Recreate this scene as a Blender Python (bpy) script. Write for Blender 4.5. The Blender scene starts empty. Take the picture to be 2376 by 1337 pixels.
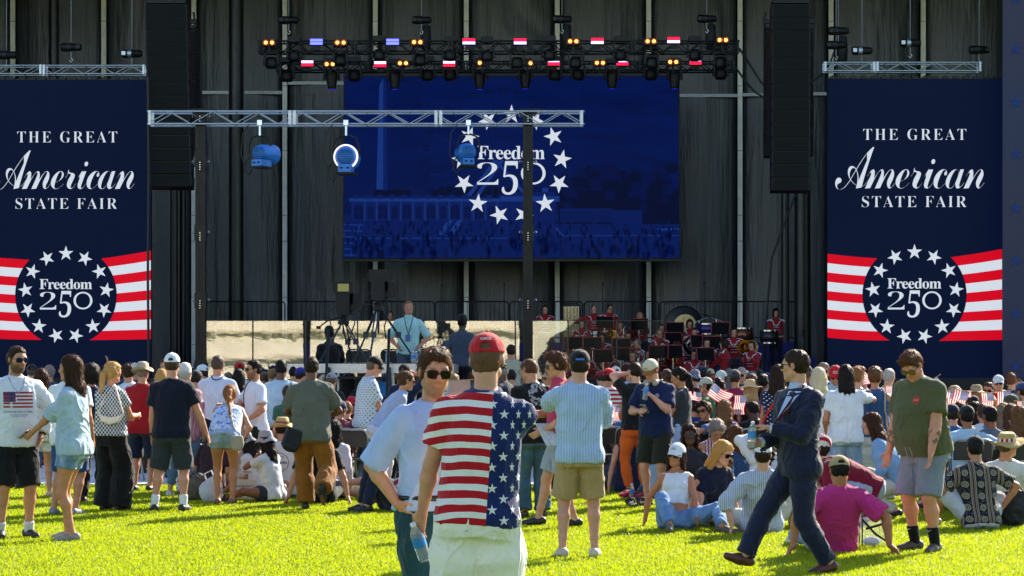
import bpy, bmesh, math, random
import numpy as np
from mathutils import Vector, Matrix
from mathutils.bvhtree import BVHTree
R = math.radians
S = bpy.context.scene
COL = S.collection
rnd = random.Random(7)
# ------------------------------------------------------------------ camera, sky, sun, exposure
FPX, CX, HY, EYE = 4620.0, 1188.0, 860.0, 1.62          # focal length and horizon in photo pixels, eye height
cam = bpy.data.objects.new('camera', bpy.data.cameras.new('camera')); COL.objects.link(cam)
cam.data.sensor_width = 36; cam.data.lens = FPX/2376*36
cam.data.shift_y = (HY-668.5)/2376
cam.data.clip_start = .1; cam.data.clip_end = 900
cam.location = (0, 0, EYE); cam.rotation_euler = (R(90), 0, 0)
S.camera = cam
SUN_EL, SUN_AZ = 31, 35
W = bpy.data.worlds.new('World'); S.world = W; W.use_nodes = True
_n = W.node_tree.nodes; _sky = _n.new('ShaderNodeTexSky'); _sky.sky_type = 'NISHITA'; _sky.sun_disc = False
_sky.sun_elevation = R(SUN_EL); _sky.sun_rotation = R(SUN_AZ); _sky.air_density = 1.0; _sky.dust_density = .6
W.node_tree.links.new(_sky.outputs[0], _n['Background'].inputs[0]); _n['Background'].inputs[1].default_value = .105
sun = bpy.data.objects.new('sun', bpy.data.lights.new('sun', 'SUN')); COL.objects.link(sun)
sun.data.energy = 5.0; sun.data.angle = R(.53); sun.data.color = (1, .9, .74)
_d = Vector((math.sin(R(SUN_AZ))*math.cos(R(SUN_EL)), math.cos(R(SUN_AZ))*math.cos(R(SUN_EL)), math.sin(R(SUN_EL))))
sun.rotation_euler = _d.to_track_quat('Z', 'Y').to_euler(); sun.location = (20, 20, 30)
S.view_settings.view_transform = 'Standard'; S.view_settings.look = 'None'
S.view_settings.exposure = 1.6; S.view_settings.gamma = 1; S.view_settings.use_curve_mapping = False
S.cycles.max_bounces = 8; S.cycles.transparent_max_bounces = 16
S.cycles.diffuse_bounces = 3; S.cycles.glossy_bounces = 3; S.cycles.caustics_reflective = False; S.cycles.caustics_refractive = False

def at(px, py, D):                                       # photo pixel at distance D -> point in the place
    return Vector(((px-CX)/FPX*D, D, EYE+(HY-py)/FPX*D))
def lin(c):
    if isinstance(c, str):
        c = [int(c[i:i+2], 16)/255 for i in (0, 2, 4)]
        return tuple(x/12.92 if x <= .04045 else ((x+.055)/1.055)**2.4 for x in c)
    return tuple(c)
# ------------------------------------------------------------------ node helpers
class NB:
    def __init__(s, m): s.t = m.node_tree; s.m = m
    def n(s, ty, **kw):
        x = s.t.nodes.new(ty)
        for k, v in kw.items(): setattr(x, k, v)
        return x
    def put(s, sock, v):
        if isinstance(v, bpy.types.NodeSocket): s.t.links.new(v, sock)
        elif v is not None:
            if isinstance(v, tuple) and len(v) == 3 and sock.type == 'RGBA': v = v+(1,)
            sock.default_value = v
    def m1(s, op, a, b=None, c=None):
        x = s.n('ShaderNodeMath', operation=op)
        for i, v in enumerate((a, b, c)): s.put(x.inputs[i], v)
        return x.outputs[0]
    def mix(s, f, a, b, bt='MIX'):
        x = s.n('ShaderNodeMix', data_type='RGBA', blend_type=bt)
        s.put(x.inputs[0], f); s.put(x.inputs[6], a); s.put(x.inputs[7], b); return x.outputs[2]
    def obj(s, which='Object'):
        o = s.n('ShaderNodeTexCoord').outputs[which]
        x = s.n('ShaderNodeSeparateXYZ'); s.t.links.new(o, x.inputs[0]); return o, x.outputs[0], x.outputs[1], x.outputs[2]
    def xyz(s, x, y, z):
        c = s.n('ShaderNodeCombineXYZ')
        for i, v in enumerate((x, y, z)): s.put(c.inputs[i], v)
        return c.outputs[0]
    def noise(s, vec, sc, det=3, rough=.55, dist=0):
        x = s.n('ShaderNodeTexNoise'); s.put(x.inputs['Vector'], vec); s.put(x.inputs['Scale'], sc)
        x.inputs['Detail'].default_value = det; x.inputs['Roughness'].default_value = rough; x.inputs['Distortion'].default_value = dist
        return x.outputs['Fac']
    def vscale(s, vec, xyz):
        x = s.n('ShaderNodeVectorMath', operation='MULTIPLY'); s.put(x.inputs[0], vec); x.inputs[1].default_value = xyz; return x.outputs[0]
    def rng(s, v, a, b, c, d):
        x = s.n('ShaderNodeMapRange'); s.put(x.inputs[0], v)
        for i, q in enumerate((a, b, c, d)): x.inputs[1+i].default_value = q
        return x.outputs[0]
    def bump(s, h, st, dist=.01):
        x = s.n('ShaderNodeBump'); s.put(x.inputs['Height'], h); x.inputs['Strength'].default_value = st; x.inputs['Distance'].default_value = dist
        return x.outputs[0]
    def star(s, u, v, rad):                              # 1 inside a five-pointed star of radius rad centred on 0,0, point up
        k = 2*math.pi/5
        a = s.m1('ARCTAN2', u, v)
        a = s.m1('ABSOLUTE', s.m1('SUBTRACT', s.m1('FLOORED_MODULO', s.m1('ADD', a, k/2), k), k/2))
        r = s.m1('SQRT', s.m1('ADD', s.m1('MULTIPLY', u, u), s.m1('MULTIPLY', v, v)))
        q = s.m1('ADD', s.m1('MULTIPLY', s.m1('MULTIPLY', r, s.m1('COSINE', a)), .2245), s.m1('MULTIPLY', s.m1('MULTIPLY', r, s.m1('SINE', a)), .691))
        return s.m1('LESS_THAN', q, .2245*rad)
    def cell(s, v, p):                                   # v folded into a repeating cell of size p, centred on 0
        return s.m1('SUBTRACT', s.m1('FLOORED_MODULO', s.m1('ADD', v, p/2), p), p/2)
    def hexstars(s, u, v, pu, pv, rad):                  # staggered rows of stars
        a = s.star(s.cell(u, pu), s.cell(v, pv), rad)
        b = s.star(s.cell(s.m1('ADD', u, pu/2), pu), s.cell(s.m1('ADD', v, pv/2), pv), rad)
        return s.m1('MAXIMUM', a, b)
    def out(s, sh): s.t.links.new(sh, s.t.nodes['Material Output'].inputs[0])

def new_mat(name):
    m = bpy.data.materials.new(name); m.use_nodes = True
    return m, NB(m), m.node_tree.nodes['Principled BSDF']
_mc = {}
def mat(name, col, rough=.6, metal=0, nz=.12, nscale=6, bump=0, bscale=60, spec=.5, coat=0):
    key = ('m', name)
    if key in _mc: return _mc[key]
    m, b, p = new_mat(name); c = lin(col)
    o = b.obj()[0]
    f = b.noise(o, nscale, 4)
    b.put(p.inputs['Base Color'], b.mix(b.rng(f, .3, .7, 0, 1), tuple(x*(1-nz) for x in c), tuple(min(1, x*(1+nz)) for x in c)))
    b.put(p.inputs['Roughness'], b.rng(b.noise(o, nscale*3), .3, .7, rough-.06, min(1, rough+.06)))
    p.inputs['Metallic'].default_value = metal; p.inputs['Specular IOR Level'].default_value = spec; p.inputs['Coat Weight'].default_value = coat
    if bump: b.put(p.inputs['Normal'], b.bump(b.noise(o, bscale, 4), bump))
    _mc[key] = m; return m
def emit(name, col, strength, tex=None):
    key = ('e', name)
    if key in _mc: return _mc[key]
    m, b, p = new_mat(name); c = lin(col)
    b.put(p.inputs['Base Color'], tuple(x*.1 for x in c)); p.inputs['Roughness'].default_value = .7; p.inputs['Specular IOR Level'].default_value = .15
    b.put(p.inputs['Emission Color'], c); p.inputs['Emission Strength'].default_value = strength*.69
    _mc[key] = m; return m
# ------------------------------------------------------------------ mesh helpers
def link_mesh(name, V, faces, mats, parent=None, mi=None, smooth=False, uv=None):
    me = bpy.data.meshes.new(name)
    V = np.asarray(V, dtype=np.float32).reshape(-1, 3)
    if isinstance(faces, np.ndarray):
        k = faces.shape[1]; nf = len(faces); idx = faces.ravel().astype(np.int32)
        st = np.arange(0, nf*k, k, dtype=np.int32)
    else:
        lens = np.array([len(f) for f in faces], dtype=np.int32); nf = len(faces)
        idx = np.array([i for f in faces for i in f], dtype=np.int32)
        st = np.concatenate([[0], np.cumsum(lens)[:-1]]).astype(np.int32) if nf else np.zeros(0, np.int32)
    me.vertices.add(len(V)); me.vertices.foreach_set('co', V.ravel())
    me.loops.add(len(idx)); me.loops.foreach_set('vertex_index', idx)
    me.polygons.add(nf); me.polygons.foreach_set('loop_start', st)
    if mi is not None: me.polygons.foreach_set('material_index', np.asarray(mi, dtype=np.int32))
    me.polygons.foreach_set('use_smooth', np.full(nf, bool(smooth)) if not isinstance(smooth, (list, np.ndarray)) else np.asarray(smooth, dtype=bool))
    if uv is not None:
        l = me.uv_layers.new(name='UVMap'); l.data.foreach_set('uv', np.asarray(uv, dtype=np.float32)[idx].ravel())
    me.update(calc_edges=True); me.validate()
    for m in (mats if isinstance(mats, (list, tuple)) else [mats]): me.materials.append(m)
    o = bpy.data.objects.new(name, me); COL.objects.link(o)
    if parent is not None: o.parent = parent
    return o
def tag(o, label=None, cat=None, group=None, kind=None):
    if label: o['label'] = label
    if cat: o['category'] = cat
    if group: o['group'] = group
    if kind: o['kind'] = kind
    return o
def empty(name, loc, label=None, cat=None, group=None, rz=0):
    o = bpy.data.objects.new(name, None); COL.objects.link(o); o.location = loc; o.rotation_euler = (0, 0, rz)
    o.empty_display_size = .1
    return tag(o, label, cat, group)
def kids(o): return [c for c in bpy.data.objects if c.parent == o]
def dup(o, loc=None, label=None, parent=None):
    c = o.copy(); COL.objects.link(c)
    if loc is not None: c.location = loc
    if label: c['label'] = label
    if parent is not None: c.parent = parent
    for k in kids(o): dup(k, parent=c)
    return c
class MB:
    def __init__(s): s.v = []; s.f = []; s.mi = []; s.sm = []; s.cur = 0
    def add(s, V, F, sm=False):
        b = len(s.v); s.v += [tuple(p) for p in V]; s.f += [tuple(i+b for i in f) for f in F]
        s.mi += [s.cur]*len(F); s.sm += [sm]*len(F); return s
    def box(s, c, d, M=None):                            # centre, full size
        x, y, z = d[0]/2, d[1]/2, d[2]/2
        V = [Vector((a*x, b*y, e*z)) for a in (-1, 1) for b in (-1, 1) for e in (-1, 1)]
        c = Vector(c); V = [c+((M @ p) if M else p) for p in V]
        return s.add(V, [(0, 1, 3, 2), (4, 6, 7, 5), (0, 4, 5, 1), (2, 3, 7, 6), (0, 2, 6, 4), (1, 5, 7, 3)])
    def tube(s, a, b, r, r2=None, n=8, cap=True):
        a, b = Vector(a), Vector(b); r2 = r if r2 is None else r2
        d = (b-a).normalized(); x = d.orthogonal().normalized(); y = d.cross(x)
        V = []
        for i in range(n):
            t = 2*math.pi*i/n; e = x*math.cos(t)+y*math.sin(t); V += [a+e*r, b+e*r2]
        F = [(2*i, 2*((i+1) % n), 2*((i+1) % n)+1, 2*i+1) for i in range(n)]
        s.add(V, F, True)
        if cap:
            s.add([V[2*i] for i in range(n)][::-1], [tuple(range(n))]); s.add([V[2*i+1] for i in range(n)], [tuple(range(n))])
        return s
    def path(s, pts, r, n=6):
        pts = [Vector(p) for p in pts]; V = []; up = None
        for i, p in enumerate(pts):
            d = (pts[min(i+1, len(pts)-1)]-pts[max(i-1, 0)]).normalized()
            x = d.orthogonal().normalized() if up is None else (up-d*up.dot(d)).normalized()
            up = x; y = d.cross(x); rr = r[i] if isinstance(r, (list, tuple)) else r
            V += [p+(x*math.cos(2*math.pi*k/n)+y*math.sin(2*math.pi*k/n))*rr for k in range(n)]
        F = [(i*n+k, i*n+(k+1) % n, (i+1)*n+(k+1) % n, (i+1)*n+k) for i in range(len(pts)-1) for k in range(n)]
        s.add(V, F, True); s.add(V[:n][::-1], [tuple(range(n))]); return s.add(V[-n:], [tuple(range(n))])
    def lathe(s, prof, c=(0, 0, 0), M=None, n=16):       # (radius, height) pairs round local z
        c = Vector(c); V = []
        for r, z in prof:
            for i in range(n):
                p = Vector((r*math.cos(2*math.pi*i/n), r*math.sin(2*math.pi*i/n), z)); V.append(c+((M @ p) if M else p))
        F = [(j*n+i, j*n+(i+1) % n, (j+1)*n+(i+1) % n, (j+1)*n+i) for j in range(len(prof)-1) for i in range(n)]
        return s.add(V, F, True)
    def ball(s, c, r, n=10, M=None):
        r = r if isinstance(r, (tuple, list)) else (r, r, r); V = []; F = []
        c = Vector(c)
        for j in range(n+1):
            for i in range(n):
                a = math.pi*j/n; t = 2*math.pi*i/n
                p = Vector((r[0]*math.sin(a)*math.cos(t), r[1]*math.sin(a)*math.sin(t), r[2]*math.cos(a))); V.append(c+((M @ p) if M else p))
        F = [(j*n+i, (j+1)*n+i, (j+1)*n+(i+1) % n, j*n+(i+1) % n) for j in range(n) for i in range(n)]
        return s.add(V, F, True)
    def prism(s, pts, o, ex, ez, th):                    # polygon in the plane (ex, ez) at o, given thickness th along ex x ez
        o, ex, ez = Vector(o), Vector(ex), Vector(ez); nn = ex.cross(ez).normalized()*th; n = len(pts)
        A = [o+ex*p[0]+ez*p[1] for p in pts]; B = [p+nn for p in A]
        s.add(A+B, [tuple(range(n))[::-1], tuple(range(n, 2*n))]+[(i, (i+1) % n, n+(i+1) % n, n+i) for i in range(n)]); return s
    def build(s, name, mats, parent=None, loc=None):
        off = Vector(loc) if loc is not None else None
        V = [(p[0]-off[0], p[1]-off[1], p[2]-off[2]) for p in s.v] if off is not None else s.v
        o = link_mesh(name, V, s.f, mats, parent, s.mi, s.sm)
        if off is not None: o.location = off
        return o
def bold(t):                                             # upright serif letters from the built-in mathematical alphabet
    return ''.join(chr(0x1D400+ord(c)-65) if 'A' <= c <= 'Z' else chr(0x1D41A+ord(c)-97) if 'a' <= c <= 'z' else chr(0x1D7CE+ord(c)-48) if c.isdigit() else c for c in t)
def script(t):
    return ''.join(chr(0x1D4D0+ord(c)-65) if 'A' <= c <= 'Z' else chr(0x1D4EA+ord(c)-97) if 'a' <= c <= 'z' else c for c in t)
_tc = {}
def glyphs(t, space=1.0, off=0.0):                       # text -> (2D points centred on x, faces), letter height about 0.7
    k = (t, space, off)
    if k not in _tc:
        cu = bpy.data.curves.new('lettering', 'FONT'); cu.body = t; cu.space_character = space; cu.offset = off; cu.resolution_u = 3
        ob = bpy.data.objects.new('lettering', cu); COL.objects.link(ob); bpy.context.view_layer.update()
        me = ob.to_mesh(); V = np.array([v.co[:2] for v in me.vertices]).reshape(-1, 2); F = [tuple(p.vertices) for p in me.polygons]
        ob.to_mesh_clear(); bpy.data.objects.remove(ob); bpy.data.curves.remove(cu)
        _tc[k] = (V, F)
    V, F = _tc[k]; return V.copy(), F
def fit(t, w, h, space=1.0, off=0.0, cx=0, cz=0):        # scaled to a width and height round a centre
    V, F = glyphs(t, space, off); lo, hi = V.min(0), V.max(0)
    V = (V-(lo+hi)/2)/(hi-lo)*[w, h]+[cx, cz]; return V, F
def star_pts(r, a0=0, cx=0, cz=0):
    return [(cx+math.sin(a0+i*math.pi/5)*(r if i % 2 == 0 else r*.382), cz+math.cos(a0+i*math.pi/5)*(r if i % 2 == 0 else r*.382)) for i in range(10)]
def star_faces(b): return [(b+1, b+3, b+5, b+7, b+9)]+[(b+(i*2), b+(i*2+1) % 10, b+(i*2+9) % 10) for i in range(5)]
def lathe_mesh(name, prof, m, parent=None, loc=None, n=20):
    return MB().lathe(prof, n=n).build(name, m, parent) if loc is None else MB().lathe(prof, loc, n=n).build(name, m, parent)
def hash3(i, j, k):
    h = (i*374761393+j*668265263+k*2147483647) & 0xffffffff
    h = ((h ^ (h >> 13))*1274126177) & 0xffffffff
    return ((h ^ (h >> 16)) & 0xffff)/65535.0
def vnoise(P, sc):                                       # value noise, numpy
    q = np.asarray(P, dtype=np.float64)*sc; i = np.floor(q).astype(np.int64); f = q-i; f = f*f*(3-2*f)
    r = 0
    for a in (0, 1):
        for b in (0, 1):
            for c in (0, 1):
                w = (f[:, 0] if a else 1-f[:, 0])*(f[:, 1] if b else 1-f[:, 1])*(f[:, 2] if c else 1-f[:, 2])
                r = r+w*hash3(i[:, 0]+a, i[:, 1]+b, i[:, 2]+c)
    return r*2-1
# ------------------------------------------------------------------ the setting: lawn, matting, stage
nr = np.random.default_rng(11)
def ground_mat():
    m, b, p = new_mat('lawn'); o, x, y, z = b.obj()
    f = b.noise(o, .5, 5, .6); g = b.noise(o, 9, 4, .7)
    c = b.mix(b.rng(f, .35, .65, 0, 1), lin('42600a'), lin('617c10')); c = b.mix(b.rng(g, .3, .7, 0, .7), c, lin('465c10'))
    b.put(p.inputs['Base Color'], c); p.inputs['Roughness'].default_value = .9; p.inputs['Specular IOR Level'].default_value = .1
    b.put(p.inputs['Normal'], b.bump(b.noise(o, 40, 4), .6, .03)); return m
G = MB()
for i in range(12):
    for j in range(12): pass
G.add([(-300, -200, 0), (300, -200, 0), (300, 400, 0), (-300, 400, 0)], [(0, 1, 2, 3)])
tag(G.build('ground', ground_mat()), kind='structure')
def blades():                                            # every blade a thin bent triangle pair
    n = 560000
    u = nr.random(n); D = 12.6+15.4*u**1.15
    X = (nr.random(n)*2-1)*(D*.262+.9)
    Z = np.zeros(n); P = np.stack([X, D, Z], 1)
    cl = vnoise(P, .9)*.5+vnoise(P, 3.1)*.5
    keep = nr.random(n) < .9+.25*cl; P = P[keep]; D = D[keep]; cl = cl[keep]; n = len(P)
    h = (.020+.024*nr.random(n)+.009*cl)*(1+.1*(D-14)/10); w = (.0021+.0017*nr.random(n))*(D/14)
    a = nr.random(n)*2*np.pi; t = nr.random(n)*2*np.pi; le = .2+.9*nr.random(n)
    dx = np.stack([np.cos(a)*w, np.sin(a)*w, Z[:n]], 1); ln = np.stack([np.cos(t), np.sin(t), 0*t], 1)*(h*le)[:, None]
    up = np.array([0, 0, 1.])*h[:, None]
    V = np.stack([P-dx, P+dx, P+dx*.75+ln*.35+up*.6, P-dx*.75+ln*.35+up*.6, P+ln+up*(1-.28*le)[:, None]], 1).reshape(-1, 3)
    k = np.arange(n)[:, None]*5
    F = np.concatenate([k+[0, 1, 2], k+[0, 2, 3], k+[3, 2, 4]], 1).reshape(-1, 3)
    m, b, p = new_mat('grass_blade'); nt = b.t
    o, x, y, z = b.obj()
    f = b.noise(o, 60, 1); g = b.noise(o, 1.1, 3)
    c = b.mix(b.rng(f, .3, .7, 0, 1), lin('5c7c06'), lin('a8b210')); c = b.mix(b.rng(g, .4, .62, 0, .5), c, lin('96a226'))
    c = b.mix(b.rng(b.noise(o, 170, 0), .66, .72, 0, .6), c, lin('a8a250'))
    c = b.mix(b.rng(b.noise(o, .45, 5, .7), .56, .74, 0, .45), c, lin('8c8a34')); c = b.mix(b.rng(b.noise(o, 3.2, 3, .6), .58, .72, 0, .5), c, lin('3c5c08')); b.put(p.inputs['Base Color'], c); p.inputs['Roughness'].default_value = .42; p.inputs['Specular IOR Level'].default_value = .4
    tr = b.n('ShaderNodeBsdfTranslucent'); b.put(tr.inputs[0], b.mix(.45, c, lin('d4e00c')))
    mx = b.n('ShaderNodeMixShader'); mx.inputs[0].default_value = .5
    nt.links.new(p.outputs[0], mx.inputs[1]); nt.links.new(tr.outputs[0], mx.inputs[2]); b.out(mx.outputs[0])
    tag(link_mesh('grass', V, F, m, smooth=False), kind='stuff')
blades()
pm = mat('floor_matting', 'b9bec6', .6, nz=.08, nscale=.6, bump=.1, bscale=3)
pv = MB(); xs = np.arange(-13, 14, 2.0)
for i in range(len(xs)-1):
    for j in range(9):
        y0 = 28.3+j*2.02; pv.add([(xs[i], y0, .006), (xs[i+1]-.02, y0, .006), (xs[i+1]-.02, y0+2.0, .006), (xs[i], y0+2.0, .006)], [(0, 1, 2, 3)])
tag(pv.build('pavement', pm), kind='structure')

blackm = mat('black_metal', '0c0c0e', .5, 0, nz=.2, spec=.3); darkm = mat('dark_grey_metal', '17181a', .5, 0, spec=.35)
alum = mat('aluminium', 'a9aeb4', .34, .9, nz=.1, nscale=20, bump=.05); blackc = mat('black_cloth', '0b0c0f', .75, nz=.3, bump=.2)
rubber = mat('black_cable', '0d0e10', .55); whitep = mat('white_post_paint', 'e4e4e0', .5, nz=.1, nscale=3, bump=.05)
chrome = mat('chrome', 'b4b8bd', .15, 1); orange = mat('orange_plastic', 'c8501a', .5)
def scrim_mat():
    m, b, p = new_mat('black_scrim'); o, x, y, z = b.obj()
    n1 = b.noise(b.vscale(o, (1, 1, 1.6)), 1.3, 2, .5, 1.2); n2 = b.noise(b.vscale(o, (5, 1, .5)), 1.6, 4, .6)
    b.put(p.inputs['Base Color'], b.mix(n1, lin('252b34'), lin('373c45'))); p.inputs['Roughness'].default_value = .42; p.inputs['Specular IOR Level'].default_value = .7
    h = b.m1('ADD', b.m1('MULTIPLY', b.noise(o, 9, 4, .6), .12), n2)
    b.put(p.inputs['Normal'], b.bump(h, .4, .1)); return m
scr = scrim_mat()
# backdrop: scrim panels between white posts, upper and lower rows
posts = [-180, 30, 241, 450, 661, 871, 1082, 1293, 1505, 1717, 1928, 2142, 2356]
def panel(x0, x1, y0, y1, D, seed, bow, name, label):    # a hung sheet of black vinyl with folds
    nx, nz = 44, 60; a = at(x0, y1, D); c = at(x1, y0, D); u, v = np.meshgrid(np.linspace(0, 1, nx), np.linspace(0, 1, nz))
    X = a.x+(c.x-a.x)*u; Z = a.z+(c.z-a.z)*v; P = np.stack([X.ravel()+seed*7.3, Z.ravel()*0+seed, Z.ravel()], 1)
    warp = vnoise(P, .45)*1.3
    f = vnoise(np.stack([P[:, 0]*1.0+P[:, 2]*.55+warp, P[:, 1], P[:, 2]*.18], 1), 1.5)*.02+vnoise(np.stack([P[:, 0]*4, P[:, 1], P[:, 2]*.35], 1), 1.2)*.03
    Y = D-(np.sin(np.pi*u.ravel())**.7)*bow-f*np.minimum(1, 6*np.minimum(u, 1-u).ravel())
    i = (np.arange(nz-1)[:, None]*nx+np.arange(nx-1)).ravel()[:, None]
    o = link_mesh(name, np.stack([X.ravel(), Y, Z.ravel()], 1), i+[0, 1, nx+1, nx], scr, smooth=True)
    return tag(o, label, 'backdrop', 'black vinyl panels of the stage back wall')
words = ['far left', 'left banner', 'left speaker', 'left black column', 'first pale batten', 'monument side of the screen', 'screen centre', 'screen star ring', 'screen trees', 'right speaker', 'right truss hoists', 'right banner edge']
for k in range(12):
    x0, x1 = posts[k]+9, posts[k+1]-9
    panel(x0, x1, -120, 222, 64, k, .3, 'backdrop_panel', 'smooth black vinyl panel high in the back wall by the %s' % words[k])
    panel(x0, x1, 222, 900, 64.05, k+20, .34, 'backdrop_panel', 'creased black vinyl panel low in the back wall by the %s' % words[k])
bwall = MB().box((0, 64.7, 8), (44, .3, 19)).build('stage_back_wall', blackc); tag(bwall, 'black cloth lined wall behind the hanging vinyl panels', 'wall')
for k, x in enumerate(posts[1:-1]):
    a, b_ = at(x, 900, 63.8), at(x, -150, 63.8)
    m = MB(); m.box(((a+b_)/2), (.15, .1, b_.z-a.z)); q = m.build('support_post', whitep)
    j = MB()
    for yy in (50, 200, 350, 500, 560, 690, 800): j.box(at(x, yy, 63.795), (.16, .11, .02))
    j.build('joint_collar', mat('collar_grey', '7c7d7c', .5), q)
    tag(q, 'pale grey support post at the %s of the back wall' % ['far left edge', 'left banner top', 'left speaker side', 'first batten', 'monument', 'star ring left edge', 'screen middle', 'screen trees', 'right of the screen', 'right speaker side', 'right banner middle'][k], 'post', 'pale posts of the stage back wall')
for k, (x0, x1, y) in enumerate(((470, 535, 215), (568, 655, 215), (668, 800, 193), (1575, 1712, 222), (1722, 1775, 220), (1884, 1920, 218))):
    a, b_ = at(x0, y, 63.7), at(x1, y, 63.7); m = MB().box((a+b_)/2, (b_.x-a.x, .05, .1))
    tag(m.build('batten', mat('silver_batten', '85888a', .4, .5)), 'silver horizontal batten %s on the black wall' % ['beside the left truss tower', 'right of the black column', 'under the light truss at screen left', 'right of the blue screen', 'between white post and right speaker', 'at the right banner edge'][k], 'batten', 'silver battens of the back wall')
# roof out of frame, and unseen side walls added to keep the sun off the stage
rf = MB().box((0, 57.5, 15.2), (42, 15.5, .5)); rf = rf.build('stage_roof', blackc); tag(rf, 'black flat roof over the stage above the frame', 'roof')
for sx, nm in ((-1, 'left'), (1, 'right')):
    tag(MB().box((sx*20.6, 57.5, 7.4), (.3, 15, 15)).build('unseen_side_wall', blackc), 'unseen black side wall added against the sun at the %s end of the stage' % nm, 'wall')
# padded columns
padm = mat('column_padding', '14161a', .42, nz=.3, nscale=2, bump=.25, bscale=5)
for x, r, y0, D, lb in ((548, .23, -140, 61, 'tall black padded column left of the blue screen'), (404, .12, 380, 60.4, 'slim black pipe under the left speaker stack'), (424, .1, 380, 60.8, 'thinner black pipe beside the padded pipe under the left speaker stack'),
                    (1862, .24, 380, 58.5, 'thick black padded column under the right speaker stack'), (1822, .12, 380, 60, 'slim black pipe left of the thick right column'), (125, .16, -140, 61.5, 'black lattice mast behind the left truss hoists')):
    m = MB(); a, b_ = at(x, 900, D), at(x, y0, D)
    m.lathe([(r, 0), (r*1.02, 2), (r*.98, 5), (r, b_.z-a.z)], a, n=18); o = m.build('column', padm)
    if r > .2: k = MB().lathe([(r*1.15, 0), (r*1.15, .9), (r*1.05, 1.0)], a, n=18).box(a+Vector((0, -r*1.1, 1.6)), (.1, .05, .22)).build('base_collar', blackm, o)
    tag(o, lb, 'column')
# stage deck and risers
dk = MB().box((0, 57, .75), (30, 15.4, 1.35)); tag(dk.build('stage_deck', blackc), 'black skirted stage deck under the band', 'stage')
bluesk = mat('blue_riser_cloth', '10186a', .7, nz=.3, nscale=3, bump=.4, bscale=6)
for x0, x1, D, zt, lb in ((1290, 1900, 56.2, 2.02, 'low blue skirted riser for the seated musicians'), (1240, 1890, 58.0, 2.45, 'upper blue skirted riser along the barricades'), (480, 1235, 58.2, 2.45, 'blue skirted riser behind the glass on the left half')):
    a, b_ = at(x0, 860, D), at(x1, 860, D); m = MB().box(((a.x+b_.x)/2, D+1.1+.6, (1.43+zt)/2), (b_.x-a.x, 2.2, zt-1.43-.002)); tag(m.build('riser', bluesk), lb, 'riser')
# barricades on the back riser
bars = [(478, 661), (668, 838), (843, 1008), (1010, 1180), (1183, 1352), (1356, 1528), (1532, 1700), (1704, 1880)]
def barricade(x0, x1):
    a, b_ = at(x0, 700, 60), at(x1, 700, 60); z0 = 2.47; zt = a.z; w = b_.x-a.x; m = MB(); n = int(w/.135)
    r = .1; m.path([(0, 0, z0+.1), (0, 0, zt-r), (.03, 0, zt-.03), (r, 0, zt), (w-r, 0, zt), (w-.03, 0, zt-.03), (w, 0, zt-r), (w, 0, z0+.1)], .022)
    m.tube((0, 0, z0+.14), (w, 0, z0+.14), .02); m.cur = 0
    for i in range(1, n): m.tube((w*i/n, 0, z0+.14), (w*i/n, 0, zt), .009, n=5)
    for sx in (.2, w-.2): m.box((sx, 0, z0+.03), (.06, .5, .05)); m.tube((sx, 0, z0+.04), (sx, 0, z0+.16), .02)
    return m.build('barricade', blackm, None), (a.x, 60, 0)
lb = ['leftmost black barricade by the truss tower', 'black barricade behind the video cameras', 'black barricade behind the man in the pale shirt', 'black barricade beneath the screen centre', 'black barricade behind the truss tower at the bells', 'black barricade behind the two standing drummers', 'black barricade behind the gong', 'rightmost black barricade by the standing woman musician']
for k, (x0, x1) in enumerate(bars):
    o, l = barricade(x0, x1); o.location = l; tag(o, lb[k], 'barricade', 'barricades along the back of the stage')
# ------------------------------------------------------------------ LED walls
ledW = emit('led_white', 'd4dce6', .46); ledR = emit('led_red', 'd0031f', .47); ledN = emit('led_navy', '05123a', .42); ledS = emit('led_stage_blue', '1a3aa0', .4)
def flat(name, pts, faces, m, D, parent, kk=0):          # flat lit shape on the face of an LED wall; pts are photo pixels
    V = [at(p[0], p[1], D) for p in pts]
    return link_mesh(name, V, faces, m, parent, mi=[kk]*len(faces))
def star_at(cx, cy, r, ang, D, m, parent):
    p = [(x, 2*cy-y) for x, y in star_pts(r, ang, cx, cy)]; flat('star', p, star_faces(0), m, D, parent)
def words_at(t, x0, x1, y0, y1, D, m, parent, space=1, off=0):
    V, F = fit(t, x1-x0, y1-y0, space, off); flat('lettering', [((x0+x1)/2+v[0], (y0+y1)/2-v[1]) for v in V], F, m, D, parent)
def five(cx0, y0, x1, y1):                               # old-style 5
    V, F = fit(bold('5'), x1-cx0, y1-y0, 1, -.012); V[:, 0] += V[:, 1]*.12*(x1-cx0)/(y1-y0); return [((cx0+x1)/2+v[0], (y0+y1)/2-v[1]) for v in V], F
def two_fifty(x0, x1, y0, y1, D, m, parent):             # short 2 and 0, dropped 5
    w = x1-x0; h = y1-y0; b = y0+h*.69
    V, F = fit(bold('2'), w*.31, h*.66, 1, -.022); flat('lettering', [(x0+w*.155+v[0], y0+h*.04+h*.33-v[1]) for v in V], F, m, D, parent)
    V, F = five(x0+w*.37, y0, x0+w*.60, y1); flat('lettering', V, F, m, D, parent)
    cx, cy, n = x0+w*.82, y0+h*.365, 40; P = []
    for i in range(n):
        t = 2*math.pi*i/n; P += [(cx+math.cos(t)*w*.18, cy+math.sin(t)*h*.33), (cx+math.cos(t)*w*(.18-.032-.012*abs(math.cos(t))), cy+math.sin(t)*h*(.33-.055))]
    flat('lettering', P, [(2*i, 2*((i+1) % n), 2*((i+1) % n)+1, 2*i+1) for i in range(n)], m, D, parent)
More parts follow.
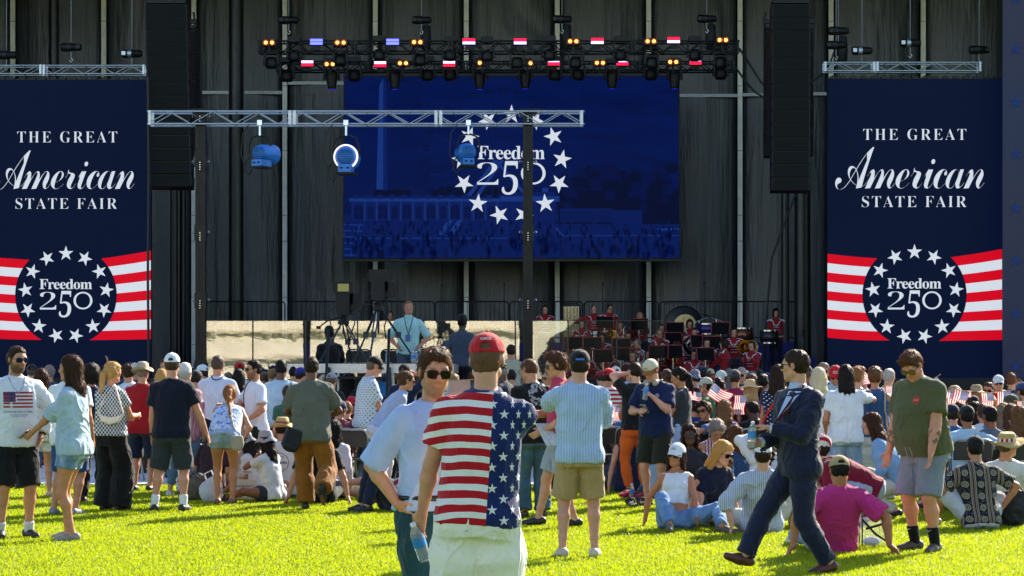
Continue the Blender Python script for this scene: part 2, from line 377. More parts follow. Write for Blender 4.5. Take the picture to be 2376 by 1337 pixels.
def banner(xl, xr, yt, cx, cy, s, texts, label, D=52):
    a, b_ = at(xl, 900, D), at(xr, yt, D); root = empty('led_banner', ((a.x+b_.x)/2, D, a.z), label, 'led banner', 'tall LED banners either side of the stage')
    inv = Matrix.Translation(-root.location)
    def fin():
        for c in kids(root): c.matrix_parent_inverse = inv
    MB().box(((a.x+b_.x)/2, D+.09, (a.z+b_.z)/2), (b_.x-a.x, .16, b_.z-a.z)).build('cabinet', blackm, root)
    m, nb, p = new_mat('led_banner_face'); o, x, y, z = nb.obj()
    n = nb.noise(o, 180, 2); p.inputs['Roughness'].default_value = .5; p.inputs['Base Color'].default_value = (.004, .005, .009, 1)
    sm = nb.m1('MAXIMUM', nb.m1('LESS_THAN', nb.m1('ABSOLUTE', nb.cell(x, .5)), .006), nb.m1('LESS_THAN', nb.m1('ABSOLUTE', nb.cell(z, .5)), .006)); nb.put(p.inputs['Emission Color'], nb.mix(nb.m1('MULTIPLY', sm, .35), nb.mix(nb.rng(n, .35, .7, 0, 1), lin('020a28'), lin('04112f')), lin('0c1836'))); p.inputs['Specular IOR Level'].default_value = .1; p.inputs['Roughness'].default_value = .75; p.inputs['Emission Strength'].default_value = .29
    flat('display', [(xl, 890), (xr, 890), (xr, yt), (xl, yt)], [(0, 1, 2, 3)], m, D, root)
    n = 14
    for sd in (0, 1):                                    # flag bands that run out from the roundel
        for i in range(9):
            P = []
            for k in range(n+1):
                t = k/n; e = xl if sd == 0 else xr; x = cx+(e-cx)*t
                if sd == 0: top = cy-82*s-(t**2)*13*s; bot = cy+105*s-6*t*s+4*math.sin(t*3)*s
                else: top = cy-80*s-(t**1.5)*26*s; bot = cy+108*s-3*t*s
                f0, f1 = i/9, (i+1)/9
                P += [(x, top+(bot-top)*f0), (x, top+(bot-top)*f1)]
            F = [(2*k, 2*k+2, 2*k+3, 2*k+1) for k in range(n)]
            flat('flag_band', P, F, ledR if i % 2 == 0 else ledW, D-.004, root)
    flat('roundel', [(cx+121*s*math.cos(t*math.pi/32), cy+121*s*math.sin(t*math.pi/32)) for t in range(64)], [tuple(range(64))], m, D-.008, root)
    for i in range(13):
        t = 2*math.pi*i/13; star_at(cx+math.sin(t)*97*s, cy-math.cos(t)*99*s, 18.5*s, t, D-.012, ledW, root)
    words_at(bold('Freedom'), cx-63*s, cx+62*s, cy-38*s, cy-14*s, D-.012, ledW, root, .92)
    two_fifty(cx-62*s, cx+63*s, cy-10*s, cy+53*s, D-.012, ledW, root)
    for t, q, sp, of in texts: words_at(t, *q, D-.006, ledW, root, sp, of)
    g = MB()
    for i in range(17): g.box(at(xl+(xr-xl)*(i+.5)/17, yt-3, D+.05), (.16, .12, .07)); g.tube(at(xl+(xr-xl)*(i+.5)/17, yt-9, D+.05), at(xl+(xr-xl)*(i+.5)/17, yt, D+.05), .02, n=6)
    g.box(at((xl+xr)/2, yt-1, D+.06), (b_.x-a.x-.02, .06, .03)); g.build('hanging_bar', darkm, root); fin(); return root
banner(1920, 2325, 184, 2122, 684, 1.0, [(bold('THE GREAT'), (2003, 2242, 299, 325), 1.25, -.014), (script('American'), (1938, 2284, 340, 440), .8, -.0125), (bold('STATE FAIR'), (2000, 2243, 455, 481), 1.2, -.014)],
       'tall navy LED banner beside the striped end panel at stage right')
banner(-55, 350, 186, 153, 685, .975, [(bold('THE GREAT'), (40, 272, 305, 331), 1.25, -.014), (script('American'), (-14, 312, 348, 441), .8, -.0125), (bold('STATE FAIR'), (36, 272, 460, 485), 1.2, -.014)],
       'tall navy LED banner behind the left speaker stack, cut by the frame edge')
# far-right printed panel with pale blue stars, brightened by a faint emission
def star_panel():
    m, b, p = new_mat('star_print_glow'); o, x, y, z = b.obj()
    base = b.mix(b.rng(b.noise(o, .5, 3), .35, .65, 0, 1), lin('1c2342'), lin('26233e'))
    a, c = at(2327, 890, 51.2), at(2470, -20, 51.2); root = MB().box(((a.x+c.x)/2, 51.25, (a.z+c.z)/2), (c.x-a.x, .08, c.z-a.z)).build('star_banner', m)
    b.put(p.inputs['Base Color'], base); p.inputs['Roughness'].default_value = .6
    b.put(p.inputs['Emission Color'], base); p.inputs['Emission Strength'].default_value = .05
    sb = emit('star_print_blue_glow', '2c4c98', .16)
    for y in (-2, 115, 238, 358, 483, 605, 729, 850):
        for x in (2357, 2440): star_at(x, y, 16, 0, 51.19, sb, root)
    tag(root, 'dusty violet printed banner with pale blue stars at the right edge', 'banner')
star_panel()
# ------------------------------------------------------------------ the big screen
def screen():
    D = 60; root = empty('led_screen', at(1187, 600, D), 'wide blue LED screen with a ring of white stars over the stage', 'led screen')
    a, c = at(797, 600, D), at(1577, 178, D)
    MB().box(((a.x+c.x)/2, D+.12, (a.z+c.z)/2), (c.x-a.x, .2, c.z-a.z)).build('cabinet', blackm, root)
    MB().box(((a.x+c.x)/2, D+.1, a.z-.05), (c.x-a.x+.1, .2, .07)).box(((a.x+c.x)/2, D+.1, c.z+.09), (c.x-a.x, .2, .16)).build('frame', darkm, root)
    m, b, p = new_mat('screen_sky'); o, x, y, z = b.obj(); p.inputs['Base Color'].default_value = (.005, .006, .012, 1); p.inputs['Roughness'].default_value = .75; p.inputs['Specular IOR Level'].default_value = .08
    n = b.noise(b.vscale(o, (.55, 1, 2.6)), .9, 6, .6, .6); v = b.m1('MULTIPLY', b.rng(n, .42, .62, 0, 1), b.rng(z, 6, 10, .25, 1))
    col = b.mix(b.rng(z, 5, 8.6, 0, 1), lin('04206a'), lin('05247c')); col = b.mix(b.m1('MULTIPLY', v, .55), col, lin('021050'))
    b.put(p.inputs['Emission Color'], col); p.inputs['Emission Strength'].default_value = .12
    L = [emit('screen_blue_%d' % i, h, .27) for i, h in enumerate(('0c2470', '08206a', '041450', '030f3a', '1c4098', '061a5a', '183a90'))]
    flat('picture', [(797, 598), (1577, 598), (1573, 178), (800, 178)], [(0, 1, 2, 3)], m, D, root)
    V = []; F = []; MI = []
    def poly(pts, k, lay):
        b0 = len(V); V.extend(at(q[0], q[1], D-.003*lay) for q in pts); F.append(tuple(range(b0, b0+len(pts)))); MI.append(k)
    def rect(x0, y0, x1, y1, k, lay): poly([(x0, y1), (x1, y1), (x1, y0), (x0, y0)], k, lay)
    rect(798, 500, 1576, 598, 1, 1)
    r2 = random.Random(3); sil = []
    def bank(x0, x1, y, amp, k, lay, n, base):           # ragged tree line
        pts = [(x0, base)]+[(x1, base)]
        top = [(x0+(x1-x0)*i/n, y(i/n)-amp*r2.random()-(amp*.8 if r2.random() < .15 else 0)) for i in range(n+1)]
        for i in range(n): poly([(top[i][0], base), (top[i+1][0], base), top[i+1], top[i]], k, lay)
    bank(800, 1000, lambda t: 440, 7, 5, 2, 50, 470)
    bank(1000, 1290, lambda t: 445-8*math.sin(t*5), 9, 3, 2, 60, 500)
    def crown(x, y, rx, ry, k, lay):                     # leafy tree outline
        n = 22; poly([(x+math.cos(6.283*i/n)*rx*(.86+.22*r2.random()), y-math.sin(6.283*i/n)*ry*(.86+.22*r2.random())) for i in range(n)], k, lay)
    for i in range(46):
        t = r2.random(); x = 1300+t*274; top = 400-22*math.sin(t*4)-60*max(0, t-.62)*2.4
        x = min(x, 1558); crown(x, top+16+r2.random()*34, 10+8*r2.random(), 10+9*r2.random(), r2.choice((2, 2, 3)), 3+i*.12)
    rect(1296, 440, 1576, 520, 3, 4)
    for i in range(60):
        t = r2.random(); crown(1306+t*256, 420+r2.random()*70, 10+6*r2.random(), 9+8*r2.random(), r2.choice((3, 3, 2)), 8.7+i*.02)
    poly([(873, 445), (899, 445), (897, 200), (889, 181), (880, 200)], 4, 4); poly([(889, 445), (899, 445), (897, 200), (889, 181)], 0, 5)
    rect(868, 440, 950, 456, 3, 5)
    # ferris wheel: gondolas and spokes
    for i in range(30):
        t = 2*math.pi*i/30; x, y = 1150+165*math.cos(t), 375-165*math.sin(t)
        if y < 470: rect(x-8, y-6, x+8, y+1, 2, 4); rect(x-6, y+1, x-4, y+8, 2, 4); rect(x+4, y+1, x+6, y+8, 2, 4); rect(x-8, y+7, x+8, y+9, 2, 4)
        dx, dy = math.cos(t), -math.sin(t); q = .7
        poly([(1150+dy*q, 375-dx*q), (1150+160*dx+dy*q, 375+160*dy-dx*q), (1150+160*dx-dy*q, 375+160*dy+dx*q), (1150-dy*q, 375+dx*q)], 0, 3)
    for e in ((1020, 545, 1150, 372), (1300, 545, 1150, 372), (1045, 545, 1165, 372)): poly([(e[0]-7, e[1]), (e[0]+7, e[1]), (e[2]+4, e[3]), (e[2]-4, e[3])], 4, 5)
    # long arcaded building and central pavilion
    rect(815, 466, 1172, 512, 0, 6); rect(810, 460, 1176, 468, 4, 7); rect(830, 455, 1100, 461, 1, 7)
    for i in range(13):
        x = 820+i*28; rect(x, 452, x+12, 462, 0, 8)
        xc = 832+i*28
        if xc < 1160:
            w = 10 if i % 2 == 0 else 7; P = [(xc-w, 508), (xc+w, 508)]+[(xc+w*math.cos(t*math.pi/8), 485-w*math.sin(t*math.pi/8)) for t in range(9)]
            poly(P, 2, 8); rect(xc-.7, 478, xc+.7, 508, 0, 9); rect(xc-w, 492, xc+w, 493, 0, 9)
            rect(xc+13, 468, xc+15.5, 512, 4, 9)
    rect(1168, 462, 1290, 552, 1, 7); rect(1162, 455, 1298, 468, 4, 9); rect(1170, 446, 1290, 456, 0, 9)
    for x in (1172, 1188, 1206, 1240, 1262, 1280): rect(x, 468, x+7, 550, 0, 10)
    rect(1212, 480, 1238, 550, 2, 9); rect(1258, 436, 1272, 447, 4, 9)
    rect(1300, 486, 1420, 516, 1, 11); rect(1420, 488, 1490, 520, 1, 11); rect(1300, 484, 1422, 487, 0, 11.5)
    for i in range(24): rect(1304+i*5, 490, 1306+i*5, 514, 5, 11.6)
    for y, k in ((546, 0), (552, 4), (568, 0)): rect(835, y, 1180, y+2.5, k, 10); rect(1300, y-6, 1576, y-4, k, 10)
    for i in range(6): poly([(798, 520+i*14), (845-i*4, 522+i*14), (845-i*4, 524+i*14), (798, 523+i*14)], 4, 10)
    poly([(812, 596), (834, 520), (837, 520), (815, 596)], 4, 11); rect(1520, 530, 1576, 535, 4, 9)
    for i in range(430):                                 # tiny figures of the crowd on the screen
        row = r2.random(); y = 515+row*78; x = 806+r2.random()*764; h = 8+row*13+r2.random()*3; w = h*.26; k = r2.choice((2, 3, 3, 2, 5, 3, 2, 1, 1, 0))
        poly([(x-w*.6, y+h*.5), (x-w*.1, y+h*.5), (x, y+h*.1), (x+w*.1, y+h*.5), (x+w*.6, y+h*.5), (x+w*.7, y-h*.1), (x+w, y-h*.28), (x-w, y-h*.28), (x-w*.7, y-h*.1)][::1], k, 12)
        poly([(x+math.cos(t)*w*.42, y-h*.38-math.sin(t)*w*.5) for t in (0, 1, 2, 3, 4, 5)], k, 12)
    link_mesh('picture_detail', V, F, L, root, mi=MI)
    for i in range(13):
        t = 2*math.pi*i/13; star_at(1187+math.sin(t)*118, 384-math.cos(t)*118, 23, t, D-.05, ledW, root)
    words_at(bold('Freedom'), 1108, 1264, 339, 370, D-.05, ledW, root, .92); two_fifty(1107, 1266, 374, 452, D-.05, ledW, root)
    inv = Matrix.Translation(-root.location)
    for q in kids(root): q.matrix_parent_inverse = inv
screen()
# ------------------------------------------------------------------ trusses
def truss(name, x0, x1, yt, yb, D, m, label, depth=.34, step=None, rr=.025, joints=(), cat='truss', group=None):
    a, b_ = at(x0, yb, D), at(x1, yt, D); w = b_.x-a.x; h = b_.z-a.z; M_ = MB(); rr = h*.075 if rr is None else rr
    for y in (0, depth):
        for z in (rr, h-rr): M_.tube((0, y, z), (w, y, z), rr, n=10)
        n = max(2, int(round(w/(step or h*1.25)/2))*2)
        for i in range(n):
            p, q = ((w*i/n, rr), (w*(i+1)/n, h-rr)) if i % 2 == 0 else ((w*i/n, h-rr), (w*(i+1)/n, rr))
            M_.tube((p[0], y, p[1]), (q[0], y, q[1]), rr*.55, n=8)
    n2 = n//2
    for i in range(n2+1):
        for z in (rr, h-rr): M_.tube((w*i/n2, 0, z), (w*i/n2, depth, z), rr*.5, n=6)
    o = M_.build(name, m); o.location = a
    for x in [0, 1]+[(j-x0)/(x1-x0) for j in joints]:
        for y in (0, depth):
            for d in ((-.5, .5) if 0 < x < 1 else (.5 if x == 0 else -.5,)): MB().box((w*x+d*.09, y, h/2), (.055, rr*2.2, h-.01)).build('end_frame', m, o)
    return tag(o, label, cat, group)
truss('truss', 342, 1355, 256, 290, 38, alum, 'long silver box truss carried on two black towers before the screen', rr=.02, joints=(678, 1017), step=.42)
truss('truss', -90, 337, 150, 173, 52.1, alum, 'silver truss above the left navy banner', rr=.022, joints=(98,), step=.42, group='silver trusses over the banners')
truss('truss', 1911, 2278, 143, 166, 52.1, alum, 'silver truss above the right navy banner', rr=.022, joints=(2032,), step=.42, group='silver trusses over the banners')
truss('lighting_truss', 598, 1716, 93, 122, 54, blackm, 'upper black lighting truss over the stage', depth=.45, rr=.026, step=.34, joints=(820, 1045, 1230, 1470))
truss('lighting_truss', 640, 1706, 141, 165, 57, blackm, 'lower black lighting truss close above the blue screen', depth=.45, rr=.026, step=.34, joints=(850, 1080, 1250, 1480))
# two black towers of the front truss
def tower(x, label):
    D = 38.17; b_ = at(x, 262, D); o = MB(); wd = .185; prof = [(-.5, -.5), (-.3, -.5), (-.3, -.44), (-.2, -.44), (-.2, -.5), (-.08, -.5), (-.08, -.42), (.08, -.42), (.08, -.5), (.2, -.5), (.2, -.44), (.3, -.44), (.3, -.5), (.5, -.5), (.5, .5), (-.5, .5)]
    o.prism([(p[0]*wd, p[1]*wd) for p in prof], (0, 0, .02), (1, 0, 0), (0, 1, 0), b_.z-.02)
    root = o.build('truss_tower', mat('tower_black', '1b1918', .38, .6, nz=.2)); root.location = (b_.x, D, 0)
    s = MB()
    for z in (b_.z-.9, b_.z-2.3, b_.z-3.6, b_.z-4.9): MB().box((0, 0, z), (wd+.03, wd+.03, .3)).build('sleeve', mat('tower_black', ''), root)
    s.box((0, 0, 1.62), (wd+.06, wd+.06, .26)); s.build('sleeve', mat('tower_black', ''), root)
    c = MB()
    for z in (b_.z-.12, b_.z-1.0, b_.z-2.35, b_.z-3.65, b_.z-4.95):
        for i in range(4): c.box((0, -wd/2-.018, z+.04-i*.045), (.016, .012, .018))
        for sx in (-1, 1): c.lathe([(.018, -.006), (.03, 0), (.018, .006)], (sx*(wd/2+.05), 0, z+.06), Matrix.Rotation(R(90), 3, 'X'), n=10); c.tube((sx*wd/2, 0, z+.06), (sx*(wd/2+.04), 0, z+.06), .008, n=6)
    c.box((0, -wd/2-.035, 1.63), (.05, .01, .05)); c.build('bolt_row', chrome, root)
    f = MB(); f.box((0, 0, .03), (.9, .9, .04))
    for t in range(4):
        q = Vector((math.cos(t*math.pi/2+.78), math.sin(t*math.pi/2+.78), 0)); f.tube(q*1.0+Vector((0, 0, .06)), q*.12+Vector((0, 0, 1.5)), .03)
    f.build('base', blackm, root)
    MB().box((0, 0, b_.z+.03), (.34, .3, .06)).box((.2, 0, b_.z+.05), (.2, .08, .05)).build('head_block', blackm, root)
    return tag(root, label, 'truss tower', 'black towers of the front truss')
tower(466, 'black truss tower left of the glass panels'); tower(1225, 'black truss tower crossing the blue screen')
# line arrays
def array(x0, x1, y0, y1, n, D, label, curve=0, lean=0):
    root = empty('line_array', at((x0+x1)/2, y0, D), label, 'speaker stack', 'hanging black line array speakers'); w = (x1-x0)/FPX*D; H = (y1-y0)/FPX*D; h = H/n; g = mat('speaker_grille', '0b0b0c', .7, 0, spec=.2, nz=.25, nscale=40, bump=.5, bscale=160)
    z = 0; y = 0
    for i in range(n):
        t = max(0, i-n*.55)/(n*.45); a = -curve*t**1.5
        M_ = Matrix.Rotation(a, 3, 'X'); b = MB(); ww = w*(1+.05*(i % 2)*0)
        b.box((lean*i/n, y, z-h/2), (ww, .5, h*.965), M_); b.cur = 1; b.box((lean*i/n, y-.262*math.cos(a), z-h/2), (ww*.93, .03, h*.88), M_); b.cur = 0
        for sx in (-1, 1): b.box((lean*i/n+sx*ww*.505, y-.1, z-h*.5), (.03, .12, h*.7), M_)
        b.build('speaker_cabinet', [blackm, g], root); z -= h; y += math.sin(-a)*h*.6
    b = MB().box((0, 0, .07), (w*.95, .5, .09)); b.cur = 1
    for sx in (-.12, .1): b.tube((sx, 0, .1), (sx*.6, 0, .5), .03)
    b.box((0, 0, .25), (.3, .12, .12)); b.build('rigging_frame', [blackm, chrome if n > 6 else blackm], root); return root
array(340, 437, 14, 437, 14, 50, 'left main speaker stack hanging over the left banner edge', .18, .12)
array(430, 458, 72, 362, 5, 53, 'narrow side speaker stack behind the left main stack', .1)
array(1789, 1876, 14, 446, 14, 50, 'right main speaker stack hanging before the right black column', .1)
array(1774, 1792, 72, 366, 5, 53, 'thin side speaker stack peeking out left of the right main stack', .1)
array(1874, 1884, 72, 364, 5, 53, 'thin side speaker stack peeking out right of the right main stack', .1)
# chain hoists
def hoist(x, y, D, label, bag=False, flip=1, sil=False):
    root = empty('chain_hoist', at(x, y, D), label, 'chain hoist', 'chain hoists of the trusses'); X = Matrix.Rotation(R(90), 3, 'Y'); b = MB()
    b.lathe([(0, -.27), (.09, -.26), (.115, -.2), (.115, .02), (.1, .04), (.1, .2), (.07, .27), (0, .275)], (0, 0, 0), X, 14); b.cur = 1; b.lathe([(.117, -.1), (.117, .0)], (0, 0, 0), X, 14); b.box((-.2*flip, -.1, 0), (.1, .04, .1)); b.build('motor', [blackm, alum if sil else darkm], root)
    MB().tube((0, 0, .1), (.01, 0, 6), .014, n=5).tube((0, 0, -.1), (0, 0, -.3), .02).build('chain', mat('steel_chain', '6c6f73', .4, .8, nz=.4, nscale=60), root)
    MB().path([(0, 0, -.28), (.05, 0, -.34), (0, 0, -.4), (-.04, 0, -.34)], .016).build('hook', chrome, root)
    if bag: MB().lathe([(.02, -.1), (.13, -.15), (.15, -.5), (.13, -.8), (.02, -.85)], (.12*flip, .1, 0), None, 10).build('chain_bag', blackc, root)
for a in ((15, 128, 52.3, 'chain hoist at the far left of the left truss'), (165, 110, 52.3, 'chain hoist with a grey end cap at the left truss centre', 0, -1), (306, 125, 52.3, 'chain hoist at the right end of the left truss', 0, 1, 1), (2000, 118, 52.3, 'silver bodied chain hoist at the left end of the right truss', 0, 1, 1), (2112, 100, 52.3, 'highest chain hoist over the right truss', 0, 1, 1), (2272, 116, 52.3, 'chain hoist at the right end of the right truss', 0, -1),
          (1945, 72, 52.6, 'small upper chain hoist by the right banner corner', 1), (1940, 105, 52.6, 'small lower chain hoist by the right banner corner'), (670, 47, 55, 'chain hoist over the left end of the lighting truss'), (978, 47, 55, 'chain hoist with a black bag left of the screen centre', 1), (1304, 45, 55, 'chain hoist with a black bag right of the screen centre', 1), (1640, 44, 55, 'chain hoist with a black bag over the right end of the lighting truss', 1)): hoist(*a)
# ------------------------------------------------------------------ stage lights
lampO = emit('amber_lamp', 'ffa040', 4.0); ringO = emit('amber_ring', 'ff6a10', 1.9); stB = emit('strobe_blue', '4a50ff', 2.6); stBe = emit('strobe_blue_edge', '2222ff', 1.1); stR = emit('strobe_red', 'ff1436', 1.5); stW = emit('strobe_white', 'c8b4ff', 1.5)
def blinder(x, y, D, label, one=0):
    root = empty('blinder_light', at(x, y, D), label, 'stage light', 'amber two lamp blinders on the lighting trusses')
    MB().box((0, .06, 0), (.36, .12, .17)).build('housing', blackm, root); MB().box((0, .1, -.18), (.06, .06, .2)).box((-.19, .06, -.05), (.02, .05, .2)).box((.19, .06, -.05), (.02, .05, .2)).build('yoke', blackm, root)
    for sx in ((-.085, .085) if not one else (one*.085,)):
        b = MB(); b.lathe([(.074, 0), (.066, -.012), (.045, -.004)], (sx, -.003, 0), Matrix.Rotation(R(-90), 3, 'X') @ Matrix.Diagonal((1, 1, -1)), 14); b.cur = 1; b.ball((sx, 0, 0), (.044, .02, .044), 10); b.build('lamp', [ringO, lampO], root)
for i, (x, y) in enumerate(((624, 99), (790, 99), (968, 98), (1330, 96), (1510, 96), (1677, 93))): blinder(x, y, 53.7, 'amber blinder %s on the upper lighting truss' % ['at the left end', 'right of the first blue strobe', 'right of the second blue strobe', 'right of the second red strobe', 'between the last two red strobes', 'at the right end'][i])
for i, (x, y, o) in enumerate(((765, 149, 0), (935, 147, 0), (1120, 146, -1), (1224, 147, 1), (1392, 146, 0), (1562, 144, 0))): blinder(x, y, 56.2, 'amber blinder %s on the lower lighting truss' % ['next to the leftmost white and red strobe', 'above the obelisk on the screen', 'with one lamp lit left of centre', 'with one lamp lit right of centre', 'left of the screen trees', 'above the screen corner'][i], o)
def strobe(x, y, D, top, bot, label, part=0):
    root = empty('strobe_light', at(x, y, D), label, 'stage light', 'LED strobe bars on the lighting trusses')
    MB().box((0, .07, 0), (.38, .1, .2)).box((0, .09, -.16), (.2, .05, .12)).build('housing', blackm, root)
    for z, m in ((.043, top), (-.043, bot)):
        b = MB()
        if part and m is stW: b.prism([(-.16, -.03), (.16, -.03), (.16, .03), (.1, .03), (-.16, -.01)] if part > 0 else [(-.16, -.03), (.16, -.03), (-.1, .03), (-.16, .03)], (0, .02, z), (1, 0, 0), (0, 0, 1), .02)
        else: b.box((0, .012, z), (.335, .03, .066))
        b.build('light_strip', m, root)
for i, (x, y, t, b) in enumerate(((734, 97, stB, stB), (911, 97, stB, stB), (1088, 96, stR, stW), (1207, 96, stR, stW), (1386, 95, stR, stW), (1563, 93, stR, stW))): strobe(x, y, 53.7, t, b, ['blue strobe nearest the left end of the upper truss', 'second blue strobe on the upper truss', 'red over white strobe left of the screen centre', 'red over white strobe right of the screen centre', 'third red over white strobe on the upper truss', 'red over white strobe nearest the right end'][i])
for i, (x, y, pt) in enumerate(((713, 147, 0), (882, 149, 0), (1042, 148, 0), (1285, 145, 1), (1444, 145, -1), (1614, 143, -1))): strobe(x, y, 56.8, stW, stR, ['white over red strobe at the left end of the lower truss', 'white over red strobe above the obelisk', 'white over red strobe left of the star ring', 'red strobe with a half hidden white bar right of the star ring', 'red strobe with a split white bar above the trees', 'red strobe with a half hidden white bar at the right end of the lower truss'][i], pt)
lens = emit('blue_lens', '1a28c8', .5)
def moving_head(x, y, D, kind, label):
    root = empty('moving_head', at(x, y, D), label, 'stage light', 'moving head lamps hung under the lighting trusses'); s = 1.0 if kind != 'big' else .95
    MB().box((0, 0, .46*s), (.36*s, .28, .14)).build('base', blackm, root)
    b = MB()
    for sx in (-1, 1): b.box((sx*.19*s, 0, .17*s), (.05, .14, .46*s)); b.lathe([(.075, -.02), (.075, .02)], (sx*.21*s, 0, .0), Matrix.Rotation(R(90), 3, 'Y'), 10)
    b.build('yoke', blackm, root); h = MB()
    if kind == 'spot': h.lathe([(0, .18), (.14, .17), (.16, .05), (.15, -.12), (.125, -.24), (.12, -.31), (.1, -.33)], n=14); h.cur = 1; h.lathe([(.1, -.325), (0, -.325)], n=14)
    else: h.lathe([(0, .16*s), (.13*s, .15*s), (.17*s, .05), (.175*s, -.08), (.15*s, -.15), (0, -.16)], n=14)
    h.build('head', [darkm if kind == 'spot' else blackm, lens], root)
mh = [('wash', 666, 177), ('spot', 770, 180), ('wash', 822, 176), ('spot', 916, 181), ('wash', 992, 175), ('wash', 1045, 175), ('spot', 1113, 181), ('spot', 1219, 180), ('wash', 1287, 175), ('wash', 1341, 174), ('spot', 1420, 180), ('wash', 1510, 173), ('spot', 1565, 180), ('wash', 1672, 172)]
mw = ['at the left end', 'under the leftmost lower blinder', 'at the screen left corner', 'over the obelisk', 'right of the obelisk', 'left of the ferris wheel top', 'over the ferris wheel', 'right of the star ring top', 'second right of the star ring', 'third right of the star ring', 'over the dark sky', 'before the screen right corner', 'at the screen right corner', 'at the right end']
for i, (k, x, y) in enumerate(mh): moving_head(x, y, 56.9, k, '%s moving head lamp hanging %s of the lower truss' % ('long nosed' if k == 'spot' else 'short round', mw[i]))
for i, (x, y) in enumerate(((630, 146), (683, 130), (790, 140), (880, 128), (975, 140), (1045, 128), (1130, 130), (1200, 146), (1275, 128), (1335, 146), (1440, 128), (1512, 146), (1612, 128), (1672, 146))): moving_head(x, y, 54.1, 'big', 'large dark moving head under the upper truss %s' % ['at its left end', 'second from its left end', 'above the screen left corner', 'left of the obelisk tip', 'above the clouds on the screen', 'above the wheel rim', 'at the middle left', 'at the middle', 'at the middle right', 'above the ring of stars right side', 'above the dark sky', 'above the trees on the screen', 'next to the last lower strobe', 'at its right end'][i])
def cable(pts, D, r, label, m=None):
    tag(MB().path([at(x, y, D) for x, y in pts], r).build('cable', m or rubber), label, 'cable')
cable([(1715, 112), (1740, 150), (1765, 190), (1790, 212)], 55, .03, 'black cable sagging from the upper lighting truss to the right speakers'); cable([(1706, 155), (1730, 190), (1752, 214), (1778, 230)], 56, .03, 'black cable sagging from the lower lighting truss to the right speakers')
cable([(1884, 190), (1905, 175), (1925, 150), (1935, 120)], 54, .025, 'black cable looping from the right speakers to the small hoists'); cable([(700, 740), (740, 660), (790, 570), (800, 540)], 59, .007, 'thin grey rope slanting up to the left edge of the screen', mat('grey_rope', '55565a', .7)); cable([(1578, 545), (1610, 600), (1660, 660), (1720, 700)], 61, .007, 'thin grey rope slanting down right of the screen', mat('grey_rope', '55565a', .7))
cable([(343, 180), (345, 400), (343, 640), (345, 860)], 49.5, .035, 'black cable running down the left banner edge'); cable([(1850, 440), (1790, 600), (1776, 760), (1770, 860)], 56, .03, 'black cable hanging from the right speaker stack')
# blue fresnel lamps on the front truss
bluem = mat('blue_lamp_paint', '1b6fc4', .4, .1, nz=.12); bluev = mat('blue_lamp_vents', '155aa3', .5)
def fresnel(x, y, r, turn, label, lit=False):
    D = 37.9; root = empty('fresnel_lamp', at(x, y, D), label, 'stage lamp', 'blue film lamps hung from the front truss'); k = r/FPX*D*1.0; Mx = Matrix.Rotation(turn, 3, 'Z') @ Matrix.Rotation(R(90), 3, 'X')
    b = MB(); b.lathe([(0, 0), (k*.8, 0), (k*.82, -.05), (k*.95, -.08), (k*1.0, -.2), (k*1.08, -.38), (k*1.12, -.4), (k*1.12, -.46)], (0, -.2, 0), Mx, 24); b.build('body', bluem, root)
    b = MB()
    for i in range(7): b.box(Matrix.Rotation(turn, 3, 'Z') @ Vector((0, -.01, (i-3)*k*.19))+Vector((0, -.2, 0)), (k*1.5*math.sqrt(max(.05, 1-((i-3)/4)**2)), .02, k*.06), Matrix.Rotation(turn, 3, 'Z'))
    b.build('cooling_fins', bluev, root)
    MB().box(Matrix.Rotation(turn, 3, 'Z') @ Vector((0, .1, -k*1.15))+Vector((0, -.2, 0)), (k*1.25, .34, k*.75), Matrix.Rotation(turn, 3, 'Z')).build('ballast_box', bluem, root)
    b = MB().box(Matrix.Rotation(turn, 3, 'Z') @ Vector((0, .12, -k*1.58))+Vector((0, -.2, 0)), (k*1.7, .46, .03), Matrix.Rotation(turn, 3, 'Z'))
    for sx in (-.3, .3): b.box(Matrix.Rotation(turn, 3, 'Z') @ Vector((sx*k, -.075, -k*1.1))+Vector((0, -.2, 0)), (.04, .02, .03), Matrix.Rotation(turn, 3, 'Z'))
    b.build('switch_plate', blackm, root)
    if lit: MB().lathe([(k*1.0, -.02), (k*1.14, -.03), (k*1.16, -.05), (k*1.02, -.06)], (0, -.14, 0), Mx, 28).build('reflector_ring', emit('lamp_glow', 'f4e8ff', .8), root)
    ht = at(x, 288, D).z-at(x, y, D).z; b = MB(); b.path([(-k*1.2, 0, 0), (-k*1.22, 0, k*.9), (-k*.9, 0, k*1.75), (-k*.3, 0, k*2.0), (k*.3, 0, k*2.0), (k*.9, 0, k*1.75), (k*1.22, 0, k*.9), (k*1.2, 0, 0)], .018); b.build('yoke', blackm, root)
    MB().tube((0, 0, k*2), (0, 0, ht), .025).box((0, 0, ht+.02), (.09, .12, .1)).build('hanging_clamp', chrome, root)
    MB().path([(-k*1.1, .02, -k*.3), (-k*1.6, 0, -k*.9), (-k*1.7, .03, -k*1.8), (-k*1.2, 0, -k*2.3), (-k*.9, 0, -k*1.7)], .016).path([(-k*1.2, 0, ht), (-k*1.9, 0, k*2.2), (-k*2.1, .02, 0), (-k*1.7, 0, -k*1.3)], .012).build('power_cable', rubber, root)
fresnel(603, 357, 21, R(-28), 'leftmost blue film lamp hanging from the front truss'); fresnel(803, 365, 25, R(-4), 'largest blue film lamp with a bright ring, middle of the front truss', True); fresnel(1087, 354, 21, R(10), 'blue film lamp hanging before the star ring')
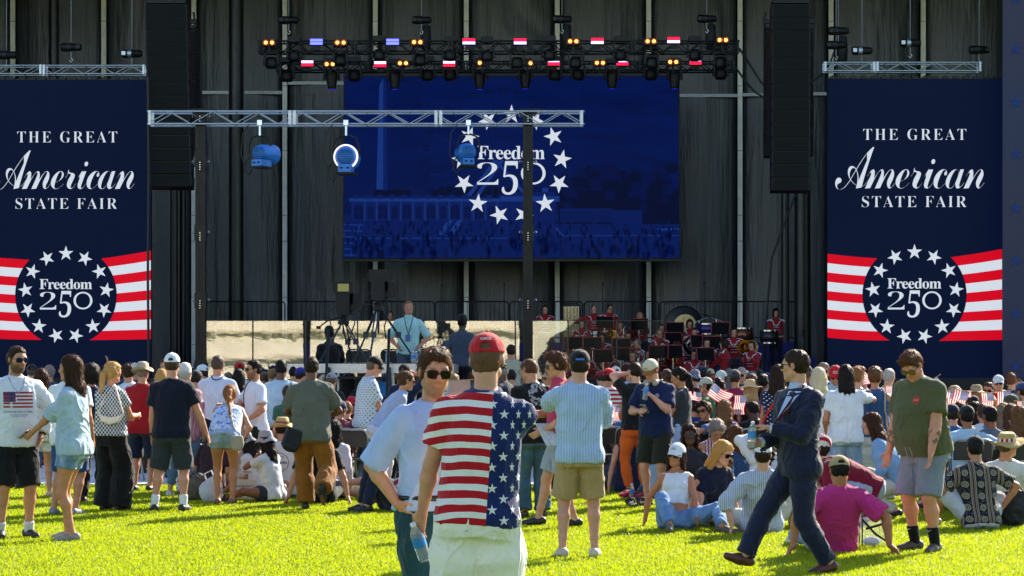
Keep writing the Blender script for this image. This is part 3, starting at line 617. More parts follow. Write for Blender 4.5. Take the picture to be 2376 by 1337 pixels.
# ------------------------------------------------------------------ glass wall, reflecting the sunlit building behind the camera
def glass_mat(f=.165):
    m, b, p = new_mat('reflective_glass'); o, x, y, z = b.obj(); t = b.n('ShaderNodeBsdfTransparent'); t.inputs[0].default_value = (.93, .93, .9, 1)
    g = b.n('ShaderNodeBsdfGlossy'); g.inputs['Roughness'].default_value = .015; g.inputs[0].default_value = (1, .98, .93, 1)
    b.put(g.inputs['Normal'], b.bump(b.noise(b.vscale(o, (.7, 1, 1.6)), 1.3, 3, .5, .5), .018, .03))
    x_ = b.n('ShaderNodeMixShader'); x_.inputs[0].default_value = f; b.t.links.new(t.outputs[0], x_.inputs[1]); b.t.links.new(g.outputs[0], x_.inputs[2]); b.out(x_.outputs[0]); return m
gm = glass_mat(); gc = glass_mat(.045); edge = mat('glass_edge', '1c2018', .3)
gx = [477, 586, 708, 829, 957, 1073, 1195, 1317, 1430, 1543]
for i in range(9):
    D = 48+(i % 3)*.02; a, b_ = at(gx[i]+1, 880, D), at(gx[i+1]-1, 745, D)
    root = MB().box(((a.x+b_.x)/2, D, (a.z+b_.z)/2), (b_.x-a.x, .012, b_.z-a.z)).build('glass_panel', gm if i < 7 else gc)
    MB().box((a.x, D-.008, (a.z+b_.z)/2), (.03, .02, b_.z-a.z)).box(((a.x+b_.x)/2, D-.002, b_.z+.008), (b_.x-a.x, .018, .014)).build('edge_strip', edge, root)
    tag(root, 'glass screen panel %s' % ['at the left end, next to the black tower', 'second from the left, reflecting a pale building', 'left of the black clothed camera operator', 'behind the tripod cameras', 'behind the man in the pale shirt', 'behind the red cap man', 'left of the right truss tower', 'clear, in front of the bells', 'clear, at the right end before the band'][i], 'glass panel', 'glass panels along the stage front')
stone = mat('limestone', 'd4cebf', .8, nz=.1, nscale=.7, bump=.1, bscale=4); stone2 = mat('limestone_trim', 'b9b09c', .8); winm = mat('dark_window', '22262b', .2, spec=.8)
bf = MB().box((-27.4, -62, 8), (58.2, 4, 16)); root = bf.build('building', stone)
t = MB()
for z in (2.6, 4.7, 9.5): t.box((-27.4, -59.8, z), (58.2, .7, .28))
for i in range(27): t.box((-55.6+i*2.15, -59.9, 4.4), (.5, .45, .35))
t.build('ledge', stone2, root)
for i in range(15):
    for z in (7, 12): MB().box((-54+i*4, -59.98, z), (1.6, .1, 2.6)).build('window', winm, root)
tag(root, 'long pale limestone building far behind the camera', 'building')
hm = mat('unseen_dark_foliage', '050903', .9, nz=.5, nscale=2)  # near-black mass added out of view so the right panes mirror something dark
hb = MB()
for i in range(90):
    x = 4.6+rnd.random()*76; z = 1+rnd.random()*8; hb.ball((x, -62-rnd.random()*6, z), (2+rnd.random()*2, 2, 1.6+rnd.random()*1.4), 6)
tag(hb.build('unseen_dark_trees', hm), kind='stuff')
# ------------------------------------------------------------------ camera platform with tripods
def deck():
    root = MB().box((at(858, 0, 34).x, 34.6, 1.72), (2.85, 3.2, .05)).build('camera_platform', mat('deck_top', '26272a', .7))
    x = at(858, 0, 34).x
    MB().box((x, 32.98, 1.655), (2.87, .04, .155)).box((x-1.44, 34.6, 1.655), (.04, 3.2, .155)).box((x+1.44, 34.6, 1.655), (.04, 3.2, .155)).build('edge_beam', alum, root)
    for sx in (-1.36, -.45, .45, 1.36): MB().tube((x+sx, 33.05, 0), (x+sx, 33.05, 1.6), .03).build('leg', alum, root)
    b = MB()
    for z in (.5, .95, 1.3): MB().box((x, 33.3, z), (2.75, .06, .09)).build('cross_rail', mat('dull_timber', '6f6a5c', .8), root)
    b = MB()
    for sx in (-1.1, -.3, .55, 1.2): MB().box((x+sx, 33.14, .95), (.06, .02, 1.2)).build('yellow_strap', mat('yellow_strap', 'a08a18', .7), root)
    b = MB()
    for k in range(5): b.box((x-.1, 32.75-k*.28, 1.5-k*.33), (.95, .27, .04))
    for sx in (-.6, .4): b.tube((x+sx, 32.9, 1.66), (x+sx, 31.5, .05), .03); b.tube((x+sx, 31.9, .5), (x+sx, 32.9, 2.3), .025)
    b.build('steps', blackm, root)
    tag(root, 'raised camera platform with a silver edge and black steps', 'platform')
    tag(MB().box((x, 37.0, .57), (2.9, 1.4, 1.14)).build('riser', blackc), 'low black riser with folding chairs behind the camera platform', 'riser')
    for k, px in enumerate((915, 975, 835)):
        folding_chair((at(px, 0, 36.6).x, 36.55, 1.15), 0, ['black folding chair on the platform behind the smaller water bottle', 'black folding chair on the platform left of the pair of bottles', 'black folding chair under the taller tripod'][k], 'black')
    for k, (px, l) in enumerate(((899, 'clear water bottle alone on the platform edge'), (958, 'water bottle left in the pair on the platform edge'), (966, 'water bottle right in the pair on the platform edge'))): bottle((at(px, 0, 33.1).x, 33.1, 1.745), l)
def bottle(loc, label, r=.033, h=.2, parent=None, rot=None):
    m, b, p = (None,)*3
    if 'bottle_plastic' not in _mc:
        m, b, p = new_mat('bottle_plastic'); p.inputs['Transmission Weight'].default_value = .75; p.inputs['Roughness'].default_value = .08; p.inputs['IOR'].default_value = 1.2; p.inputs['Base Color'].default_value = (.85, .93, 1, 1); _mc['bottle_plastic'] = m
    root = MB().lathe([(0, 0), (r*.9, 0), (r, .01), (r*.95, h*.3), (r, h*.34), (r, h*.68), (r*.8, h*.8), (r*.4, h*.9), (r*.4, h*.93)], n=14).build('water_bottle', _mc['bottle_plastic'])
    MB().lathe([(r*1.02, h*.38), (r*1.02, h*.64)], n=14).build('paper_label', mat('bottle_label', '2a7fc0', .5), root); MB().lathe([(r*.45, h*.92), (r*.45, h), (0, h)], n=10).build('cap', mat('bottle_cap', 'd8dde2', .5), root)
    root.location = loc
    if rot is not None: root.rotation_euler = rot
    return tag(root, label, 'bottle')
_fc = {}
def folding_chair(loc, rz, label, kind='black', group='folding chairs'):   # faces +y at rz 0, back towards the camera
    if kind not in _fc:
        root = empty('folding_chair', (0, 0, 0)); fr = mat('chair_tube_'+kind, '9a9da2' if kind != 'black' else '2a2b2e', .35, .8); sh = mat('chair_vinyl', '15161a', .5)
        w = .225; b = MB()
        b.path([(-w, .42, .02), (-w, .0, .45), (-w, -.2, .78), (-w+.02, -.21, .83), (-w+.07, -.215, .85), (w-.07, -.215, .85), (w-.02, -.21, .83), (w, -.2, .78), (w, 0, .45), (w, .42, .02)], .014, 8).build('frame', fr, root)
        MB().path([(-w+.03, -.3, .02), (-w+.03, .12, .46)], .012).path([(w-.03, -.3, .02), (w-.03, .12, .46)], .012).path([(-w+.03, -.2, .12), (w-.03, -.2, .12)], .01).build('rear_legs', fr, root)
        n = 8; V = []
        for j in range(2):
            for i in range(n+1):
                x = (i/n*2-1)*(w-.012); V += [(x, -.2+(-.02 if j else .0)-.03*(1-(2*i/n-1)**2)*-1, .62+j*.21)]
        F = [(i, i+1, n+2+i, n+1+i) for i in range(n)]
        V2 = [(p[0], p[1]+.012, p[2]) for p in V]; b = MB().add(V, F, True).add(V2, [f[::-1] for f in F], True)
        b.add([V[n+1], V[2*n+1], V2[2*n+1], V2[n+1]], [(0, 1, 2, 3)]); b.build('backrest', sh, root)
        MB().box((0, .07, .455), (.4, .4, .025)).build('seat', sh, root); _fc[kind] = root
        root.location = loc; root.rotation_euler = (0, 0, rz); return tag(root, label, 'chair', group)
    c = dup(_fc[kind], loc, label); c.rotation_euler = (0, 0, rz); c['group'] = group; return c
deck()
def tripod(x, ytop, D, zbase, spread, label, monitor, hh):
    root = empty('video_camera', (at(x, 0, D).x, D, zbase), label, 'video camera'); zt = at(x, ytop, D).z-zbase
    for i, (dx, dy) in enumerate(spread):
        q = Vector((dx, dy, .03)); t = Vector((dx*.06, dy*.06, zt)); md = q.lerp(t, .5); b = MB(); b.tube(q, md, .016); n = Vector((-(dy), dx, 0)).normalized()*.03
        for sg in (-1, 1): b.tube(md+n*sg, t+n*sg, .013)
        b.box(md, (.09, .07, .1)); b.ball(q, .03, 6); b.build('tripod_leg', mat('tripod_carbon', '202a38', .4, .4), root)
    b = MB(); b.lathe([(.09, 0), (.1, .04), (.07, .1), (.06, .16)], (0, 0, zt-.04), n=14); b.tube((0, 0, zt-.1), (0, 0, .5), .018); b.path([(0, 0, zt+.1), (-.25, -.25, zt+.02), (-.38, -.45, zt-.1)], .014); b.box((-.38, -.45, zt-.1), (.06, .16, .05)); b.build('pan_head', blackm, root)
    z = zt+.16+hh/2; b = MB(); b.box((0, .05, z), (.23, .46, hh*1.15)); b.box((.03, .1, z+hh*.3), (.27, .34, hh*.6)); b.box((.2, .1, z+.03), (.19, .34, hh*1.0)); b.box((0, .0, z-hh*.55), (.1, .34, .05)); b.build('camera_body', blackm, root)
    b = MB(); b.lathe([(.075, 0), (.085, .3), (.1, .34), (.1, .42)], (0, .26, z), Matrix.Rotation(R(-90), 3, 'X'), 14); b.build('lens', blackm, root)
    b = MB(); zz = z+hh*.5+.13; b.box((0, 0, zz), (.32, .08, .21)); b.tube((-.04, 0, z+hh*.4), (-.04, 0, zz-.08), .015); b.tube((.05, 0, z+hh*.4), (.05, 0, zz-.08), .012); b.path([(-.14, 0, zz), (-.17, 0, zz+.04), (-.17, 0, zz-.05), (-.14, 0, zz-.06)], .012); b.build('viewfinder', blackm, root)
    if monitor: MB().box((0, -.043, zz), (.19, .006, .13)).build('monitor', emit('monitor_picture', '8a8f5a', .35), root)
    b = MB(); b.path([(-.1, -.05, z), (-.24, -.1, z-.15), (-.2, -.05, z-.45), (-.05, 0, zt-.1)], .01); b.path([(.1, 0, z-.1), (.2, -.05, zt), (.1, 0, zt-.3), (.12, .1, .4)], .012); b.build('camera_cable', rubber, root)
tripod(797, 748, 34, 1.75, ((-.38, -.1), (.42, -.3), (.1, .5)), 'lower video camera on a tripod with a small lit monitor', True, .3)
tripod(878, 716, 33.4, 1.75, ((-.4, .1), (.62, .2), (-.12, -.45)), 'taller video camera on a tripod beside the pale shirt man', False, .26)
# ------------------------------------------------------------------ figures: distance-field bodies meshed by surface nets
BIG = 9.0
def smin(a, b, k):
    h = np.maximum(k-np.abs(a-b), 0)/k
    return np.minimum(a, b)-h*h*k*.25
def nrm(v):
    v = np.asarray(v, dtype=float); n = np.linalg.norm(v); return v/n if n > 1e-9 else v
class Field:
    def __init__(s, k=.02): s.p = []; s.k = k
    def cone(s, a, b, ra, rb=None, k=None, cuts=(), flat=None):
        a = np.asarray(a, float); b = np.asarray(b, float); rb = ra if rb is None else rb
        s.p.append(('c', a, b, ra, rb, k, cuts, flat)); return s
    def chain(s, pts, rs, k=None):
        for i in range(len(pts)-1): s.cone(pts[i], pts[i+1], rs[i], rs[i+1], k)
        return s
    def ell(s, c, r, M=None, k=None, sub=False, cuts=()):
        s.p.append(('s' if sub else 'e', np.asarray(c, float), np.asarray(r, float), np.eye(3) if M is None else np.asarray(M), k, cuts)); return s
    def fn(s, f, lo, hi, k=None): s.p.append(('f', f, np.asarray(lo, float), np.asarray(hi, float), k, ())); return s
    def plane(s, o, n): s.p.append(('p', np.asarray(o, float), nrm(n))); return s
    def mesh(s, h):
        los, his = [], []
        for q in s.p:
            if q[0] == 'c': m = max(q[3], q[4]); los.append(np.minimum(q[1], q[2])-m); his.append(np.maximum(q[1], q[2])+m)
            elif q[0] == 'e': e = np.abs(q[3]) @ q[2]; los.append(q[1]-e); his.append(q[1]+e)
            elif q[0] == 'f': los.append(q[2]); his.append(q[3])
        lo = np.min(los, 0)-3*h; hi = np.max(his, 0)+3*h; n = np.ceil((hi-lo)/h).astype(int)+1
        ax = [lo[i]+h*np.arange(n[i]) for i in range(3)]
        F = np.full(n, BIG, dtype=np.float32)
        for q in s.p:
            if q[0] == 'p':
                d = (ax[0]-q[1][0])[:, None, None]*q[2][0]+(ax[1]-q[1][1])[None, :, None]*q[2][1]+(ax[2]-q[1][2])[None, None, :]*q[2][2]
                np.maximum(F, d, out=F, casting='unsafe'); continue
            k = q[4] if q[0] in 'esf' else q[5]; k = s.k if k is None else k; mg = k+2.5*h
            if q[0] == 'c': m = max(q[3], q[4]); a, b = np.minimum(q[1], q[2])-m, np.maximum(q[1], q[2])+m
            elif q[0] in 'es': e = np.abs(q[3]) @ q[2]; a, b = q[1]-e, q[1]+e
            else: a, b = q[2], q[3]
            i0 = np.maximum(np.floor((a-mg-lo)/h).astype(int), 0); i1 = np.minimum(np.ceil((b+mg-lo)/h).astype(int)+1, n)
            if (i1 <= i0).any(): continue
            X, Y, Z = ax[0][i0[0]:i1[0]][:, None, None], ax[1][i0[1]:i1[1]][None, :, None], ax[2][i0[2]:i1[2]][None, None, :]
            if q[0] == 'c':
                ba = q[2]-q[1]; L = max(ba @ ba, 1e-9); px, py, pz = X-q[1][0], Y-q[1][1], Z-q[1][2]
                t = np.clip((px*ba[0]+py*ba[1]+pz*ba[2])/L, 0, 1)
                dx, dy, dz = px-ba[0]*t, py-ba[1]*t, pz-ba[2]*t
                if q[7] is not None:                     # flattened along a direction: (dir, factor>1 squeezes)
                    w = q[7][0]; dd = (dx*w[0]+dy*w[1]+dz*w[2])*(q[7][1]-1); dx, dy, dz = dx+dd*w[0], dy+dd*w[1], dz+dd*w[2]
                    d = (np.sqrt(dx*dx+dy*dy+dz*dz)-(q[3]+(q[4]-q[3])*t))*(1/q[7][1]**.5)
                else: d = np.sqrt(dx*dx+dy*dy+dz*dz)-(q[3]+(q[4]-q[3])*t)
            elif q[0] in 'es':
                M = q[3]; x, y, z = X-q[1][0], Y-q[1][1], Z-q[1][2]
                u = [(x*M[0, i]+y*M[1, i]+z*M[2, i])/q[2][i] for i in range(3)]
                k0 = np.sqrt(u[0]**2+u[1]**2+u[2]**2)+1e-9; k1 = np.sqrt((u[0]/q[2][0])**2+(u[1]/q[2][1])**2+(u[2]/q[2][2])**2)+1e-9
                d = k0*(k0-1)/k1
            else: d = q[1](X, Y, Z)
            cuts = q[5] if q[0] in 'esf' else q[6]
            for (o, nn) in cuts: d = np.maximum(d, (X-o[0])*nn[0]+(Y-o[1])*nn[1]+(Z-o[2])*nn[2])
            sl = (slice(i0[0], i1[0]), slice(i0[1], i1[1]), slice(i0[2], i1[2]))
            if q[0] == 's': F[sl] = -smin(-F[sl], d, max(k, 1e-4))
            elif k < 1e-3: F[sl] = np.minimum(F[sl], d)
            else: F[sl] = smin(F[sl], d.astype(np.float32), k)
        return nets(F, lo, h)
def nets(F, lo, h):
    I = F < 0; n = F.shape
    c = [I[a:n[0]-1+a, b:n[1]-1+b, e:n[2]-1+e] for a in (0, 1) for b in (0, 1) for e in (0, 1)]
    an = c[0].copy(); al = c[0].copy()
    for q in c[1:]: an |= q; al &= q
    act = np.argwhere(an & ~al)
    if len(act) == 0: return np.zeros((0, 3)), np.zeros((0, 4), int)
    idm = np.full([x-1 for x in n], -1, np.int32); idm[act[:, 0], act[:, 1], act[:, 2]] = np.arange(len(act))
    off = [(a, b, e) for a in (0, 1) for b in (0, 1) for e in (0, 1)]
    val = np.stack([F[act[:, 0]+o[0], act[:, 1]+o[1], act[:, 2]+o[2]] for o in off], 1)
    acc = np.zeros((len(act), 3)); cnt = np.zeros(len(act)); oo = np.array(off, float)
    for i in range(8):
        for j in range(i+1, 8):
            if sum(abs(off[i][q]-off[j][q]) for q in range(3)) != 1: continue
            a, b = val[:, i], val[:, j]; m = (a < 0) != (b < 0)
            t = np.where(m, a/np.where(m, a-b, 1), 0)
            acc += np.where(m[:, None], oo[i]+(oo[j]-oo[i])*t[:, None], 0); cnt += m
    V = lo+h*(act+acc/cnt[:, None]); Q = []
    for d in range(3):
        u, v = [(1, 2), (2, 0), (0, 1)][d]
        s0 = [slice(None)]*3; s1 = [slice(None)]*3; s0[d] = slice(0, n[d]-1); s1[d] = slice(1, n[d])
        A, B = I[tuple(s0)], I[tuple(s1)]; e = np.argwhere(A != B)
        e = e[(e[:, u] > 0) & (e[:, v] > 0) & (e[:, u] < n[u]-1) & (e[:, v] < n[v]-1)]
        sgn = A[e[:, 0], e[:, 1], e[:, 2]]; g = []
        for du, dv in ((1, 1), (0, 1), (0, 0), (1, 0)):
            k = e.copy(); k[:, u] -= du; k[:, v] -= dv; g.append(idm[k[:, 0], k[:, 1], k[:, 2]])
        q = np.stack(g, 1); q[~sgn] = q[~sgn][:, ::-1]; Q.append(q)
    Q = np.concatenate(Q); Q = Q[(Q >= 0).all(1)]
    for _ in range(2):                                   # gentle relaxation
        s = np.zeros_like(V); w = np.zeros(len(V))
        for a, b in ((0, 1), (1, 2), (2, 3), (3, 0)):
            for i in range(3): s[:, i] += np.bincount(Q[:, a], V[Q[:, b], i], len(V))+np.bincount(Q[:, b], V[Q[:, a], i], len(V))
            w += np.bincount(Q[:, a], minlength=len(V))+np.bincount(Q[:, b], minlength=len(V))
        V = V*.6+.4*s/np.maximum(w, 1)[:, None]
    return V, Q
def vnormals(V, Q):
    n = np.cross(V[Q[:, 2]]-V[Q[:, 0]], V[Q[:, 3]]-V[Q[:, 1]]); N = np.zeros_like(V)
    for c in range(4):
        for i in range(3): N[:, i] += np.bincount(Q[:, c], n[:, i], len(V))
    return N/np.maximum(np.linalg.norm(N, axis=1), 1e-9)[:, None]
# ---- materials of people
def skin_mat(col, hair='2a1d14'):
    key = ('skin', col, hair)
    if key in _mc: return _mc[key]
    m, b, p = new_mat('skin'); c = lin(col); o = b.obj()[0]
    a = b.n('ShaderNodeAttribute', attribute_name='tint'); sp = b.n('ShaderNodeSeparateColor'); b.t.links.new(a.outputs['Color'], sp.inputs[0])
    n = b.noise(o, 14, 4); base = b.mix(b.rng(n, .3, .7, 0, 1), tuple(x*.85 for x in c), (min(1, c[0]*1.1), c[1]*1.02, c[2]*1.0)); base = b.mix(b.rng(b.noise(o, 48, 3), .5, .75, 0, .4), base, (c[0]*.95, c[1]*.74, c[2]*.7))
    base = b.mix(sp.outputs[0], base, (c[0]*.85, c[1]*.5, c[2]*.48))
    base = b.mix(b.m1('MULTIPLY', sp.outputs[1], b.rng(b.noise(o, 260, 2), .3, .55, .55, 1)), base, lin(hair)); base = b.mix(sp.outputs[2], base, (.025, .03, .035))
    b.put(p.inputs['Base Color'], base); p.inputs['Roughness'].default_value = .5; p.inputs['Specular IOR Level'].default_value = .4
    p.inputs['Subsurface Weight'].default_value = .12; p.inputs['Subsurface Radius'].default_value = (.02, .008, .004); p.inputs['Subsurface Scale'].default_value = .6
    b.put(p.inputs['Normal'], b.bump(b.noise(o, 120, 3), .08, .004)); _mc[key] = m; return m
def cloth(col, pat=None, rough=.85, tr=.1, nz=.1):
    key = ('cloth', str(col), str(pat), rough, tr)
    if key in _mc: return _mc[key]
    m, b, p = new_mat('cloth'); o, x, y, z = b.obj(); c = lin(col)
    f = b.noise(o, 5, 4, .6); base = b.mix(b.rng(f, .3, .7, 0, 1), tuple(q*(1-nz) for q in c), tuple(min(1, q*(1+nz)) for q in c))
    if pat:
        k = pat[0]
        if k == 'vstripe':                               # thin upright stripes
            w = b.m1('ADD', x, b.m1('MULTIPLY', b.m1('SUBTRACT', b.noise(o, 4, 2), .5), .02)); mk = b.m1('GREATER_THAN', b.m1('SINE', b.m1('MULTIPLY', w, 2*math.pi/pat[2])), pat[3]); base = b.mix(mk, base, lin(pat[1]))
        elif k == 'hstripe':
            w = b.m1('ADD', z, b.m1('MULTIPLY', b.m1('SUBTRACT', b.noise(o, 4, 2), .5), .02)); mk = b.m1('GREATER_THAN', b.m1('SINE', b.m1('MULTIPLY', w, 2*math.pi/pat[2])), pat[3]); base = b.mix(mk, base, lin(pat[1]))
        elif k == 'check':
            w = b.m1('MULTIPLY', b.m1('SINE', b.m1('MULTIPLY', b.m1('ADD', x, y), 2*math.pi/pat[2])), b.m1('SINE', b.m1('MULTIPLY', z, 2*math.pi/pat[2]))); base = b.mix(b.m1('GREATER_THAN', w, 0), base, lin(pat[1]))
        elif k == 'dots':
            u, v = b.cell(b.m1('ADD', x, b.m1('MULTIPLY', y, .9)), pat[2]), b.cell(z, pat[2]); u2, v2 = b.cell(b.m1('ADD', b.m1('ADD', x, b.m1('MULTIPLY', y, .9)), pat[2]/2), pat[2]), b.cell(b.m1('ADD', z, pat[2]/2), pat[2])
            d = b.m1('MINIMUM', b.m1('ADD', b.m1('MULTIPLY', u, u), b.m1('MULTIPLY', v, v)), b.m1('ADD', b.m1('MULTIPLY', u2, u2), b.m1('MULTIPLY', v2, v2))); base = b.mix(b.m1('LESS_THAN', d, pat[3]**2), base, lin(pat[1]))
        elif k == 'blot':                                # printed flowers or camouflage
            base = b.mix(b.m1('GREATER_THAN', b.noise(o, pat[2], 3, .6, 1.5), pat[3]), base, lin(pat[1]))
            if len(pat) > 4: base = b.mix(b.m1('GREATER_THAN', b.noise(o, pat[2]*1.3, 3, .6, 1.5), pat[3]+.06), base, lin(pat[4]))
        elif k == 'flagpolo':                            # red and white bands left of the seam, stars right of it
            q = b.m1('ADD', b.m1('SUBTRACT', z, b.m1('MULTIPLY', b.m1('MULTIPLY', b.m1('ADD', x, .06), b.m1('ADD', x, .06)), -.75)), b.m1('MULTIPLY', b.m1('SUBTRACT', b.noise(o, 3.5, 2), .5), .035))
            s_ = b.m1('LESS_THAN', b.cell(b.m1('ADD', q, -.005), .0685), .003); base = b.mix(s_, lin('e3e2de'), lin('b3101f'))
            xs_ = b.m1('ADD', x, b.m1('MULTIPLY', b.m1('SUBTRACT', b.noise(o, 5, 2), .5), .02))
            st = b.hexstars(b.m1('ADD', xs_, b.m1('ADD', -.075, b.m1('MULTIPLY', b.m1('MAXIMUM', b.m1('SUBTRACT', x, .16), 0), 1.0))), z, .112, .104, .026)
            blue = b.mix(st, lin('0f2257'), lin('d9dad6')); col_z = b.m1('GREATER_THAN', z, 1.512)
            base = b.mix(b.m1('GREATER_THAN', x, b.m1('ADD', .045, b.m1('MULTIPLY', b.m1('SUBTRACT', z, .9), .06))), base, blue); base = b.mix(col_z, base, lin('13275c'))
        elif k == 'flaghat':
            st = b.hexstars(x, z, .036, .036, .011); blue = b.mix(st, lin('0f2257'), lin('d9dad6')); base = blue
        elif k == 'bands':
            base = b.mix(b.m1('GREATER_THAN', b.m1('SINE', b.m1('MULTIPLY', b.m1('ADD', x, b.m1('MULTIPLY', z, pat[3])), 2*math.pi/pat[2])), 0), base, lin(pat[1]))
        elif k == 'folk':                                # upright bands with rings of ornament
            u = b.cell(x, .15); au = b.m1('ABSOLUTE', u); band = b.m1('GREATER_THAN', au, .052); line = b.m1('LESS_THAN', b.m1('ABSOLUTE', b.m1('SUBTRACT', au, .05)), .004)
            v = b.cell(z, .115); r = b.m1('SQRT', b.m1('ADD', b.m1('MULTIPLY', u, u), b.m1('MULTIPLY', v, v))); ring = b.m1('LESS_THAN', b.m1('ABSOLUTE', b.m1('SUBTRACT', r, .027)), .005); dot = b.m1('LESS_THAN', b.m1('ABSOLUTE', b.m1('SUBTRACT', r, .012)), .004)
            base = b.mix(b.m1('GREATER_THAN', b.noise(o, 45, 2), .56), base, lin('4c4a52')); base = b.mix(band, base, lin('3d1420')); base = b.mix(b.m1('LESS_THAN', b.m1('ABSOLUTE', b.m1('SUBTRACT', au, .064)), .004), base, lin('8d8270'))
            base = b.mix(b.m1('MAXIMUM', b.m1('MAXIMUM', line, ring), dot), base, lin('9c917c'))
        elif k == 'denim':
            base = b.mix(b.rng(b.noise(b.vscale(o, (1, 1, .35)), 7, 3), .45, .7, 0, .75), base, lin(pat[1])); base = b.mix(b.m1('MULTIPLY', b.noise(o, 300, 1), .25), base, lin(pat[1]))
    b.put(p.inputs['Base Color'], base); p.inputs['Roughness'].default_value = rough; p.inputs['Specular IOR Level'].default_value = .25
    p.inputs['Sheen Weight'].default_value = .15; p.inputs['Sheen Roughness'].default_value = .5
    h = b.m1('ADD', b.m1('MULTIPLY', b.m1('ABSOLUTE', b.m1('SUBTRACT', b.noise(b.vscale(o, (1, 1, .7)), 9, 3, .5, .8), .5)), 1.4), b.m1('MULTIPLY', b.noise(o, 420, 1), .06))
    b.put(p.inputs['Normal'], b.bump(h, .75, .03))
    if tr:
        t = b.n('ShaderNodeBsdfTranslucent'); b.put(t.inputs[0], base); mx = b.n('ShaderNodeMixShader'); mx.inputs[0].default_value = tr
        b.t.links.new(p.outputs[0], mx.inputs[1]); b.t.links.new(t.outputs[0], mx.inputs[2]); b.out(mx.outputs[0])
    _mc[key] = m; return m
def hair_mat(col):
    key = ('hair', col)
    if key in _mc: return _mc[key]
    m, b, p = new_mat('hair'); o = b.obj()[0]; c = lin(col); f = b.noise(b.vscale(o, (1, 1, .15)), 210, 3, .75); g = b.noise(o, 10, 3)
    b.put(p.inputs['Base Color'], b.mix(b.m1('ADD', b.m1('MULTIPLY', f, .7), b.m1('MULTIPLY', g, .3)), tuple(x*.3 for x in c), tuple(min(1, x*1.7+.002) for x in c)))
    p.inputs['Roughness'].default_value = .5; p.inputs['Specular IOR Level'].default_value = .22; b.put(p.inputs['Normal'], b.bump(f, .6, .008))
    t = b.n('ShaderNodeBsdfTranslucent'); t.inputs[0].default_value = (min(1, c[0]*3+.05), min(1, c[1]*2.4+.02), min(1, c[2]*1.8+.006), 1); mx = b.n('ShaderNodeMixShader'); mx.inputs[0].default_value = .3
    b.t.links.new(p.outputs[0], mx.inputs[1]); b.t.links.new(t.outputs[0], mx.inputs[2]); b.out(mx.outputs[0]); _mc[key] = m; return m
lensm = mat('dark_lens', '060607', .12, 0, spec=.35); frameb = mat('glasses_frame', '131112', .3); eyew = mat('eye_white', 'c9c4bd', .3)
# ---- skeleton
T_ = np.array([-.3, -.12, 0, .12, .25, .36, .5, .64, .78, .88, .95, 1.0, 1.04])
TW = {'m': np.array([.17, .176, .178, .172, .160, .152, .157, .168, .176, .162, .115, .078, .062]), 'f': np.array([.175, .182, .183, .172, .148, .134, .138, .148, .152, .138, .095, .062, .05])}
TF = {'m': np.array([.10, .105, .108, .110, .108, .106, .110, .118, .118, .095, .070, .055, .05]), 'f': np.array([.10, .105, .106, .103, .096, .088, .090, .100, .098, .080, .06, .048, .045])}
TB = {'m': np.array([.11, .125, .128, .112, .094, .088, .096, .108, .112, .10, .08, .062, .055]), 'f': np.array([.12, .132, .132, .110, .088, .078, .085, .095, .098, .088, .07, .055, .05])}
def ik(a, t, l1, l2, pole):
    a = np.asarray(a, float); t = np.asarray(t, float); d = t-a; L = np.linalg.norm(d); L2 = min(L, (l1+l2)*.998); L2 = max(L2, abs(l1-l2)+.02); u = d/max(L, 1e-6)
    x = (l1*l1-l2*l2+L2*L2)/(2*L2); h = math.sqrt(max(l1*l1-x*x, 0)); p = np.asarray(pole, float); p = nrm(p-u*(p @ u))
    return a+u*x+p*h, a+u*L2
def rotm(yaw, pitch, roll):                              # turn left +, look down +, tilt to own right +
    return np.array(Matrix.Rotation(yaw, 3, 'Z') @ Matrix.Rotation(-pitch, 3, 'X') @ Matrix.Rotation(roll, 3, 'Y'))
class Fig:
    pass
HATS = ('cap', 'bucket', 'straw', 'bush', 'beanie', 'sunhat')
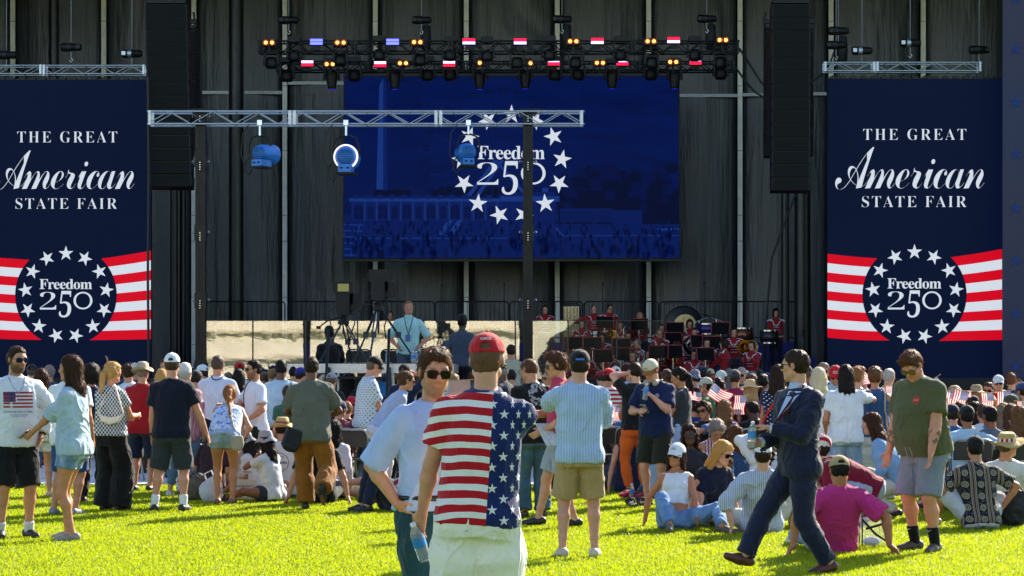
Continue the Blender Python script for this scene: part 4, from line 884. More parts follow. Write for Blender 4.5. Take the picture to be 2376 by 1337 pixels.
def skeleton(H=1.78, sex='m', fat=0, lean=0, side=0, twist=0, hip=None, hipyaw=0, head=(0, 0, 0), lh=None, rh=None, lp=None, rp=None, lf=None, rf=None, lk=None, rk=None, bow=0, ld=None, rd=None, lt=None, rt=None, shrug=0, **_):
    g = Fig(); s = H/1.78; g.s = s; g.sex = sex; g.fat = fat; g.H = H
    g.p0 = np.array(hip if hip is not None else (0, 0, .905), float)*s
    a, b = R(lean), R(side); g.u = nrm([math.sin(b), math.sin(a)*math.cos(b), math.cos(a)*math.cos(b)]); g.L = .60*s
    hy, tw = R(hipyaw), R(hipyaw+twist); rh_ = np.array([math.cos(hy), math.sin(hy), 0]); rs_ = np.array([math.cos(tw), math.sin(tw), 0])
    g.rh = nrm(rh_-g.u*(rh_ @ g.u)*0); g.rs = nrm(rs_-g.u*(rs_ @ g.u)); g.f = np.cross(g.u, g.rs); g.bow = bow*s; g.hf = np.array([-math.sin(hy), math.cos(hy), 0])
    g.neck = g.p0+g.u*g.L; sw = (.182 if sex == 'm' else .155)*s*(1+.05*fat); g.sh = {}
    for k, sg in (('l', -1), ('r', 1)): g.sh[k] = g.p0+g.u*g.L*(.845+shrug*.05)+g.rs*sg*sw-g.f*.008*s
    hy_, hp_, hr_ = [R(q) for q in head]; g.Rh = np.array(Matrix.Rotation(tw, 3, 'Z')) @ rotm(hy_, hp_, hr_)
    nd = nrm(g.u*.5+g.Rh[:, 2]*.6+np.array([0, 0, .25])); g.hs = s**.6*1.02; g.hc = g.neck+nd*.085*s+g.Rh @ np.array([0, .022, .088])*g.hs
    g.el, g.ha, g.hd, g.hn = {}, {}, {}, {}
    for k, sg, t, pl, hd in (('l', -1, lh, lp, ld), ('r', 1, rh, rp, rd)):
        t = g.sh[k]+np.array([sg*.07, .05, -.52])*s if t is None else np.asarray(t, float)*s
        pl = np.array([sg*.4, -1, -.2]) if pl is None else np.asarray(pl, float)
        g.el[k], g.ha[k] = ik(g.sh[k], t, .295*s, .255*s, pl); fd = nrm(g.ha[k]-g.el[k]); g.hd[k] = nrm(hd) if hd is not None else fd
        q = np.asarray((lt if k == 'l' else rt) or (-sg*.9, .1, -.1), float); g.hn[k] = nrm(q-g.hd[k]*(q @ g.hd[k]))   # palm normal
    g.hp, g.kn, g.an, g.toe = {}, {}, {}, {}
    for k, sg, t, kp in (('l', -1, lf, lk), ('r', 1, rf, rk)):
        g.hp[k] = g.p0+g.rh*sg*.092*s+np.array([0, 0, -.01*s]); t = (sg*.11, 0, .085, 0) if t is None else t
        kp = g.hf+g.rh*sg*.15 if kp is None else np.asarray(kp, float)
        g.kn[k], g.an[k] = ik(g.hp[k], np.asarray(t[:3], float)*s, .425*s, .405*s, kp); ty = R(t[3] if len(t) > 3 else 0)+hy; tp = R(t[4] if len(t) > 4 else 0)
        g.toe[k] = np.array([-math.sin(ty)*math.cos(tp)+sg*.12*math.cos(ty), math.cos(ty)*math.cos(tp)+sg*.12*math.sin(ty), math.sin(tp)]); g.toe[k] = nrm(g.toe[k])
    return g
def torso_fn(g, ease=0, t0=-.14, t1=1.03, loose=0, bust=True, hemw=0):
    w0, f0, b0 = TW[g.sex].copy(), TF[g.sex].copy(), TB[g.sex].copy()
    if g.fat:
        q = np.exp(-((T_-.28)/.3)**2); w0 = w0*(1+.1*g.fat*(T_ < .8))+q*.045*g.fat; f0 = f0*(1+.08*g.fat)+q*.10*g.fat; b0 = b0*(1+.12*g.fat)+q*.02*g.fat
    if ease or loose:
        c = T_ < .72; f1 = np.where(c, np.maximum(f0, f0.max()*loose+f0*(1-loose)), f0); w1 = np.where(c, np.maximum(w0, w0.max()*loose+w0*(1-loose)), w0); b1 = np.where(c, np.maximum(b0, b0.max()*loose+b0*(1-loose)), b0)
        e = ease*np.interp(T_, [-.3, .8, 1.0], [1+hemw, 1, .55]); w0, f0, b0 = w1+e, f1+e, b1+e
    s, L, u = g.s, g.L, g.u
    def fn(X, Y, Z):
        x, y, z = X-g.p0[0], Y-g.p0[1], Z-g.p0[2]; t = (x*u[0]+y*u[1]+z*u[2])/L; tc = np.clip(t, t0, t1)
        bw = g.bow*4*np.clip(tc, 0, 1)*(1-np.clip(tc, 0, 1)); tt = np.clip(tc, 0, 1)
        cx, cy, cz = x-u[0]*t*L, y-u[1]*t*L, z-u[2]*t*L
        r0 = nrm(g.rh-u*(g.rh @ u)); r = [r0[i]+(g.rs[i]-r0[i])*tt for i in range(3)]; f = [u[1]*r[2]-u[2]*r[1], u[2]*r[0]-u[0]*r[2], u[0]*r[1]-u[1]*r[0]]
        a = cx*r[0]+cy*r[1]+cz*r[2]; d = cx*f[0]+cy*f[1]+cz*f[2]+bw
        w = np.interp(tc, T_, w0)*s; fr = np.interp(tc, T_, f0)*s; bk = np.interp(tc, T_, b0)*s; dd = np.where(d > 0, fr, bk)
        n = 2.35; rr = (np.abs(a/w)**n+np.abs(d/dd)**n)**(1/n); dist = (rr-1)*np.minimum(w, dd)*.95
        return np.maximum(dist, np.maximum(t-t1, t0-t)*L)
    R_ = .34*s*(1+.25*g.fat)+ease; p = g.p0+u*L*t0; q = g.p0+u*L*t1; return fn, np.minimum(p, q)-R_, np.maximum(p, q)+R_
def body_field(g, hands=True, coarse=False):
    s = g.s; F = Field(.03*s); m = g.sex == 'm'; fa = 1+.25*g.fat; lim = (1.0 if m else .86)*fa
    f, lo, hi = torso_fn(g); F.fn(f, lo, hi, .03)
    for k, sg in (('l', -1), ('r', 1)):
        S_, E, W_ = g.sh[k], g.el[k], g.ha[k]; F.cone(g.p0+g.u*g.L*.965, S_, .046*s*lim, .055*s*lim, .05)
        md = S_+(E-S_)*.45; F.cone(S_, md, .056*s*lim, .05*s*lim, .03).cone(md, E, .05*s*lim, .039*s*lim, .02)
        fm = E+(W_-E)*.28; F.cone(E, fm, .039*s*lim, .042*s*lim, .02).cone(fm, W_, .042*s*lim, .0265*s*lim**.5, .02)
        hd, hn = g.hd[k], g.hn[k]; sd = np.cross(hd, hn); hs = s*(1 if m else .9)
        tp = sd*(1 if (np.cross(hd, hn) @ g.f) >= 0 else -1)   # thumb side
        pc = W_+hd*.05*hs
        if coarse: F.cone(W_, W_+hd*.12*hs, .028*hs, .02*hs, .01)
        else:
            for q in (-.026, -.009, .009, .026): F.cone(W_+hd*.012*hs+tp*q*.7*hs, W_+hd*.082*hs+tp*q*hs, .0155*hs, .0125*hs, .012)
            for q, l, c in ((.027, .068, .25), (.0095, .078, .4), (-.009, .073, .5), (-.026, .058, .6)):
                b0 = W_+hd*.085*hs+tp*q*hs; d1 = nrm(hd+tp*q*4+hn*c*.55); b1 = b0+d1*l*.52*hs; d2 = nrm(d1+hn*c*1.1); b2 = b1+d2*l*.48*hs
                F.cone(b0, b1, .0098*hs, .009*hs, .006).cone(b1, b2, .009*hs, .0078*hs, .004)
            b0 = W_+hd*.02*hs+tp*.024*hs; b1 = b0+nrm(hd*.75+tp*.75+hn*.35)*.045*hs; b2 = b1+nrm(hd+tp*.25+hn*.4)*.034*hs
            F.cone(b0, b1, .0145*hs, .0115*hs, .01).cone(b1, b2, .0112*hs, .009*hs, .005)
        H_, K, A = g.hp[k], g.kn[k], g.an[k]; F.cone(H_, H_+(K-H_)*.4, .092*s*fa, .08*s*fa, .03).cone(H_+(K-H_)*.4, K, .08*s*fa, .052*s*fa**.6, .03)
        kd = nrm(K-H_); ad = nrm(A-K); bk = nrm(np.cross(np.cross(ad, g.hf+kd*.3), ad)); cm = K+(A-K)*.3-bk*.014*s
        F.cone(K, cm, .05*s*fa**.6, .054*s*fa**.7, .03).cone(cm, K+(A-K)*.75, .054*s*fa**.7, .037*s, .02).cone(K+(A-K)*.75, A, .037*s, .035*s, .02)
        to = g.toe[k]; up = np.array([0, 0, 1.]) if abs(to[2]) < .5 else nrm(A-K)*-1; F.cone(A-to*.035*s-up*.03*s, A+to*.04*s-up*.04*s, .036*s, .034*s, .02).cone(A+to*.04*s-up*.042*s, A+to*.14*s-up*.058*s, .036*s, .024*s, .02)
        F.ell(g.hp[k]-g.hf*.045*s-np.array([0, 0, .01])*s, np.array([.09, .085, .095])*s*fa, k=.04)
        if not m: F.ell(g.p0+g.u*g.L*.66+g.rs*sg*.07*s+g.f*.075*s, np.array([.062, .06, .06])*s, k=.035)
    F.cone(g.neck-g.u*.04*s, g.hc+g.Rh @ np.array([0, -.03, -.045])*g.hs, (.062 if m else .05)*s*fa**.5, (.054 if m else .044)*g.hs*fa**.4, .014)
    h = g.hs; P = lambda x, y, z: g.hc+g.Rh @ (np.array([x, y, z])*h); M = g.Rh
    jw = (1.0 if m else .93)*(1+.16*g.fat)
    F.ell(P(0, -.012, .037), np.array([.077, .097, .085])*h, M, .02).ell(P(0, .026, -.028), np.array([.060*jw, .067, .088])*h, M, .03)
    for sx in (-1, 1):
        F.cone(P(sx*.052*jw, .005, -.06), P(sx*.012, .066, -.098), .02*h, .02*h, .025).ell(P(sx*.043, .062, -.014), np.array([.022, .018, .02])*h, M, .02)
        if not coarse: F.ell(P(sx*.079, -.008, -.004), np.array([.009, .02, .032])*h, M, .008)
    F.cone(P(-.04, .078, .026), P(.04, .078, .026), .012*h, .012*h, .02)
    if not coarse:
        for sx in (-1, 1): F.ell(P(sx*.031, .099, .004), np.array([.02, .014, .012])*h, M, .012, sub=True)
        for sx in (-1, 1): F.ell(P(sx*.031, .078, .004), np.array([.013, .012, .0125])*h, M, .003)
        F.cone(P(0, .086, .014), P(0, .107, -.026), .009*h, .0125*h, .012)
        for sx in (-1, 1): F.ell(P(sx*.013, .094, -.032), np.array([.010, .011, .008])*h, M, .008)
        F.cone(P(-.017, .083, -.056), P(.017, .083, -.056), .0085*h, .0085*h, .008).cone(P(-.014, .081, -.067), P(.014, .081, -.067), .0095*h, .0095*h, .007)
    return F
def body_tint(g, V, o, beard=0, stubble=0, tattoo=None):
    q = (V-g.hc) @ g.Rh/g.hs; x, y, z = q.T; C = np.zeros((len(V), 4)); C[:, 3] = 1
    C[:, 0] = np.exp(-((x/.022)**2+((z+.061)/.009)**2))*(y > .07)*.6+.35*np.exp(-((np.abs(x)-.043)**2/.0006+(z+.02)**2/.0008))*(y > .03)+.3*np.exp(-(x/.015)**2-((z+.028)/.016)**2)*(y > .08)+.45*np.exp(-((np.abs(x)-.085)/.012)**2-(z/.03)**2-(y/.03)**2)
    hz = np.linalg.norm(V[:, None, :]-np.stack([g.kn['l'], g.kn['r'], g.el['l'], g.el['r'], g.ha['l'], g.ha['r']]), axis=2).min(1); C[:, 0] += .3*np.exp(-(hz/.06)**2)
    if beard or stubble:
        sg = lambda v, w: 1/(1+np.exp(-np.clip(v/w, -30, 30)))
        top = -.040+.9*np.maximum(0, .05-y)*(y < .05)                     # beard line rises towards the sideburns
        e = sg(top-z, .006)*sg(y+.006, .006)*sg(z+.135, .008)*sg(.09-np.abs(x), .006); e = np.maximum(e, .8*sg(y-.07, .005)*np.exp(-((z+.047)/.006)**2)*(np.abs(x) < .026))
        e *= 1-np.exp(-(x/.020)**2-((z+.061)/.008)**2)
        C[:, 1] = np.clip(e, 0, 1)*(beard or stubble)
    C[:, 1] = np.maximum(C[:, 1], .8*np.exp(-((np.abs(x)-.034)/.018)**4-((z-.030-.05*(.034-np.abs(x))**2*100*.2)/.005)**2)*(y > .06))   # brows
    C[:, 2] = .85*np.exp(-((np.abs(x)-.031)/.0135)**4-((z-.0045)/.0048)**2)*(y > .06)
    if tattoo: 
        for k, a, b_ in tattoo:
            e, w = g.el[k], g.ha[k]; t = ((V-e) @ (w-e))/((w-e) @ (w-e)); dist = np.linalg.norm(V-(e+(w-e)*t[:, None]), axis=1); C[:, 2] = np.maximum(C[:, 2], .75*(t > a)*(t < b_)*(dist < .07)*(vnoise(V, 55) > .0)*(vnoise(V+3, 22) > -.25))
    at_ = o.data.color_attributes.new('tint', 'FLOAT_COLOR', 'POINT'); at_.data.foreach_set('color', C.astype(np.float32).ravel())
def fold(V, Q, amp, seed, g, ax=None):
    N = vnormals(V, Q); P = V+seed*3.7; w = vnoise(P, 3)*.35
    d = vnoise(np.stack([P[:, 0]*2.2+w, P[:, 1]*2.2+w, P[:, 2]*.9+P[:, 0]*.5+w], 1), 5.5)
    r = (1-np.abs(d)*2.2); e = vnoise(P, 9)*.35+vnoise(np.stack([P[:, 0], P[:, 1], P[:, 2]*2.4], 1), 6)*.5
    return V+N*(np.maximum(np.clip(r, -.6, 1)**3*.9+e+.1, -.3)*amp*1.5)[:, None]
_seed = [0]
def cloth_mesh(name, F, h, m, parent, amp=.006, g=None):
    V, Q = F.mesh(h); _seed[0] += 1
    if len(V) == 0: return None
    if amp: V = fold(V, Q, amp, _seed[0], g)
    return link_mesh(name, V, Q[:, ::-1] if False else Q, m, parent, smooth=True)
def top_field(g, sleeve=.55, hem=-.1, ease=.014, loose=.5, neck=1.0, arm_ease=.016, straps=False, collar=False, lsl=None, hemw=0, vneck=0):
    s = g.s; F = Field(.03*s); fa = 1+.25*g.fat; lim = (1.0 if g.sex == 'm' else .86)*fa
    f, lo, hi = torso_fn(g, ease, hem, neck, loose, hemw=hemw); F.fn(f, lo, hi, .02)
    for k, sg in (('l', -1), ('r', 1)):
        S_, E, W_ = g.sh[k], g.el[k], g.ha[k]; sl = sleeve if k == 'r' or lsl is None else lsl; ae = arm_ease
        if sl > 0:
            F.cone(g.p0+g.u*g.L*.95, S_, .048*s*lim+ae*.4, .054*s*lim+ae*.6, .05); md = S_+(E-S_)*.5; r0, r1, r2 = (.055*lim+ae*.65/s)*s, (.052*lim+ae*1.25/s)*s, (.044*lim+ae/s)*s
            if sl <= 1:
                e = S_+(E-S_)*sl; F.cone(S_, S_+(E-S_)*(sl+.12), r0, r1*1.06, .03, cuts=((e, nrm(E-S_)),))
            else:
                F.cone(S_, md, r0, r1, .03).cone(md, E, r1, r2, .03); q = sl-1; e = E+(W_-E)*q; fr = max(.03*lim+ae/s, (.046-.012*q)*lim+ae*.9/s)*s
                F.cone(E, E+(W_-E)*min(q+.08, 1.1), r2, fr, .03, cuts=((e, nrm(W_-E)),))
                if q < .6: F.cone(E+(W_-E)*(q-.1), e, fr*1.06, fr*1.08, .004, cuts=((e, nrm(W_-E)), (E+(W_-E)*(q-.11), nrm(E-W_))))
        else: F.cone(g.p0+g.u*g.L*.95, S_-(S_-g.neck)*.16, .05*s*lim+.006, .05*s*lim+.008, .03)
        if g.sex == 'f': F.ell(g.p0+g.u*g.L*.66+g.rs*sg*.07*s+g.f*.075*s, (np.array([.062, .06, .06])+ease*.8)*s, k=.03)
        if hem < .05:
            F.ell(g.hp[k]-g.hf*.045*s-np.array([0, 0, .01])*s, (np.array([.09, .085, .095])*fa+ease+.012)*s, k=.03, cuts=((g.p0+g.u*g.L*hem, -g.u),))
    if vneck: F.ell(g.neck+g.f*.10*s-g.u*.05*s, np.array([.03, .08, .085])*s, np.stack([g.rs, g.f, g.u], 1), .006, sub=True)
    F.plane(g.p0+g.u*g.L*hem, -g.u)
    if collar:
        c = g.neck+g.u*.008*s; r = (.062 if g.sex == 'm' else .05)*s*fa**.5+.012; F.cone(c-g.u*.045*s, c+g.u*.022*s, r+.014, r+.002, .006, cuts=((c+g.u*.026*s, nrm(g.u*1-g.f*.35)),)+(((g.neck, nrm(g.f)),) if vneck else ()))
        if vneck:
            for sg in (-1, 1): F.cone(c+g.rs*sg*.058*s-g.f*.01, c+g.rs*sg*.05*s+g.f*.072*s-g.u*.055*s, .016, .011, .006)
    return F
def low_field(g, length=2.0, ease=.014, waist=.2, flare=0, skirt=False, ee=0):
    s = g.s; F = Field(.03*s); fa = 1+.25*g.fat; f, lo, hi = torso_fn(g, .013+ee, -.17, waist, .25); F.fn(f, lo, hi, .03)
    for k, sg in (('l', -1), ('r', 1)):
        H_, K, A = g.hp[k], g.kn[k], g.an[k]
        F.ell(H_-g.hf*.045*s-np.array([0, 0, .01])*s, (np.array([.09, .085, .095])*fa+ease*.6+ee)*s, k=.04)
        if length <= 1:
            e = H_+(K-H_)*length; r1 = (.092-.035*length)*s*fa+ease+flare; F.cone(H_, H_+(K-H_)*(length+.05), .094*s*fa+ease*.7, r1, .03, cuts=((e, nrm(K-H_)),))
        else:
            q = length-1; m_ = H_+(K-H_)*.45; F.cone(H_, m_, .094*s*fa+ease*.7, .082*s*fa+ease+flare*.3, .03).cone(m_, K, .082*s*fa+ease+flare*.3, .056*s*fa**.6+ease+flare*.6, .03)
            e = K+(A-K)*q; ad = nrm(A-K); F.cone(K, K+(A-K)*.35, .056*s*fa**.6+ease+flare*.6, .056*s*fa**.6+ease+flare*.8, .03).cone(K+(A-K)*.35, K+(A-K)*(q+.06), .056*s*fa**.6+ease+flare*.8, .046*s+ease+flare, .03, cuts=((e, ad),))
    return F
def shoe_field(g, k, high=0, sole=.0):
    s = g.s; A, to = g.an[k], g.toe[k]; up = np.array([0, 0, 1.]) if abs(to[2]) < .5 else nrm(g.kn[k]-A); F = Field(.02)
    F.cone(A-to*.04*s-up*.035*s, A+to*.05*s-up*.045*s, .046*s, .043*s, .02).cone(A+to*.05*s-up*.047*s, A+to*.15*s-up*.06*s, .045*s, .032*s, .02)
    if high: F.cone(A-up*.02, A+(g.kn[k]-A)*high, .045*s, .047*s, .02, cuts=((A+(g.kn[k]-A)*high, nrm(g.kn[k]-A)),))
    F.plane(A-up*.085*s, -up); return F
def hair_field(g, style, hat):
    h = g.hs; P = lambda x, y, z: g.hc+g.Rh @ (np.array([x, y, z])*h); D = lambda v: g.Rh @ np.array(v, float); M = g.Rh; F = Field(.02)
    t = {'short': .008, 'fade': .005, 'buzz': .0025, 'curly': .020, 'tuft': .014, 'long': .014, 'bob': .022, 'pony': .010, 'bun': .010, 'braid': .009, 'halfup': .012, 'afro': .03, 'wavy': .02}.get(style, .01)
    if hat: t = min(t, .009)
    side = t*(.45 if style in ('short', 'fade', 'tuft') else .8)
    cuts = ((P(0, .088, .088), D((0, .8, -.6))),) if style not in ('long', 'bob', 'wavy') else ((P(0, .094, .082), D((0, .8, -.6))),)
    F.ell(P(0, -.012, .037), (np.array([.077+side/1, .097+t, .085+t*1.0]))*h, M, .02, cuts=cuts)
    F.ell(P(0, -.03, -.0), (np.array([.074+side, .075+t*.7, .085]))*h, M, .03, cuts=cuts+((P(0, -.06, -.075), D((0, .2, -1))),))
    if style in ('tuft', 'curly', 'afro') and not hat:
        F.ell(P(.0, .03, .10), np.array([.062, .06, .035])*h, M, .03); F.ell(P(.02, .06, .098), np.array([.04, .035, .025])*h, M, .02)
    if style in ('long', 'wavy', 'halfup'):
        a, L = P(0, -.075, .0), .36 if style != 'halfup' else .2; dn = np.array([0, 0, -1.]); bk = -g.f*.05
        for sx in (-1, -.33, .33, 1):
            st = P(sx*.062, -.05+(-.02 if abs(sx) < .5 else .015), -.01); e1 = g.neck+g.rs*sx*.062*h-g.f*(.085 if abs(sx) < .5 else .06)*h+np.array([0, 0, .0]); e2 = e1-g.u*(L-.15)*h-g.f*.02*h+g.rs*sx*.02*h
            F.chain([st, e1, e2], [.04*h, .036*h, .018*h], .03)
        if style != 'halfup':
            for sx in (-1, 1): F.chain([P(sx*.072, .02, .03), P(sx*.078, .01, -.05), g.neck+g.rs*sx*.085*h+g.f*.01*h, g.neck+g.rs*sx*.09*h+g.f*.03*h-g.u*.08], [.016*h, .02*h, .024*h, .012*h], .02)
    if style == 'bob':
        for sx in (-1, -.4, .4, 1): F.cone(P(sx*.065, -.04+(.02 if abs(sx) > .5 else -.03), .0), P(sx*.07, -.035+(.03 if abs(sx) > .5 else -.03), -.095), .036*h, .034*h, .03)
    if style in ('pony', 'braid'):
        a = P(0, -.105, .015); d = nrm(-g.f*.25-g.u*.6+np.array([0, 0, -.6])); b_ = a-g.f*.045*h+np.array([0, 0, -.03])*h; c = b_+d*.12*h; e = c+d*.13*h
        F.chain([a, b_, c, e], [.024*h, .03*h, .032*h, .012*h], .015)
    if style == 'bun': F.ell(P(0, -.115, .035), np.array([.042, .036, .04])*h, M, .012)
    if style == 'highbun': F.ell(P(0, -.09, .115), np.array([.045, .045, .04])*h, M, .015)
    if hat and hat != 'cap': F.plane(P(0, 0, .05), D((0, 0, 1)))
    # keep the ears and the face clear
    if style in ('short', 'fade', 'buzz', 'tuft', 'curly', 'pony', 'bun', 'braid'):
        for sx in (-1, 1): F.ell(P(sx*.088, -.006, -.008), np.array([.016, .024, .034])*h, M, .008, sub=True)
    F.ell(P(0, .085, -.03), np.array([.058, .06, .098])*h, M, .01, sub=True)
    return F
def fluff(g, name, V, Q, m, parent, n, ln, seed, curly=False, dn=.6, hat=False):  # fine strands lying along the hair surface
    N = vnormals(V, Q); r = np.random.default_rng(seed); i = r.integers(0, len(V), n); q = (V[i]-g.hc) @ g.Rh; i = i[(q[:, 2] < .0) | (not hat)]; n = len(i); p, q = V[i], N[i]
    k = np.array([0, 0, -1.])*dn-g.Rh[:, 1]*.35+r.normal(0, .25 if not curly else .8, (n, 3)); d = k-q*(k*q).sum(1)[:, None]; d /= np.maximum(np.linalg.norm(d, axis=1), 1e-6)[:, None]
    d = d+q*(.26 if not curly else .5); d /= np.linalg.norm(d, axis=1)[:, None]; sd = np.cross(d, q+r.normal(0, .5, (n, 3))); sd /= np.maximum(np.linalg.norm(sd, axis=1)[:, None], 1e-6)
    l = ln*(.5+r.random(n))[:, None]; w = .002*(.6+.8*r.random(n))[:, None]; p = p-q*.002; md = p+d*l*.55+q*l*.04; e = p+d*l-q*l*.08
    X = np.stack([p-sd*w, p+sd*w, md+sd*w, md-sd*w, e], 1).reshape(-1, 3); b_ = np.arange(n)[:, None]*5
    return X, np.concatenate([b_+[0, 1, 2], b_+[0, 2, 3], b_+[3, 2, 4]], 1).reshape(-1, 3)
def hat_parts(g, kind, m, parent, h, back=False, m2=None, bm=None):
    hs = g.hs; P = lambda x, y, z: g.hc+g.Rh @ (np.array([x, y, z])*hs); D = lambda v: g.Rh @ np.array(v, float); M = g.Rh
    F = Field(.012); f = -1 if back else 1
    if kind == 'cap':
        F.ell(P(0, -.012, .045), np.array([.089, .109, .093])*hs, M); pl = (P(0, 0, .036), D((0, .06 if not back else -.05, -1)))
        F.plane(*pl)
        F.ell(P(0, -.118*f-.008*(1-f)/2+.0, .052), np.array([.031, .05, .032])*hs, M, .003, sub=True)
        F.cone(P(-.032, -.101*f-.01, .041), P(.032, -.101*f-.01, .041), .008*hs, .008*hs, .004)
        o = cloth_mesh('cap', F, min(h, .006), m, parent, .0015)
        n, r = 16, 4; V = []
        for j in range(r+1):
            for i in range(n+1):
                a = (i/n*2-1)*R(68); t = j/r; ex = 1+.62*t*math.cos(a*.9)**.8 if abs(a) < R(89) else 1
                V.append(P(math.sin(a)*.085*(1+.04*t), f*(math.cos(a)*.094*(1+.0*t)+.066*t*math.cos(a*1.15))-.012, .042+.012-.052*t*t*.55-.03*t*abs(math.sin(a))**2-.006*t))
        k = lambda j, i: j*(n+1)+i
        Fc = [(k(j, i), k(j, i+1), k(j+1, i+1), k(j+1, i)) for j in range(r) for i in range(n)]; nv = len(V); V2 = [v-D((0, 0, .005))*hs for v in V]
        Fc2 = [tuple(x+nv for x in q[::-1]) for q in Fc]; rim = [(k(r, i), k(r, i+1), k(r, i+1)+nv, k(r, i)+nv) for i in range(n)]
        link_mesh('brim', V+V2, Fc+Fc2+rim, bm or m, o, smooth=True); 
        b = MB(); b.ball(Vector(P(0, -.012, .139)), .008*hs, 6); b.build('button', m, o)
        return o
    prof = {'bucket': [(.145, -.028), (.10, .03), (.094, .055), (.086, .105), (.06, .128), (0, .132)], 'straw': [(.185, .03), (.15, .018), (.10, .035), (.094, .05), (.088, .115), (.07, .135), (.03, .128), (0, .126)],
            'bush': [(.165, .035), (.14, .022), (.102, .03), (.096, .055), (.088, .11), (.05, .135), (0, .138)], 'sunhat': [(.21, -.0), (.15, .01), (.10, .035), (.095, .05), (.088, .10), (.06, .125), (0, .13)], 'beanie': [(.094, .0), (.096, .03), (.093, .08), (.07, .13), (.03, .146), (0, .148)]}[kind]
    n = 28; V = []; Fc = []
    for j, (r_, z) in enumerate(prof):
        for i in range(n):
            a = 2*math.pi*i/n; w = 1+(.02*math.sin(3*a+j) if j < 2 else 0); up = (.035*math.cos(2*a)*-1 if kind in ('straw', 'bush') and j == 0 else (.012*math.sin(5*a) if j == 0 else 0))
            V.append(P(math.cos(a)*r_*.88*w, math.sin(a)*r_*1.08*w-.012, z+up+.012))
    Fc = [(j*n+i, j*n+(i+1) % n, (j+1)*n+(i+1) % n, (j+1)*n+i) for j in range(len(prof)-1) for i in range(n)]
    inner = [v-D((0, 0, .006))*hs for v in V[:n*3]]; b_ = len(V); Fi = [tuple(b_+q for q in (j*n+i, (j+1)*n+i, (j+1)*n+(i+1) % n, j*n+(i+1) % n)) for j in range(2) for i in range(n)]
    rim = [(i, b_+i, b_+(i+1) % n, (i+1) % n) for i in range(n)]
    o = link_mesh({'bucket': 'bucket_hat', 'straw': 'straw_hat', 'bush': 'bush_hat', 'sunhat': 'sun_hat', 'beanie': 'beanie'}[kind], V+inner, Fc+Fi+rim, m, parent, smooth=True)
    if m2 is not None:
        b = MB(); W2 = []
        for z, r_ in ((.046, .0985), (.082, .0955)):
            for i in range(n): a = 2*math.pi*i/n; W2.append(P(math.cos(a)*r_*.88, math.sin(a)*r_*1.08-.012, z+.012))
        b.add(W2, [(i, (i+1) % n, n+(i+1) % n, n+i) for i in range(n)], True); b.build('hat_band', m2, o)
    return o
def glasses(g, parent, lens=None, clear=False, wide=1.0, up=0, wrap=False):
    hs = g.hs; P = lambda x, y, z: Vector(g.hc+g.Rh @ (np.array([x, y, z])*hs)); b = MB(); n = 12
    for sx in (-1, 1):
        c0 = []
        for i in range(n):
            a = 2*math.pi*i/n; ca, sa = math.cos(a), math.sin(a); px = sx*.0335+math.copysign(abs(ca)**.6, ca)*.0275*wide; pz = math.copysign(abs(sa)**.6, sa)*.0205*wide-.002-(.006*(abs(px)-.03) if 0 else 0)
            c0.append((px, .1025-.35*max(0, abs(px)-.02)**1.1-.0, pz+.003+up))
        F_ = [P(*q) for q in c0]; B_ = [P(q[0], q[1]-.006, q[2]) for q in c0]; cc = (sx*.0335, .1025, .003+up); O_ = [P(q[0]+(q[0]-cc[0])*.13, q[1]+.001, q[2]+(q[2]-cc[2])*.16) for q in c0]; O2 = [P(q[0]+(q[0]-cc[0])*.13, q[1]-.007, q[2]+(q[2]-cc[2])*.16) for q in c0]
        b.cur = 1
        if not clear: b.add(F_, [tuple(range(n))], True)
        b.cur = 0; b.add(F_+O_+O2, [(i, (i+1) % n, n+(i+1) % n, n+i) for i in range(n)]+[(n+i, n+(i+1) % n, 2*n+(i+1) % n, 2*n+i) for i in range(n)], True)
        b.path([P(sx*.064, .092, .012+up), P(sx*.074, .075, .012+up), P(sx*.081, .0, .008+up), P(sx*.079, -.02, -.005+up)], .0028*hs, 5)
    b.path([P(-.01, .104, .007+up), P(0, .107, .009+up), P(.01, .104, .007+up)], .003*hs, 5)
    return b.build('glasses' if clear else 'sunglasses', [frameb, lens or lensm], parent)
def bvh_of(o): return BVHTree.FromPolygons([v.co.copy() for v in o.data.vertices], [tuple(p.vertices) for p in o.data.polygons])
def decal(name, V2, F2, tgt, o, right, up, m, parent, off=.003, bv=None):   # print laid on the cloth: 2D shape cast onto the surface
    bv = bv or bvh_of(tgt); o = Vector(o); right = Vector(right).normalized(); up = Vector(up).normalized(); nn = right.cross(up)   # points out of the cloth
    V = []; last = 0
    for p in V2:
        w = o+right*p[0]+up*p[1]; hit = bv.ray_cast(w+nn*.4, -nn, 1.0); q = hit[0]+nn*off if hit[0] is not None else w+nn*last
        if hit[0] is not None: last = (q-w).dot(nn)
        V.append(q)
    return link_mesh(name, V, F2, m, parent)
people = []
